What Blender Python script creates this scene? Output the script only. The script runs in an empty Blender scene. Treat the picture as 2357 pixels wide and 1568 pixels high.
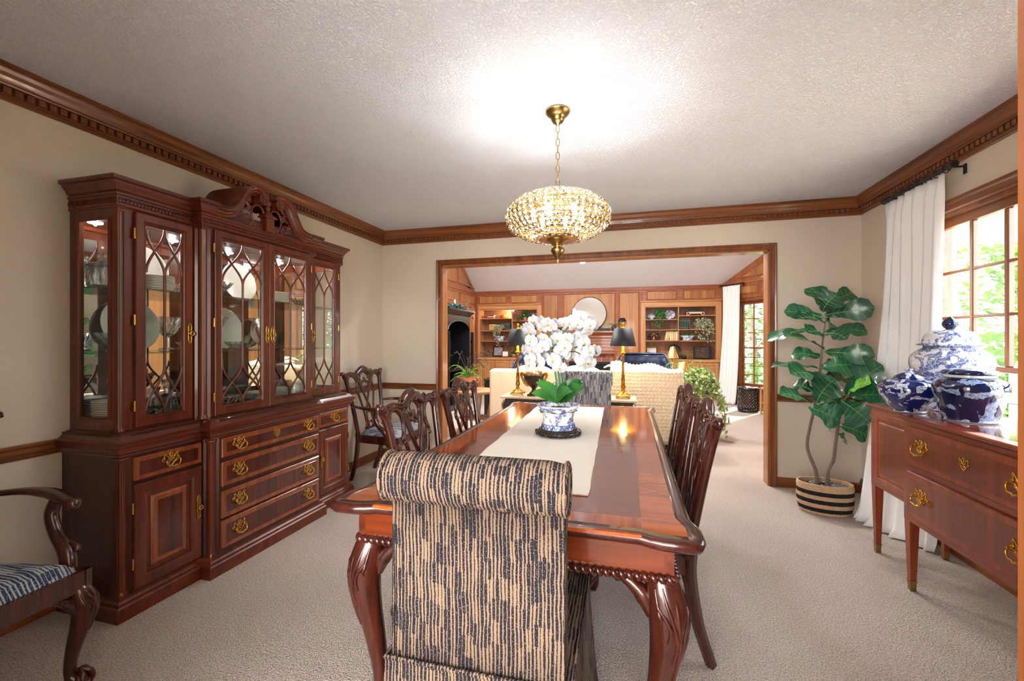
import bpy, bmesh, math, random
from math import sin, cos, pi, radians, sqrt, atan2, tan
from mathutils import Vector, Matrix

random.seed(7)
sc = bpy.context.scene
col = sc.collection

# ------------------------------------------------------------------ camera
CAM_F, CAM_YAW, CAM_H, CAM_CY = 997.42, radians(15.095), 1.2664, 782.8
cd = bpy.data.cameras.new('camera')
cam = bpy.data.objects.new('camera', cd); col.objects.link(cam)
cd.sensor_width = 36.0
cd.lens = CAM_F / 2357 * 36
cd.shift_y = -(784 - CAM_CY) / 2357
cd.clip_start = 0.05
cam.location = (0, 0, CAM_H)
cam.rotation_euler = (radians(90), 0, CAM_YAW)
sc.camera = cam

# ------------------------------------------------------------------ world, sun, exposure
w = bpy.data.worlds.new('world'); sc.world = w; w.use_nodes = True
bg = w.node_tree.nodes['Background']
bg.inputs[0].default_value = (0.86, 0.92, 1.0, 1)
bg.inputs[1].default_value = 2.2
sun = bpy.data.lights.new('sun', 'SUN'); sun.energy = 2.4; sun.angle = radians(3); sun.color = (1, .96, .88)
so = bpy.data.objects.new('sun', sun); col.objects.link(so)
so.rotation_euler = (radians(-38), radians(32), 0)

def area(name, loc, rot, sx, sy, power, color=(1, 1, 1), portal=False, spread=None):
    l = bpy.data.lights.new(name, 'AREA'); l.shape = 'RECTANGLE'; l.size = sx; l.size_y = sy
    l.energy = power; l.color = color
    if portal: l.cycles.is_portal = True
    if spread: l.spread = spread
    o = bpy.data.objects.new(name, l); col.objects.link(o)
    o.location = loc; o.rotation_euler = rot
    return o
area('window_portal', (1.93, 2.5, 1.3), (0, radians(90), 0), 1.6, 1.75, 1, portal=True)
area('kitchen_fill_light', (-.6, -2.4, 1.5), (radians(90), 0, 0), 3.6, 2.0, 62, (1, .98, .95))  # added fill lamp behind the camera, standing for no known window or fixture
area('window_portal', (2.4, 8.9, 1.3), (0, radians(90), CAM_YAW*0+radians(-37.8)), 1.7, .75, 1, portal=True)
def point(name, loc, power, color=(1, .85, .65), r=.03):
    l = bpy.data.lights.new(name, 'POINT'); l.energy = power; l.color = color; l.shadow_soft_size = r
    o = bpy.data.objects.new(name, l); col.objects.link(o); o.location = loc
    return o

# unseen round area lamps added under the vaulted ceiling to brighten the living room
for i,(x,y,z) in enumerate(((-2.4,6.6,3.72),(-.8,6.6,3.72),(.8,6.6,3.72),(-1.8,5.6,3.12),(.4,5.6,3.12))):
    o=area('living_fill_light',(x,y,z),(0,0,0),.3,.3,10.5,(1,.99,.97)); o.data.shape='DISK'

vs = sc.view_settings
vs.view_transform = 'Standard'; vs.look = 'None'; vs.gamma = 1.0; vs.exposure = 2.8
vs.use_curve_mapping = False
sc.display_settings.display_device = 'sRGB'
cy = sc.cycles
cy.caustics_reflective = False; cy.caustics_refractive = False
cy.sample_clamp_indirect = 5.0
cy.max_bounces = 8; cy.diffuse_bounces = 4; cy.glossy_bounces = 4; cy.transmission_bounces = 6; cy.transparent_max_bounces = 20
cy.use_adaptive_sampling = True; cy.adaptive_threshold = .03
cy.use_denoising = True

# ------------------------------------------------------------------ helpers
def at(px, py, x=None, y=None, z=None):
    """photo pixel -> world point on the given plane"""
    a = (px - 1178.5) / CAM_F; b = -(py - CAM_CY) / CAM_F
    r = Vector((a * cos(CAM_YAW) - sin(CAM_YAW), a * sin(CAM_YAW) + cos(CAM_YAW), b))
    s = x / r.x if x is not None else (y / r.y if y is not None else (z - CAM_H) / r.z)
    p = r * s; p.z += CAM_H
    return p

class MB:
    def __init__(s): s.v = []; s.f = []; s.mi = []; s.sm = []; s.M = None; s.cur = 0; s.smooth = False
    def add(s, vs, fs, smooth=None, mi=None):
        o = len(s.v)
        if s.M is not None: vs = [s.M @ Vector(p) for p in vs]
        s.v.extend([tuple(p) for p in vs])
        sm = s.smooth if smooth is None else smooth
        m = s.cur if mi is None else mi
        for q in fs:
            s.f.append([i + o for i in q]); s.sm.append(sm); s.mi.append(m)
        return s
    def box(s, x0, x1, y0, y1, z0, z1, c=0, mi=None):
        if x0 > x1: x0, x1 = x1, x0
        if y0 > y1: y0, y1 = y1, y0
        if z0 > z1: z0, z1 = z1, z0
        c = min(c, (x1-x0)*.45, (y1-y0)*.45, (z1-z0)*.45)
        if c <= 0:
            v = [(x0,y0,z0),(x1,y0,z0),(x1,y1,z0),(x0,y1,z0),(x0,y0,z1),(x1,y0,z1),(x1,y1,z1),(x0,y1,z1)]
            return s.add(v, [(0,3,2,1),(4,5,6,7),(0,1,5,4),(1,2,6,5),(2,3,7,6),(3,0,4,7)], False, mi)
        X=(x0,x1);Y=(y0,y1);Z=(z0,z1); v=[]; idx={}
        for i in (0,1):
            for j in (0,1):
                for k in (0,1):
                    sx=(c if i==0 else -c); sy=(c if j==0 else -c); sz=(c if k==0 else -c)
                    idx[i,j,k]=len(v)
                    v += [(X[i],Y[j]+sy,Z[k]+sz),(X[i]+sx,Y[j],Z[k]+sz),(X[i]+sx,Y[j]+sy,Z[k])]
        f=[]
        n=lambda a,b,c_,d,o: f.append([idx[a]+o,idx[b]+o,idx[c_]+o,idx[d]+o])
        n((0,0,0),(0,0,1),(0,1,1),(0,1,0),0); n((1,0,0),(1,1,0),(1,1,1),(1,0,1),0)
        n((0,0,0),(1,0,0),(1,0,1),(0,0,1),1); n((0,1,0),(0,1,1),(1,1,1),(1,1,0),1)
        n((0,0,0),(0,1,0),(1,1,0),(1,0,0),2); n((0,0,1),(1,0,1),(1,1,1),(0,1,1),2)
        for i in (0,1):
            for j in (0,1):
                a=idx[i,j,0]; b=idx[i,j,1]; f.append([a,a+1,b+1,b])
        for i in (0,1):
            for k in (0,1):
                a=idx[i,0,k]; b=idx[i,1,k]; f.append([a,a+2,b+2,b])
        for j in (0,1):
            for k in (0,1):
                a=idx[0,j,k]; b=idx[1,j,k]; f.append([a+1,a+2,b+2,b+1])
        for q in idx.values(): f.append([q,q+1,q+2])
        return s.add(v, f, False, mi)
    def rings(s, rings, closed_u=True, cap=True, loop=False, smooth=True, mi=None):
        n=len(rings[0]); v=[p for r in rings for p in r]; f=[]
        m=len(rings)
        for i in range(m if loop else m-1):
            a=i*n; b=((i+1)%m)*n
            for j in range(n if closed_u else n-1):
                k=(j+1)%n
                f.append((a+j,a+k,b+k,b+j))
        s.add(v,f,smooth,mi)
        if cap and closed_u and not loop:
            s.add(rings[0],[list(range(n))[::-1]],False,mi); s.add(rings[-1],[list(range(n))],False,mi)
        return s
    def tube(s, pts, r, n=8, cap=True, loop=False, flat=None, up=None, mi=None):
        """round (or, with flat=(a,b), elliptical) tube along pts; r scalar or list"""
        pts=[Vector(p) for p in pts]; m=len(pts)
        rr=r if isinstance(r,(list,tuple)) else [r]*m
        if len(rr)!=m:
            q=[]
            for i in range(m):
                t=i/(m-1)*(len(rr)-1); k=min(int(t),len(rr)-2); q.append(rr[k]+(rr[k+1]-rr[k])*(t-k))
            rr=q
        rings=[]; N=None
        for i in range(m):
            if loop: d=pts[(i+1)%m]-pts[i-1]
            else: d=pts[min(i+1,m-1)]-pts[max(i-1,0)]
            if d.length<1e-9: d=Vector((0,0,1))
            d.normalize()
            if up is not None: N=Vector(up)
            elif N is None: N=Vector((0,0,1)) if abs(d.z)<.9 else Vector((1,0,0))
            N=(N-d*N.dot(d))
            if N.length<1e-6: N=d.orthogonal()
            N.normalize(); B=d.cross(N)
            fa,fb=flat or (1,1)
            rings.append([pts[i]+N*(cos(2*pi*k/n)*rr[i]*fa)+B*(sin(2*pi*k/n)*rr[i]*fb) for k in range(n)])
        return s.rings(rings,True,cap,loop,True,mi)
    def lathe(s, prof, n=24, c=(0,0,0), mod=None, cap=True, mi=None, smooth=True):
        rings=[]
        for i,(r,z) in enumerate(prof):
            rings.append([Vector((c[0]+cos(2*pi*k/n)*r*(mod(2*pi*k/n,i) if mod else 1),
                                  c[1]+sin(2*pi*k/n)*r*(mod(2*pi*k/n,i) if mod else 1), c[2]+z)) for k in range(n)])
        return s.rings(rings,True,cap,False,smooth,mi)
    def prism(s, poly, mp, h0, h1, mi=None, smooth=False):
        """2-D polygon extruded; mp(a,b,h)->3-D"""
        n=len(poly); v=[mp(a,b,h0) for a,b in poly]+[mp(a,b,h1) for a,b in poly]
        f=[list(range(n))[::-1],list(range(n,2*n))]
        s.add(v,f,False,mi)
        return s.add(v,[(i,(i+1)%n,n+(i+1)%n,n+i) for i in range(n)],smooth,mi)
    def sweep(s, prof, path, mp, closed=False, mi=None, smooth=False, cap=True, closed_prof=True):
        """moulding: profile (offset to the right of travel, height) along a 2-D path with mitres"""
        n=len(path); rings=[]
        for i in range(n):
            p=Vector(path[i])
            a=Vector(path[i-1]) if (i>0 or closed) else None
            b=Vector(path[(i+1)%n]) if (i<n-1 or closed) else None
            d1=(p-a).normalized() if a is not None else None
            d2=(b-p).normalized() if b is not None else None
            if d1 is None: d1=d2
            if d2 is None: d2=d1
            n1=Vector((d1.y,-d1.x)); n2=Vector((d2.y,-d2.x))
            mm=(n1+n2); mm=mm/max(1e-6,mm.dot(n1)) if mm.length>1e-6 else n1
            rings.append([Vector(mp(p.x+mm.x*o,p.y+mm.y*o,h)) for o,h in prof])
        return s.rings(rings,closed_prof,cap,closed,smooth,mi)
    def grid(s, fn, nu, nv, wrap_u=False, smooth=True, mi=None):
        v=[fn(i/(nu if wrap_u else nu-1) , j/(nv-1)) for j in range(nv) for i in range(nu)]
        f=[]
        for j in range(nv-1):
            for i in range(nu if wrap_u else nu-1):
                k=(i+1)%nu
                f.append((j*nu+i,j*nu+k,(j+1)*nu+k,(j+1)*nu+i))
        return s.add(v,f,smooth,mi)
    def sphere(s, c, r, nu=12, nv=8, sc_=(1,1,1), mi=None):
        return s.lathe([(max(1e-4,sin(pi*j/nv))*r*sc_[0], -cos(pi*j/nv)*r*sc_[2]) for j in range(nv+1)], nu, c, cap=False, mi=mi)
    def build(s, name, mats, parent=None, uv=None, shade=None):
        me=bpy.data.meshes.new(name)
        me.from_pydata(s.v,[],s.f)
        if not isinstance(mats,(list,tuple)): mats=[mats]
        for m in mats: me.materials.append(m)
        me.polygons.foreach_set('use_smooth', s.sm if shade is None else [shade]*len(s.f))
        if len(mats)>1: me.polygons.foreach_set('material_index', s.mi)
        if uv:
            L=me.uv_layers.new(name='UVMap'); me.update()
            for p in me.polygons:
                nx,ny,nz=(abs(q) for q in p.normal)
                for li in p.loop_indices:
                    c=me.vertices[me.loops[li].vertex_index].co
                    if uv=='roll':
                        L.data[li].uv=(c.y,c.z) if nx>.75 else ((c.x,c.z) if ny>nz else (c.x,c.y))
                    elif uv=='front':
                        L.data[li].uv=(c.x,c.z)
        me.validate(); me.update()
        o=bpy.data.objects.new(name,me); col.objects.link(o)
        if parent is not None: o.parent=parent
        return o

def empty(name, loc=(0,0,0), rz=0):
    o=bpy.data.objects.new(name,None); col.objects.link(o); o.location=loc; o.rotation_euler=(0,0,rz)
    o.empty_display_size=.1
    return o
def tag(o, label=None, cat=None, group=None, kind=None):
    if label: o['label']=label
    if cat: o['category']=cat
    if group: o['group']=group
    if kind: o['kind']=kind
    return o
def thing(name, label, cat, loc=(0,0,0), rz=0, group=None):
    return tag(empty(name,loc,rz),label,cat,group)
def copy_tree(o, parent=None):
    c=o.copy(); col.objects.link(c); c.parent=parent
    for ch in o.children: copy_tree(ch,c)
    return c
def inst(o, parent=None, M=None, name=None):
    c=o.copy(); col.objects.link(c); c.parent=parent
    if M is not None: c.matrix_local=M
    return c
XY=lambda a,b,h:(a,b,h)
XZ=lambda a,b,h:(a,h,b)      # a along x, b up, h along y
YZ=lambda a,b,h:(h,a,b)
def circ(r,n=12,cx=0,cy=0): return [(cx+r*cos(2*pi*i/n),cy+r*sin(2*pi*i/n)) for i in range(n)]
def bez(p,n=12):
    """Catmull-Rom through points"""
    p=[Vector(q) for q in p]; out=[]
    P=[p[0]*2-p[1]]+p+[p[-1]*2-p[-2]]
    for i in range(1,len(P)-2):
        for k in range(n):
            t=k/n; a,b,c,d=P[i-1],P[i],P[i+1],P[i+2]
            out.append(.5*((2*b)+(c-a)*t+(2*a-5*b+4*c-d)*t*t+(3*b-a-3*c+d)*t**3))
    out.append(p[-1]); return out

# ------------------------------------------------------------------ materials
def srgb(r,g,b):
    f=lambda c:(c/255/12.92) if c<=10.3 else ((c/255+.055)/1.055)**2.4
    return (f(r),f(g),f(b),1)
def newmat(name):
    m=bpy.data.materials.new(name); m.use_nodes=True
    nt=m.node_tree; b=nt.nodes['Principled BSDF']
    return m,nt,b
def nd(nt,t,**k):
    n=nt.nodes.new(t)
    for a,v in k.items(): setattr(n,a,v)
    return n
def plain(name,c,rough=.5,metal=0,coat=0,spec=None,bump=None,var=0,vscale=8,trans=0,sss=0,emit=None):
    m,nt,b=newmat(name)
    b.inputs['Base Color'].default_value=c; b.inputs['Roughness'].default_value=rough
    b.inputs['Metallic'].default_value=metal
    if coat: b.inputs['Coat Weight'].default_value=coat; b.inputs['Coat Roughness'].default_value=.05
    if spec is not None: b.inputs['Specular IOR Level'].default_value=spec
    if trans: b.inputs['Transmission Weight'].default_value=trans
    if sss:
        b.inputs['Subsurface Weight'].default_value=sss; b.inputs['Subsurface Radius'].default_value=(.02,.02,.02)
    if emit: b.inputs['Emission Color'].default_value=emit[0]; b.inputs['Emission Strength'].default_value=emit[1]
    tc=None
    if bump or var:
        tc=nd(nt,'ShaderNodeTexCoord')
    if var:
        n=nd(nt,'ShaderNodeTexNoise'); n.inputs['Scale'].default_value=vscale; n.inputs['Detail'].default_value=4
        nt.links.new(tc.outputs['Object'],n.inputs['Vector'])
        r=nd(nt,'ShaderNodeValToRGB'); e=r.color_ramp.elements
        e[0].position=.3; e[1].position=.72
        e[0].color=tuple(q*(1-var) for q in c[:3])+(1,); e[1].color=tuple(min(1,q*(1+var)) for q in c[:3])+(1,)
        nt.links.new(n.outputs['Fac'],r.inputs['Fac']); nt.links.new(r.outputs['Color'],b.inputs['Base Color'])
    if bump:
        sc_,st,dist=bump
        n=nd(nt,'ShaderNodeTexNoise'); n.inputs['Scale'].default_value=sc_; n.inputs['Detail'].default_value=3
        nt.links.new(tc.outputs['Object'],n.inputs['Vector'])
        q=nd(nt,'ShaderNodeBump'); q.inputs['Strength'].default_value=st; q.inputs['Distance'].default_value=dist
        nt.links.new(n.outputs['Fac'],q.inputs['Height']); nt.links.new(q.outputs['Normal'],b.inputs['Normal'])
    return m
def wood(name,dark,light,axis='z',scale=1.0,rough=.28,coat=.35,figure=.5,bump=.08,detail=9):
    """wood grain: noise stretched along one axis, with slow figure on top"""
    m,nt,b=newmat(name)
    tc=nd(nt,'ShaderNodeTexCoord'); mp=nd(nt,'ShaderNodeMapping')
    st={'x':(1.2,22,22),'y':(22,1.2,22),'z':(22,22,1.2)}[axis]
    mp.inputs['Scale'].default_value=tuple(q*scale for q in st)
    nt.links.new(tc.outputs['Object'],mp.inputs['Vector'])
    n=nd(nt,'ShaderNodeTexNoise'); n.inputs['Scale'].default_value=1.6; n.inputs['Detail'].default_value=detail
    n.inputs['Distortion'].default_value=.6; n.inputs['Roughness'].default_value=.62
    nt.links.new(mp.outputs[0],n.inputs['Vector'])
    n2=nd(nt,'ShaderNodeTexNoise'); n2.inputs['Scale'].default_value=.35*1.6; n2.inputs['Detail'].default_value=3
    n2.inputs['Distortion'].default_value=1.5
    nt.links.new(mp.outputs[0],n2.inputs['Vector'])
    mx=nd(nt,'ShaderNodeMix'); mx.data_type='FLOAT'; mx.inputs[0].default_value=figure
    nt.links.new(n.outputs['Fac'],mx.inputs[2]); nt.links.new(n2.outputs['Fac'],mx.inputs[3])
    r=nd(nt,'ShaderNodeValToRGB'); e=r.color_ramp.elements
    e[0].position=.33; e[1].position=.68; e[0].color=dark; e[1].color=light
    nt.links.new(mx.outputs[0],r.inputs['Fac']); nt.links.new(r.outputs['Color'],b.inputs['Base Color'])
    b.inputs['Roughness'].default_value=rough
    b.inputs['Coat Weight'].default_value=coat; b.inputs['Coat Roughness'].default_value=.06
    if bump:
        q=nd(nt,'ShaderNodeBump'); q.inputs['Strength'].default_value=bump; q.inputs['Distance'].default_value=.002
        nt.links.new(n.outputs['Fac'],q.inputs['Height']); nt.links.new(q.outputs['Normal'],b.inputs['Normal'])
    return m
def glassmat(name,tint=(1,1,1,1),refl=.12,rough=0.0):
    """thin clear glass: straight-through light with a Fresnel reflection"""
    m,nt,b=newmat(name); nt.nodes.remove(b)
    out=nt.nodes['Material Output']
    t=nd(nt,'ShaderNodeBsdfTransparent'); t.inputs[0].default_value=tint
    g=nd(nt,'ShaderNodeBsdfGlossy'); g.inputs['Roughness'].default_value=rough
    # Schlick reflectance, the same from either side of the sheet
    ge=nd(nt,'ShaderNodeNewGeometry'); dt=nd(nt,'ShaderNodeVectorMath',operation='DOT_PRODUCT')
    nt.links.new(ge.outputs['Incoming'],dt.inputs[0]); nt.links.new(ge.outputs['Normal'],dt.inputs[1])
    ab=nd(nt,'ShaderNodeMath',operation='ABSOLUTE'); nt.links.new(dt.outputs['Value'],ab.inputs[0])
    om=nd(nt,'ShaderNodeMath',operation='SUBTRACT'); om.inputs[0].default_value=1; nt.links.new(ab.outputs[0],om.inputs[1])
    pw_=nd(nt,'ShaderNodeMath',operation='POWER'); nt.links.new(om.outputs[0],pw_.inputs[0]); pw_.inputs[1].default_value=5
    mt=nd(nt,'ShaderNodeMath',operation='MULTIPLY_ADD'); mt.inputs[1].default_value=.9; mt.inputs[2].default_value=refl*.3
    mt.use_clamp=True
    nt.links.new(pw_.outputs[0],mt.inputs[0])
    mx=nd(nt,'ShaderNodeMixShader'); nt.links.new(mt.outputs[0],mx.inputs[0])
    nt.links.new(t.outputs[0],mx.inputs[1]); nt.links.new(g.outputs[0],mx.inputs[2]); nt.links.new(mx.outputs[0],out.inputs[0])
    return m
def crystalmat(name,refl=.3,tint=(1,1,1,1),mixg=.55):
    """cut crystal: part clear, part sharp reflection, more at glancing facets"""
    m,nt,b=newmat(name); nt.nodes.remove(b); out=nt.nodes['Material Output']
    t=nd(nt,'ShaderNodeBsdfTransparent'); t.inputs[0].default_value=tint
    g=nd(nt,'ShaderNodeBsdfGlossy'); g.inputs['Roughness'].default_value=.02
    gl=nd(nt,'ShaderNodeBsdfGlass'); gl.inputs['IOR'].default_value=1.55; gl.inputs['Roughness'].default_value=.0
    m1=nd(nt,'ShaderNodeMixShader'); m1.inputs[0].default_value=mixg
    nt.links.new(t.outputs[0],m1.inputs[1]); nt.links.new(gl.outputs[0],m1.inputs[2])
    lw=nd(nt,'ShaderNodeLayerWeight'); lw.inputs[0].default_value=refl
    mx=nd(nt,'ShaderNodeMixShader'); nt.links.new(lw.outputs['Fresnel'],mx.inputs[0])
    nt.links.new(m1.outputs[0],mx.inputs[1]); nt.links.new(g.outputs[0],mx.inputs[2]); nt.links.new(mx.outputs[0],out.inputs[0])
    return m
def stripes(name,pale,dark,su=95,sv=20,amt=.5,twill=True):
    """woven fabric of broken vertical dashes, from UV in metres"""
    m,nt,b=newmat(name)
    uv=nd(nt,'ShaderNodeUVMap'); sp=nd(nt,'ShaderNodeSeparateXYZ'); nt.links.new(uv.outputs[0],sp.inputs[0])
    def mth(op,a,b_=None,c=None):
        n=nd(nt,'ShaderNodeMath',operation=op)
        for i,q in enumerate((a,b_,c)):
            if q is None: continue
            if isinstance(q,(int,float)): n.inputs[i].default_value=q
            else: nt.links.new(q,n.inputs[i])
        return n.outputs[0]
    wob=nd(nt,'ShaderNodeTexNoise'); wob.inputs['Scale'].default_value=14; nt.links.new(uv.outputs[0],wob.inputs['Vector'])
    u=mth('ADD',mth('MULTIPLY',sp.outputs[0],su*1.15),mth('MULTIPLY',wob.outputs['Fac'],.9))
    ui=mth('FLOOR',u); uf=mth('FRACT',u)
    wb=nd(nt,'ShaderNodeTexWhiteNoise',noise_dimensions='1D'); nt.links.new(mth('FLOOR',mth('MULTIPLY',ui,.2)),wb.inputs['W'])
    w1=nd(nt,'ShaderNodeTexWhiteNoise',noise_dimensions='1D'); nt.links.new(ui,w1.inputs['W'])
    v=mth('ADD',mth('MULTIPLY',sp.outputs[1],sv),mth('ADD',mth('MULTIPLY',wb.outputs['Value'],3.0),mth('MULTIPLY',w1.outputs['Value'],.25)))
    vi=mth('FLOOR',v)
    cv=nd(nt,'ShaderNodeCombineXYZ'); nt.links.new(ui,cv.inputs[0]); nt.links.new(vi,cv.inputs[1])
    w2=nd(nt,'ShaderNodeTexWhiteNoise',noise_dimensions='2D'); nt.links.new(cv.outputs[0],w2.inputs['Vector'])
    # dash width per cell, some cells solid dark
    wid=mth('MULTIPLY_ADD',w2.outputs['Value'],.75,amt-.28)
    d=mth('ABSOLUTE',mth('SUBTRACT',uf,.5))
    edge=nd(nt,'ShaderNodeTexNoise'); edge.inputs['Scale'].default_value=420; nt.links.new(uv.outputs[0],edge.inputs['Vector'])
    dd=mth('ADD',d,mth('MULTIPLY',mth('SUBTRACT',edge.outputs['Fac'],.5),.35))
    brk=nd(nt,'ShaderNodeTexNoise'); brk.inputs['Scale'].default_value=260; brk.inputs['Detail'].default_value=2; nt.links.new(uv.outputs[0],brk.inputs['Vector'])
    mask=mth('MULTIPLY',mth('LESS_THAN',dd,mth('MULTIPLY',wid,.5)),mth('MULTIPLY_ADD',mth('GREATER_THAN',brk.outputs['Fac'],.40),.55,.45))
    # twill ribs in the pale yarn
    tw=mth('SINE',mth('MULTIPLY',mth('ADD',sp.outputs[0],mth('MULTIPLY',sp.outputs[1],.6)),1700))
    mx=nd(nt,'ShaderNodeMix',data_type='RGBA'); nt.links.new(mth('MULTIPLY_ADD',tw,.30,.32),mx.inputs[0])
    mx.inputs[6].default_value=pale; mx.inputs[7].default_value=tuple(q*.45 for q in pale[:3])+(1,)
    m2=nd(nt,'ShaderNodeMix',data_type='RGBA'); nt.links.new(mask,m2.inputs[0])
    nt.links.new(mx.outputs[2],m2.inputs[6]); m2.inputs[7].default_value=dark
    nt.links.new(m2.outputs[2],b.inputs['Base Color']); b.inputs['Roughness'].default_value=.9
    b.inputs['Specular IOR Level'].default_value=.15
    q=nd(nt,'ShaderNodeBump'); q.inputs['Strength'].default_value=.35; q.inputs['Distance'].default_value=.002
    nt.links.new(mth('ADD',mask,mth('MULTIPLY',tw,.25)),q.inputs['Height']); nt.links.new(q.outputs['Normal'],b.inputs['Normal'])
    return m
def porcelain(name,base,ink,scale=14,thr=.52,thr2=.6,band=None,style='floral'):
    """glazed ceramic with brushed blossoms and scrolls"""
    m,nt,b=newmat(name)
    tc=nd(nt,'ShaderNodeTexCoord')
    n=nd(nt,'ShaderNodeTexNoise'); n.inputs['Scale'].default_value=scale*.55; n.inputs['Detail'].default_value=2; n.inputs['Distortion'].default_value=1.6
    nt.links.new(tc.outputs['Object'],n.inputs['Vector'])
    v=nd(nt,'ShaderNodeTexVoronoi',feature='DISTANCE_TO_EDGE'); v.inputs['Scale'].default_value=scale*1.7
    ws=nd(nt,'ShaderNodeMix',data_type='RGBA'); ws.inputs[0].default_value=.06
    nt.links.new(tc.outputs['Object'],ws.inputs[6]); nt.links.new(n.outputs['Color'],ws.inputs[7])
    nt.links.new(ws.outputs[2],v.inputs['Vector'])
    wv=nd(nt,'ShaderNodeTexNoise'); wv.inputs['Scale'].default_value=scale*2.6; wv.inputs['Detail'].default_value=3; wv.inputs['Distortion'].default_value=3.5
    nt.links.new(tc.outputs['Object'],wv.inputs['Vector'])
    def mth(op,a,b_=None):
        q=nd(nt,'ShaderNodeMath',operation=op)
        for i,p in enumerate((a,b_)):
            if p is None: continue
            if isinstance(p,(int,float)): q.inputs[i].default_value=p
            else: nt.links.new(p,q.inputs[i])
        return q.outputs[0]
    clump=mth('GREATER_THAN',n.outputs['Fac'],thr)
    petals=mth('GREATER_THAN',v.outputs['Distance'],.10 if style=='floral' else .06)
    lines=mth('LESS_THAN',mth('ABSOLUTE',mth('SUBTRACT',wv.outputs['Fac'],.5)),.035 if style=='floral' else .05)
    dots=mth('GREATER_THAN',wv.outputs['Fac'],thr2)
    mask=mth('MAXIMUM',mth('MULTIPLY',clump,mth('MAXIMUM',mth('MULTIPLY',petals,.85),lines)),mth('MULTIPLY',dots,clump))
    sh=nd(nt,'ShaderNodeTexNoise'); sh.inputs['Scale'].default_value=scale*4; nt.links.new(tc.outputs['Object'],sh.inputs['Vector'])
    mask=mth('MULTIPLY',mask,mth('ADD',mth('MULTIPLY',sh.outputs['Fac'],.8),.5))
    q=nd(nt,'ShaderNodeMath',operation='MINIMUM'); nt.links.new(mask,q.inputs[0]); q.inputs[1].default_value=1
    mx=nd(nt,'ShaderNodeMix',data_type='RGBA'); nt.links.new(q.outputs[0],mx.inputs[0])
    mx.inputs[6].default_value=base; mx.inputs[7].default_value=ink
    nt.links.new(mx.outputs[2],b.inputs['Base Color'])
    b.inputs['Roughness'].default_value=.08; b.inputs['Coat Weight'].default_value=.6; b.inputs['Coat Roughness'].default_value=.03
    return m

MAT={}
MAT['wall']=plain('wall_paint',srgb(212,198,180),.75,bump=(420,.05,.001))
def wallpaper():
    m=plain('ceiling_popcorn',srgb(230,235,245),.9)
    nt=m.node_tree; b=nt.nodes['Principled BSDF']
    tc=nd(nt,'ShaderNodeTexCoord')
    n=nd(nt,'ShaderNodeTexNoise'); n.inputs['Scale'].default_value=95; n.inputs['Detail'].default_value=3; n.inputs['Roughness'].default_value=.6
    nt.links.new(tc.outputs['Object'],n.inputs['Vector'])
    r=nd(nt,'ShaderNodeValToRGB'); e=r.color_ramp.elements; e[0].position=.44; e[1].position=.62
    nt.links.new(n.outputs['Fac'],r.inputs['Fac'])
    q=nd(nt,'ShaderNodeBump'); q.inputs['Strength'].default_value=.8; q.inputs['Distance'].default_value=.008
    nt.links.new(r.outputs['Color'],q.inputs['Height']); nt.links.new(q.outputs['Normal'],b.inputs['Normal'])
    return m
MAT['ceiling']=wallpaper()
MAT['ceil_smooth']=plain('ceiling_smooth',srgb(232,238,246),.85)
def carpet():
    m,nt,b=newmat('carpet')
    tc=nd(nt,'ShaderNodeTexCoord')
    n=nd(nt,'ShaderNodeTexNoise'); n.inputs['Scale'].default_value=150; n.inputs['Detail'].default_value=4; n.inputs['Roughness'].default_value=.7
    n2=nd(nt,'ShaderNodeTexNoise'); n2.inputs['Scale'].default_value=2.3; n2.inputs['Detail'].default_value=3
    n3=nd(nt,'ShaderNodeTexVoronoi'); n3.inputs['Scale'].default_value=190
    for q in (n,n2,n3): nt.links.new(tc.outputs['Object'],q.inputs['Vector'])
    r=nd(nt,'ShaderNodeValToRGB'); e=r.color_ramp.elements; e[0].position=.36; e[1].position=.60
    e[0].color=srgb(152,134,120); e[1].color=srgb(232,217,206)
    nt.links.new(n.outputs['Fac'],r.inputs['Fac'])
    mx=nd(nt,'ShaderNodeMix',data_type='RGBA',blend_type='MULTIPLY'); mx.inputs[0].default_value=.35
    nt.links.new(r.outputs['Color'],mx.inputs[6]); 
    r2=nd(nt,'ShaderNodeValToRGB'); e=r2.color_ramp.elements; e[0].position=.3; e[1].position=.7
    e[0].color=(.78,.78,.78,1); e[1].color=(1,1,1,1); nt.links.new(n2.outputs['Fac'],r2.inputs['Fac'])
    nt.links.new(r2.outputs['Color'],mx.inputs[7]); nt.links.new(mx.outputs[2],b.inputs['Base Color'])
    b.inputs['Roughness'].default_value=1; b.inputs['Specular IOR Level'].default_value=.05
    b.inputs['Sheen Weight'].default_value=.2
    ad=nd(nt,'ShaderNodeMath',operation='SUBTRACT'); nt.links.new(n.outputs['Fac'],ad.inputs[0]); nt.links.new(n3.outputs['Distance'],ad.inputs[1])
    q=nd(nt,'ShaderNodeBump'); q.inputs['Strength'].default_value=.9; q.inputs['Distance'].default_value=.008
    nt.links.new(ad.outputs[0],q.inputs['Height']); nt.links.new(q.outputs['Normal'],b.inputs['Normal'])
    return m
MAT['carpet']=carpet()
OAKD,OAKL=srgb(84,42,18),srgb(152,88,42)
for a in 'xyz': MAT['oak_'+a]=wood('oak_trim_'+a,OAKD,OAKL,a,1.0,.3,.3)
MHD,MHL=srgb(54,19,9),srgb(122,50,22)
for a in 'xyz': MAT['mah_'+a]=wood('mahogany_'+a,MHD,MHL,a,1.0,.3,.22)
MAT['mah_dark']=wood('mahogany_dark',srgb(36,14,9),srgb(72,30,18),'z',1.0,.35,.15)
MAT['mah_field']=wood('mahogany_crotch',srgb(52,16,10),srgb(100,38,22),'z',.9,.2,.4)
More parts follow.
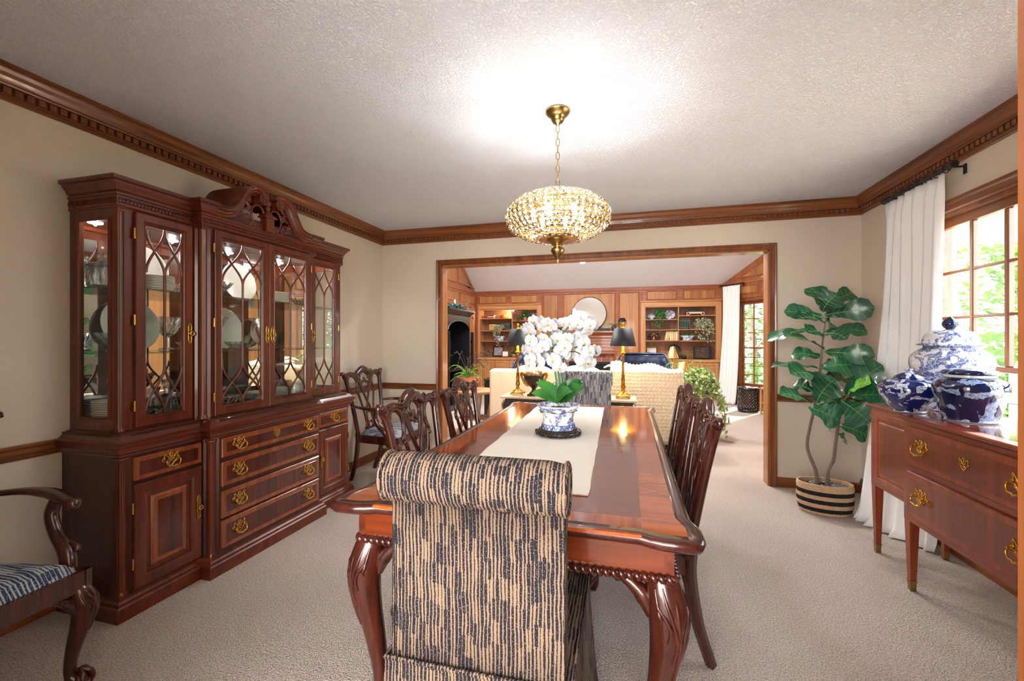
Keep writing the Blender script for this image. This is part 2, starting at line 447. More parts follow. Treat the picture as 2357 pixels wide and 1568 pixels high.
MAT['mah_band']=wood('mahogany_crossband',srgb(112,52,24),srgb(158,84,42),'z',1.2,.22,.4)
MAT['chair']=wood('chair_mahogany',srgb(36,13,9),srgb(80,33,21),'z',1.3,.24,.38)
MAT['table_band']=wood('table_crossband',srgb(134,52,14),srgb(196,98,36),'x',.8,.12,.6,bump=.02)
MAT['table_end_band']=wood('table_end_crossband',srgb(134,52,14),srgb(196,98,36),'y',.8,.12,.6,bump=.02)
MAT['table_field']=wood('table_field',srgb(84,30,16),srgb(126,52,28),'x',.7,.12,.6,bump=.02)
MAT['side']=wood('sideboard_mahogany',srgb(96,34,15),srgb(148,66,32),'z',1.0,.3,.25)
MAT['side_x']=wood('sideboard_rail',srgb(96,34,15),srgb(148,66,32),'x',1.0,.28,.25)
MAT['side_field']=wood('sideboard_field',srgb(86,32,17),srgb(126,54,29),'z',.7,.28,.25)
PND,PNL=srgb(142,90,50),srgb(188,132,80)
for a in 'xz': MAT['pine_'+a]=wood('panel_frame_'+a,srgb(122,66,34),srgb(176,108,62),a,1.0,.35,.2)
MAT['panel']=wood('panel_field',PND,PNL,'z',.6,.35,.2,figure=.75)
MAT['bookoak_x']=wood('bookcase_oak_x',srgb(160,104,60),srgb(214,160,106),'x',1,.35,.2)
MAT['bookoak_z']=wood('bookcase_oak_z',srgb(160,104,60),srgb(214,160,106),'z',1,.35,.2)
MAT['bookback']=wood('bookcase_back',srgb(120,76,48),srgb(170,118,82),'z',.7,.4,.15,figure=.7)
MAT['brass']=plain('polished_brass',srgb(212,166,74),.2,1,var=.12,vscale=30)
MAT['brass_ant']=plain('brushed_brass',srgb(176,146,94),.28,1,var=.1,vscale=30)
MAT['gilt']=plain('gilt_metal',srgb(178,122,40),.35,1,var=.35,vscale=60)
MAT['glass']=glassmat('cabinet_glass',(.97,.99,.98,1),.12)
MAT['pane']=glassmat('window_glass',(.98,1,.99,1),.05)
MAT['shelf_glass']=glassmat('glass_shelf',(.72,.9,.86,1),.2)
MAT['mirror']=plain('mirror',(.9,.93,.92,1),.01,1)
MAT['crystal']=crystalmat('cut_crystal')
MAT['lamp_crystal']=crystalmat('lamp_crystal',.22,(1,.9,.72,1),.4)
MAT['china']=plain('cream_china',srgb(226,220,206),.15,0,.5)
MAT['china_emb']=plain('embossed_china',srgb(220,216,206),.2,0,.4,bump=(70,.5,.006))
MAT['silver']=plain('silver',srgb(200,200,200),.15,1)
MAT['fabric']=stripes('striped_upholstery',srgb(142,118,97),srgb(28,29,38))
MAT['fabric_far']=stripes('striped_upholstery_cool',srgb(210,206,200),srgb(34,42,62))
MAT['seat']=stripes('striped_seat_cloth',srgb(196,200,204),srgb(46,62,92),70,9,.44)
MAT['linen']=plain('white_linen',srgb(236,236,236),.9,bump=(300,.15,.001),sss=0)
MAT['runner']=plain('cream_runner',srgb(232,224,212),.9,bump=(500,.25,.001))
MAT['black']=plain('black_metal',srgb(24,26,30),.4)
MAT['ebony']=plain('ebonised_wood',srgb(36,28,26),.3,0,.3)
MAT['sofa']=plain('cream_linen_upholstery',srgb(240,226,206),.9,bump=(400,.1,.001))
MAT['knit']=plain('chunky_knit_wool',srgb(240,228,206),.95,var=.08,vscale=60)
MAT['marble']=plain('cream_marble',srgb(226,204,176),.15,0,.4,var=.08,vscale=9)
MAT['shade']=plain('black_lampshade',srgb(34,38,44),.55)
MAT['shade_in']=plain('gold_shade_lining',srgb(222,170,80),.4,.6)
MAT['leather']=plain('navy_leather',srgb(26,44,72),.3,0,.3,bump=(60,.15,.003))
MAT['terracotta']=plain('terracotta',srgb(206,126,92),.75,var=.08,vscale=20)
MAT['bark']=plain('bark',srgb(116,100,88),.85,var=.2,vscale=40,bump=(60,.4,.004))
MAT['stem']=plain('green_stem',srgb(46,116,52),.4,var=.15,vscale=30)
MAT['twig']=plain('brown_twig',srgb(72,58,44),.7)
def leafmat(name,c1,c2,scale=6,rough=.35,coat=.25,translucent=.0):
    m=plain(name,c1,rough,0,coat)
    nt=m.node_tree; b=nt.nodes['Principled BSDF']; tc=nd(nt,'ShaderNodeTexCoord')
    oi=nd(nt,'ShaderNodeObjectInfo')
    n=nd(nt,'ShaderNodeTexNoise'); n.inputs['Scale'].default_value=scale; nt.links.new(tc.outputs['Object'],n.inputs['Vector'])
    a=nd(nt,'ShaderNodeMath',operation='MULTIPLY_ADD'); a.inputs[1].default_value=.5; nt.links.new(oi.outputs['Random'],a.inputs[0]); nt.links.new(n.outputs['Fac'],a.inputs[2])
    r=nd(nt,'ShaderNodeValToRGB'); e=r.color_ramp.elements; e[0].position=.35; e[1].position=1.0; e[0].color=c1; e[1].color=c2
    nt.links.new(a.outputs[0],r.inputs['Fac']); nt.links.new(r.outputs['Color'],b.inputs['Base Color'])
    if translucent:
        out=nt.nodes['Material Output']; t=nd(nt,'ShaderNodeBsdfTranslucent'); nt.links.new(r.outputs['Color'],t.inputs[0])
        mx=nd(nt,'ShaderNodeMixShader'); mx.inputs[0].default_value=translucent
        nt.links.new(b.outputs[0],mx.inputs[1]); nt.links.new(t.outputs[0],mx.inputs[2]); nt.links.new(mx.outputs[0],out.inputs[0])
    return m
MAT['fig_leaf']=leafmat('fig_leaf',srgb(14,58,44),srgb(36,104,66),5,.35,.2)
MAT['fig_young']=leafmat('fig_young_leaf',srgb(92,168,40),srgb(140,204,70),5,.35,.2)
MAT['fig_vein']=plain('leaf_vein',srgb(120,170,84),.5)
MAT['orchid_leaf']=leafmat('orchid_leaf',srgb(22,70,30),srgb(62,128,54),7,.25,.4)
MAT['petal']=plain('orchid_petal',srgb(200,200,204),.6)
MAT['lip']=plain('orchid_lip',srgb(236,180,40),.5,var=.3,vscale=90)
MAT['fern']=leafmat('fern_leaf',srgb(50,104,34),srgb(134,180,66),9,.5,.1,.2)
MAT['ivy']=leafmat('ivy_leaf',srgb(44,88,32),srgb(186,204,136),55,.45,.1,.15)
MAT['ivy_dark']=leafmat('dark_ivy_leaf',srgb(20,84,40),srgb(52,140,66),40,.45,.1)
MAT['ivy_pale']=leafmat('pale_ivy_leaf',srgb(84,110,80),srgb(196,208,170),50,.45,.1)
MAT['moss']=plain('moss',srgb(120,112,66),.95,var=.35,vscale=90,bump=(120,1,.01))
MAT['tree_leaf']=leafmat('tree_leaf',srgb(36,70,22),srgb(120,158,62),3,.5,.0,.45)
MAT['tree_leaf2']=leafmat('tree_leaf_cool',srgb(32,68,36),srgb(104,144,84),3,.5,.0,.45)
MAT['grass']=plain('ground_cover',srgb(84,112,52),.9,var=.4,vscale=3)
MAT['deckwood']=plain('deck_timber',srgb(222,200,174),.7,var=.15,vscale=6)
MAT['soffit']=plain('porch_soffit',srgb(250,246,240),.7)
# ================================================================== the dining room shell
XL, XR, YF, YB, CE = -2.604, 1.859, 4.214, .32, 2.44
YF2 = 4.335
OX0, OX1, OZ = -1.902, 1.1756, 2.049          # clear opening to the living room
LXL, LYB, LZ, SL = -3.531, 9.75, 2.41, .63     # living room: left wall, back wall, eave, ceiling slope
def struct(mb, name, mat, parent=None, **k):
    o = mb.build(name, mat, parent, **k)
    if parent is None: o['kind'] = 'structure'
    return o
struct(MB().box(-3.75, 2.9, -3.2, 10.2, -.12, 0), 'floor', MAT['carpet'])
struct(MB().box(XL-.12, XR+.12, YB-.14, YF2, CE, CE+.12), 'ceiling', MAT['ceiling'])
struct(MB().box(XL-.12, XL, YB-.14, YF, 0, CE), 'wall_left', MAT['wall'])
m = MB(); m.box(XL-.12, OX0, YF, YF2, 0, CE); m.box(OX1, XR+.12, YF, YF2, 0, CE); m.box(OX0, OX1, YF, YF2, OZ, CE)
struct(m, 'wall_far', MAT['wall'])
WY0, WY1, WZ0, WZ1 = 1.60, 3.40, .60, 2.03
m = MB(); m.box(XR, XR+.12, YB-.14, WY0, 0, CE); m.box(XR, XR+.12, WY1, YF, 0, CE)
m.box(XR, XR+.12, WY0, WY1, 0, WZ0); m.box(XR, XR+.12, WY0, WY1, WZ1, CE)
struct(m, 'wall_right', MAT['wall'])
m = MB(); m.box(XL, -1.14, YB-.14, YB, 0, CE); m.box(.2266+.02, XR, YB-.14, YB, 0, CE); m.box(-1.14, .2466, YB-.14, YB, 2.07, CE)
struct(m, 'wall_back', MAT['wall'])

# unseen kitchen behind the camera, added to keep sky light out of the doorway
m = MB(); m.box(XL-.12, XL, -3.2, YB-.14, 0, CE); struct(m, 'wall_unseen_kitchen_left', MAT['wall'])
m = MB(); m.box(XR, XR+.12, -3.2, YB-.14, 0, CE); struct(m, 'wall_unseen_kitchen_right', MAT['wall'])
struct(MB().box(XL, XR, -3.2, -3.08, 0, CE), 'wall_unseen_kitchen_back', MAT['wall'])
struct(MB().box(XL-.12, XR+.12, -3.2, YB-.14, CE, CE+.12), 'ceiling_unseen_kitchen', MAT['ceil_smooth'])

# crown moulding with dentils, one length per wall
CROWN = [(0,2.30),(.010,2.30),(.013,2.304),(.013,2.312),(.017,2.316),(.022,2.318),(.022,2.354),(.040,2.354),(.042,2.362),(.047,2.366),
         (.049,2.374),(.053,2.386),(.061,2.400),(.066,2.414),(.067,2.424),(.073,2.426),(.073,2.44),(0,2.44)]
dm = MB().box(-.0125,.0125,0,.017,2.322,2.350,.0012)
dent0 = None
def crown(name, p0, p1, mat):
    global dent0
    o = struct(MB().sweep(CROWN,[p0,p1],XY), name, mat)
    a,b=Vector(p0),Vector(p1); d=(b-a).normalized(); L=(b-a).length; nrm=Vector((d.y,-d.x))
    k=int((L-.08)/.0385); s0=(L-(k-1)*.0385)/2
    for i in range(k):
        p=a+d*(s0+i*.0385)+nrm*.0215
        M=Matrix(((d.x,nrm.x,0,p.x),(d.y,nrm.y,0,p.y),(0,0,1,0),(0,0,0,1)))
        if dent0 is None: dent0=dm.build('dentil',MAT['oak_z'],o); q=dent0
        else: q=dent0.copy(); col.objects.link(q); q.parent=o
        q.matrix_local=M
    return o
crown('trim_1',(XL,YB),(XL,YF),MAT['oak_y'])
crown('trim_2',(XL,YF),(XR,YF),MAT['oak_x'])
crown('trim_3',(XR,YF),(XR,YB),MAT['oak_y'])
RAIL=[(0,.735),(.008,.735),(.010,.742),(.016,.748),(.016,.756),(.010,.760),(.010,.780),(.018,.786),(.022,.792),(.022,.8017),(0,.8017)]
BASE=[(0,0),(.015,0),(.015,.066),(.012,.072),(.010,.080),(.006,.0833),(0,.0833)]
def run(prof,name,p0,p1,mat): return struct(MB().sweep(prof,[p0,p1],XY),name,mat)
CW=.056
run(RAIL,'trim_4',(XL,YB),(XL,YF),MAT['oak_y']); run(RAIL,'trim_5',(XL,YF),(OX0-CW,YF),MAT['oak_x'])
run(RAIL,'trim_6',(OX1+CW,YF),(XR,YF),MAT['oak_x']); run(RAIL,'trim_7',(XR,YF),(XR,WY1+.07),MAT['oak_y'])
run(BASE,'baseboard_left',(XL,YB),(XL,YF),MAT['oak_y']); run(BASE,'baseboard_far_left',(XL,YF),(OX0-CW,YF),MAT['oak_x'])
run(BASE,'baseboard_far_right',(OX1+CW,YF),(XR,YF),MAT['oak_x'])
BASER=[(0,0),(.016,0),(.016,.095),(.012,.100),(.012,.108),(.007,.116),(.005,.122),(0,.122)]
run(BASER,'baseboard_right',(XR,YF),(XR,YB),MAT['oak_y'])
# casing round the opening (path runs up, across, down; profile offset points away from the opening)
CAS=[(0,0),(0,.012),(.006,.016),(.012,.016),(.016,.013),(.036,.013),(.040,.018),(.050,.022),(.056,.022),(.056,0)]
m=MB(); m.sweep(CAS,[(OX1,0),(OX1,OZ),(OX0,OZ),(OX0,0)],lambda a,b,h:(a,YF-h,b))
struct(m,'trim_8',MAT['oak_z'])
m=MB(); m.sweep(CAS,[(OX1,0),(OX1,OZ),(OX0,OZ),(OX0,0)],lambda a,b,h:(a,YF2+h,b))
struct(m,'trim_9',MAT['oak_z'])
m=MB(); m.box(OX0,OX0+.012,YF-.002,YF2+.002,0,OZ); m.box(OX1-.012,OX1,YF-.002,YF2+.002,0,OZ); m.box(OX0,OX1,YF-.002,YF2+.002,OZ-.012,OZ)
struct(m,'trim_10',wood('oak_jamb',srgb(140,84,40),srgb(190,128,74),'z',1,.3,.3))
# casing of the doorway the photograph is taken from
m=MB(); m.box(.2266,.2466,YB-.14,YB+.002,0,2.07); m.box(-1.16,-1.14,YB-.14,YB+.002,0,2.07)
m.sweep([(o_,h) for o_,h in CAS],[(.2266,0),(.2266,2.07),(-1.14,2.07),(-1.14,0)],lambda a,b,h:(a,YB+h,b))
struct(m,'trim_11',MAT['oak_z'])

# ------------------------------------------------------------------ dining window
def window(name, loc, rz, W, z0, z1, cols, rows_up, zmeet, rows_lo, cols_lo, cas=.07, depth=.12, thin=.008, wide=.014):
    """window in the local xz plane, room side is -y; x from 0 to W"""
    r=empty(name,loc,rz); r['kind']='structure'
    m=MB(); prof=[(0,0),(0,.012),(.008,.018),(.045,.014),(.052,.024),(cas,.026),(cas,0)]
    m.sweep(prof,[(W,z0),(W,z1),(0,z1),(0,z0)],lambda a,b,h:(a,-h,b))
    m.box(-cas-.02,W+cas+.02,-.05,.0,z0-.03,z0,.004); m.box(-cas,W+cas,-.018,0,z0-.09,z0-.03,.002)
    m.build('casing',MAT['oak_x'],r)
    m=MB(); m.box(0,.02,0,depth,z0,z1); m.box(W-.02,W,0,depth,z0,z1); m.box(.02,W-.02,0,depth,z1-.02,z1); m.box(.02,W-.02,0,depth,z0,z0+.02)
    m.build('frame',MAT['oak_z'],r)
    xs=[.056+(W-.112)*i/cols for i in range(cols+1)]
    gy=.06
    sash=MB(); sash.box(.02,xs[0],gy-.018,gy+.018,zmeet,z1-.02,.002); sash.box(xs[-1],W-.02,gy-.018,gy+.018,zmeet,z1-.02,.002)
    sash.box(xs[0],xs[-1],gy-.018,gy+.018,z1-.073,z1-.02,.002); sash.box(xs[0],xs[-1],gy-.022,gy+.018,zmeet,zmeet+.03,.002)
    sash.build('upper_sash',MAT['oak_x'],r)
    zs=[zmeet+.03+(z1-.073-zmeet-.03)*i/rows_up for i in range(rows_up+1)]
    for x in xs[1:-1]: MB().box(x-wide,x+wide,gy-.015,gy+.015,zs[0],zs[-1],.005).build('mullion',MAT['oak_z'],r)
    for z in zs[1:-1]: MB().box(xs[0],xs[-1],gy-.012,gy+.012,z-thin,z+thin,.003).build('muntin',MAT['oak_x'],r)
    for i in range(cols):
        for j in range(rows_up):
            MB().box(xs[i]+.002,xs[i+1]-.002,gy-.002,gy+.002,zs[j]+.002,zs[j+1]-.002).build('pane',MAT['pane'],r)
    # lower sash
    lo=MB(); zb=z0+.07
    xl=[.056+(W-.112)*i/cols_lo for i in range(cols_lo+1)]
    lo.box(.02,xl[0],gy-.018,gy+.018,z0+.02,zmeet,.002); lo.box(xl[-1],W-.02,gy-.018,gy+.018,z0+.02,zmeet,.002); lo.box(xl[0],xl[-1],gy-.018,gy+.018,z0+.02,zb,.002)
    lo.build('lower_sash',MAT['oak_x'],r)
    zl=[zb+(zmeet-zb)*i/rows_lo for i in range(rows_lo+1)]
    for x in xl[1:-1]: MB().box(x-wide,x+wide,gy-.015,gy+.015,zb,zmeet,.005).build('mullion',MAT['oak_z'],r)
    for z in zl[1:-1]: MB().box(xl[0],xl[-1],gy-.012,gy+.012,z-thin,z+thin,.003).build('muntin',MAT['oak_x'],r)
    for i in range(cols_lo):
        for j in range(rows_lo):
            MB().box(xl[i]+.002,xl[i+1]-.002,gy-.002,gy+.002,zl[j]+.002,zl[j+1]-.002).build('pane',MAT['pane'],r)
    return r
window('window_1',(XR,WY1,0),radians(-90),WY1-WY0,WZ0,WZ1,7,3,1.094,1,5)

# ================================================================== the living room shell
def lz(y): return LZ+SL*(LYB-y) if y>7.05 else LZ+SL*(LYB-7.05)-SL*(7.05-y)
m=MB()
for y0,y1 in ((4.30,7.05),(7.05,10.1)):
    m.add([(-3.75,y0,lz(y0)),(2.95,y0,lz(y0)),(2.95,y1,lz(y1)),(-3.75,y1,lz(y1)),
           (-3.75,y0,lz(y0)+.1),(2.95,y0,lz(y0)+.1),(2.95,y1,lz(y1)+.1),(-3.75,y1,lz(y1)+.1)],
          [(0,1,2,3),(4,7,6,5),(0,4,5,1),(2,6,7,3),(1,5,6,2),(0,3,7,4)])
struct(m,'ceiling_living',MAT['ceil_smooth'])
m=MB(); m.box(-3.65,XL-.12,YF,YF2,0,2.5); m.box(XR+.12,2.5,YF,YF2,0,2.5)
struct(m,'wall_living_front',MAT['panel'])
# left wall with its gable
gp=[(4.335,0),(10.1,0),(10.1,lz(10.1)),(LYB,LZ),(7.05,lz(7.05)),(4.335,lz(4.335))]
wl=struct(MB().prism(gp,YZ,LXL-.12,LXL),'wall_living_left',MAT['pine_z'])
def panel(parent, poly, mp, d=.010, mat=None):
    """raised-and-fielded panel; poly listed so that its inside lies to the right of travel; h>0 towards the room"""
    m=MB(); m.sweep([(0,0),(0,d*1.3),(.010,d*1.6),(.020,d),(.030,.002),(.030,0)],poly,mp,closed=True)
    inner=[]
    n=len(poly)
    for i in range(n):
        p=Vector(poly[i]); d1=(p-Vector(poly[i-1])).normalized(); d2=(Vector(poly[(i+1)%n])-p).normalized()
        n1=Vector((d1.y,-d1.x)); n2=Vector((d2.y,-d2.x)); mm=n1+n2; mm=mm/max(.15,mm.dot(n1))
        inner.append((p.x+mm.x*.028,p.y+mm.y*.028))
    m.prism(inner,mp,0,.004,mi=1)
    return m.build('panel',[MAT['pine_z'],mat or MAT['panel']],parent)
LW=lambda a,b,h:(LXL+h,a,b)
def rectL(y0,y1,z0,z1): return [(y0,z0),(y0,z1),(y1,z1),(y1,z0)]
for y0,y1 in ((8.78,9.66),(7.78,8.66),(6.78,7.66)):
    panel(wl,rectL(y0,y1,2.11,2.31),LW)
    panel(wl,rectL(y0,y1,.95,1.95),LW); panel(wl,rectL(y0,y1,.16,.82),LW)
panel(wl,[(8.66,2.48),(8.66,lz(8.66)-.13),(9.44,lz(9.44)-.13),(9.52,2.48)],LW)
panel(wl,[(7.66,2.48),(7.66,lz(7.66)-.13),(8.54,lz(8.54)-.13),(8.54,2.48)],LW)
m=MB(); m.box(LXL,LXL+.012,4.34,9.74,2.345,2.42,.003); m.build('rail',MAT['pine_z'],wl)
# back wall: header, piers; the two bookcases stand in the recesses
wb=MB()
wb.box(LXL,1.95,LYB,10.1,1.985,LZ+.03); wb.box(LXL,-3.43,LYB,10.1,0,1.985); wb.box(-2.02,.33,LYB,10.1,0,1.985); wb.box(1.755,1.95,LYB,10.1,0,1.985)
wb.box(-3.43,-2.02,10.06,10.1,0,1.985); wb.box(.33,1.755,10.06,10.1,0,1.985)
wb=struct(wb,'wall_living_back',MAT['pine_x'])
BW=lambda a,b,h:(a,LYB-h,b)
def rectB(x0,x1,z0,z1): return [(x0,z0),(x0,z1),(x1,z1),(x1,z0)]
for r in ((-3.42,-2.77,2.115,2.315),(-2.66,-2.01,2.115,2.315),(-1.89,-1.53,.95,2.31),(-1.89,-1.53,.14,.86),(-1.43,-.28,1.50,2.31),
          (-.215,.222,.95,2.31),(-.215,.222,.14,.86),(.36,.98,2.115,2.325),(1.09,1.72,2.115,2.325)):
    panel(wb,rectB(*r),BW)
m=MB(); m.box(LXL,1.86,LYB-.014,LYB,2.335,2.415,.003)
for x in (-1.93,-1.48,-.25,.25): m.box(x-.03,x+.03,LYB-.012,LYB,.1,2.335,.003)
m.box(LXL+.0,LXL+.07,LYB-.012,LYB,0,2.335,.003)
m.build('rail',wood('panel_rail_red',srgb(118,58,36),srgb(160,88,58),'x',1,.35,.2),wb)
# angled wall with the second window
AX,AY=1.855,9.75; AD=Vector((.582,-.75)).normalized(); AL=1.35
ang=atan2(AD.y,AD.x)
awz=lambda s: lz(AY+AD.y*s)
wa=empty('wall_living_angled',(AX,AY,0),ang); wa['kind']='structure'
# local: x along the wall, room side is -y (to the right when walking away from the corner is towards the room)
AM=lambda a,b,h:(a,-h,b)
A0,A1,AZ0,AZ1=.42,1.16,.36,2.03
m=MB()
m.prism([(0,0),(A0,0),(A0,awz(A0)),(0,awz(0))],AM,-.12,0); m.prism([(A1,0),(AL,0),(AL,awz(AL)),(A1,awz(A1))],AM,-.12,0)
m.prism([(A0,AZ1),(A1,AZ1),(A1,awz(A1)),(A0,awz(A0))],AM,-.12,0); m.prism([(A0,0),(A1,0),(A1,AZ0),(A0,AZ0)],AM,-.12,0)
m.build('wall_face',MAT['pine_z'],wa)
panel(wa,[(.44,2.16),(.44,2.34),(.82,2.34),(.82,2.16)],AM); panel(wa,[(.90,2.16),(.90,2.34),(1.28,2.34),(1.28,2.16)],AM)
panel(wa,[(.35,2.48),(1.28,awz(1.28)-.14),(1.28,2.48)],AM)
m=MB(); m.box(0,AL,-.014,0,2.375,2.435,.003); m.build('rail',MAT['pine_x'],wa)
e=AX+AD.x*AL,AY+AD.y*AL
m=MB(); m.prism([(e[0],e[1]),(2.2,YF2),(2.32,YF2),(e[0]+.12,e[1]+.02)],XY,0,4.2)
struct(m,'wall_living_right',MAT['panel'])
window('window_2',(AX+AD.x*A0,AY+AD.y*A0,0),ang,A1-A0,AZ0,AZ1,3,3,1.10,4,3,cas=.05)
struct(MB().box(-2.02,.33,LYB-.016,LYB,0,.09,.003),'baseboard_living',MAT['pine_x'])
# ================================================================== china cabinet
CL=1.67; c0,c1=.385,1.25; bd,bD=.395,.46; hd,hD=.335,.40; hx0,hx1=.03,1.64; BK=-.024
cab=thing('china_cabinet','mahogany breakfront china cabinet with glazed doors and swan-neck pediment','cabinet',(XL,1.42,0),radians(90))
def cabw(a,b,z): return Vector((XL-b,1.42+a,z))
def outl(x0,x1,a,b,d,D,k): # canted-corner plan
    return [(x0,BK),(x0,-d+k),(x0+k,-d),(a,-d),(a,-D+k),(a+k,-D),(b-k,-D),(b,-D+k),(b,-d),(x1-k,-d),(x1,-d+k),(x1,BK)]
def outs(x0,x1,a,b,d,D): return [(x0,BK),(x0,-d),(a,-d),(a,-D),(b,-D),(b,-d),(x1,-d),(x1,BK)]
MB().prism(outl(0,CL,c0,c1,bd,bD,.05)[::-1],XY,.005,.833).build('base_carcass',MAT['mah_dark'],cab)
MB().sweep([(-.06,0),(.022,0),(.022,.062),(.016,.068),(.012,.08),(.004,.088),(0,.1),(-.06,.1)],outs(0,CL,c0,c1,bd,bD),XY).build('plinth',MAT['mah_y'],cab)
MB().sweep([(-.06,.735),(.002,.735),(.005,.745),(.012,.752),(.018,.763),(.018,.774),(.027,.781),(.027,.799),(.014,.806),(.006,.815),(-.004,.828),(-.02,.838),(-.06,.838)],
           outs(0,CL,c0,c1,bd,bD),XY).build('waist_moulding',MAT['mah_x'],cab)
# fluted quarter columns
def column(x,y,z0,z1,r=.024):
    m=MB(); F=lambda t,i:1-.10*max(0,cos(14*t))**.6 if 3<=i<=4 else 1
    h=.022
    m.lathe([(r*1.12,z0),(r*1.12,z0+h*.5),(r*.95,z0+h*.7),(r*.95,z0+h),(r*.95,z1-h),(r*.95,z1-h*.9),(r*1.15,z1-h*.6),(r*1.2,z1),(r*.5,z1)],56,(x,y,0),F)
    return m.build('fluted_column',MAT['mah_z'],cab)
for x in (.028,CL-.028): column(x,-bd+.030,.10,.73)
for x in (c0+.028,c1-.028): column(x,-bD+.030,.10,.73)
for x in (hx0+.021,hx1-.021): column(x,-hd+.021,.84,1.882,.019)
for x in (c0+.028,c1-.028): column(x,-hD+.030,.84,1.882,.023)

# brass hardware --------------------------------------------------------
def pull_mb(w=.085):
    m=MB(); half=[(0,.40),(.05,.44),(.10,.36),(.07,.26),(.16,.20),(.22,.26),(.30,.34),(.36,.42),(.40,.34),(.36,.24),(.42,.14),(.50,.10),(.48,.0),(.40,-.02),(.34,.02),(.28,-.10),(.18,-.16),(.12,-.26),(0,-.34)]
    pts=[(x*w,-.002,z*w) for x,z in half]+[(-x*w,-.002,z*w) for x,z in half[::-1][1:-1]]
    m.tube(pts,.0034*w/.085,6,loop=True,flat=(.6,1),up=(0,1,0))
    for a,b in (((-.22,.2),(.18,-.16)),((.22,.2),(-.18,-.16)),((-.10,.28),(.28,-.08)),((.10,.28),(-.28,-.08)),((-.34,.05),(.02,-.30)),((.34,.05),(-.02,-.30)),((0,.38),(0,.2)),((-.4,.2),(-.3,-.05)),((.4,.2),(.3,-.05))):
        m.tube([(a[0]*w,-.0015,a[1]*w),(b[0]*w,-.0015,b[1]*w)],.0026*w/.085,5)
    for s in (-1,1):
        m.lathe([(.0001,0),(.06*w,.0),(.05*w,.03*w),(.07*w,.10*w),(.06*w,.17*w),(.0001,.19*w)],10,(0,0,0)) if False else None
        m.tube([(s*.36*w,0,.05*w),(s*.36*w,-.02,.05*w)],[.075*w,.045*w,.08*w,.05*w],8)
    m.tube(bez([(-.36*w,-.017,.05*w),(-.40*w,-.020,-.08*w),(-.30*w,-.022,-.27*w),(-.12*w,-.022,-.29*w),(0,-.022,-.34*w),(.12*w,-.022,-.29*w),(.30*w,-.022,-.27*w),(.40*w,-.020,-.08*w),(.36*w,-.017,.05*w)],4),[.032*w,.045*w,.03*w,.05*w,.06*w,.05*w,.03*w,.045*w,.032*w],7)
    return m
def esc_mb(w=.05):
    m=MB(); half=[(0,.5),(.1,.46),(.14,.3),(.3,.36),(.4,.42),(.44,.28),(.36,.16),(.46,.05),(.4,-.08),(.28,-.06),(.24,-.26),(.1,-.34),(0,-.5)]
    pts=[(x*w,-.002,z*w) for x,z in half]+[(-x*w,-.002,z*w) for x,z in half[::-1][1:-1]]
    m.tube(pts,.05*w,6,loop=True,flat=(.6,1),up=(0,1,0))
    for a,b in (((-.3,.3),(.2,-.25)),((.3,.3),(-.2,-.25)),((0,.45),(0,-.4)),((-.35,.05),(.35,.05))): m.tube([(a[0]*w,-.0015,a[1]*w),(b[0]*w,-.0015,b[1]*w)],.04*w,5)
    return m
pull0=pull_mb(); esc0=esc_mb()
_pull={}
def add_hw(kind,mb,x,y,z,parent,s=1):
    if kind not in _pull:
        o=mb.build(kind,MAT['brass'],parent); _pull[kind]=o
    else:
        o=_pull[kind].copy(); col.objects.link(o); o.parent=parent
    o.location=(x,y,z); o.scale=(s,s,s); return o
def plate_hw(x,y,z,parent,h=.115,wd=.02):
    """long pierced latch plate with a turned key knob"""
    m=MB(); pts=[]
    for k in range(13):
        t=k/12; zz=(t-.5)*h; wv=wd*(.36+.14*abs(cos(t*pi*5)))*(1 if .06<t<.94 else .25)
        pts.append((wv,zz))
    loop=[(a,-.002,b) for a,b in pts]+[(-a,-.002,b) for a,b in pts[::-1]]
    m.tube(loop,.0021,5,loop=True)
    for k in range(8):
        z0=(k/8-.5)*h*.9; z1=z0+h*.9/8
        m.tube([(-wd*.35,-.0015,z0),(wd*.35,-.0015,z1)],.0016,4); m.tube([(wd*.35,-.0015,z0),(-wd*.35,-.0015,z1)],.0016,4)
    m.build('latch_plate',MAT['brass'],parent).location=(x,y,z)
    k=MB(); k.tube([(0,0,0),(0,-.012,0)],[.005,.003,.005],8)
    k.tube([(.011*cos(t),-.018,.011*sin(t)) for t in [2*pi*i/12 for i in range(12)]],.0035,6,loop=True)
    k.build('latch_key',MAT['brass'],parent).location=(x,y,z)
def hinge(x,y,z,parent,h=.034):
    m=MB(); m.tube([(0,0,-h/2),(0,0,h/2)],.0038,8)
    for q in (-h/2,h/2): m.sphere((0,0,q),.0044,8,5)
    m.box(-.004,.010,.002,.004,-h/2,h/2)
    m.build('hinge',MAT['brass'],parent).location=(x,y,z)

# lower doors and drawers -------------------------------------------------
def drawer(x0,x1,z0,z1,y,pulls,escx=None,field='mah_field',name='drawer',par=None,band='mah_band',ps=1.0,bw=.026):
    m=MB(); m.box(x0,x1,y-.016,y+.002,z0,z1,.004)
    m.box(x0+bw,x1-bw,y-.0172,y-.012,z0+bw,z1-bw,.0006,mi=1)
    d=m.build(name,[MAT[band],MAT[field]],par or cab)
    for px in pulls: add_hw('pull',pull0,px,y-.0165,(z0+z1)/2+.004,d,ps)
    if escx: add_hw('escutcheon',esc0,escx,y-.0165,(z0+z1)/2+.006,d,ps)
    return d
drawer(c0-.335,c0-.008,.615,.722,-bd,[c0-.17],bw=.022); drawer(c1+.028,CL-.052,.615,.722,-bd,[(c1+CL)/2-.012],bw=.022)
for i,(z0,z1) in enumerate(((.625,.731),(.467,.601),(.295,.443),(.13,.283))):
    drawer(c0+.054,c1-.050,z0,z1,-bD,[c0+.16,c1-.16] if i else [c0+.16,c1-.16],(c0+c1)/2 if i==0 else None)
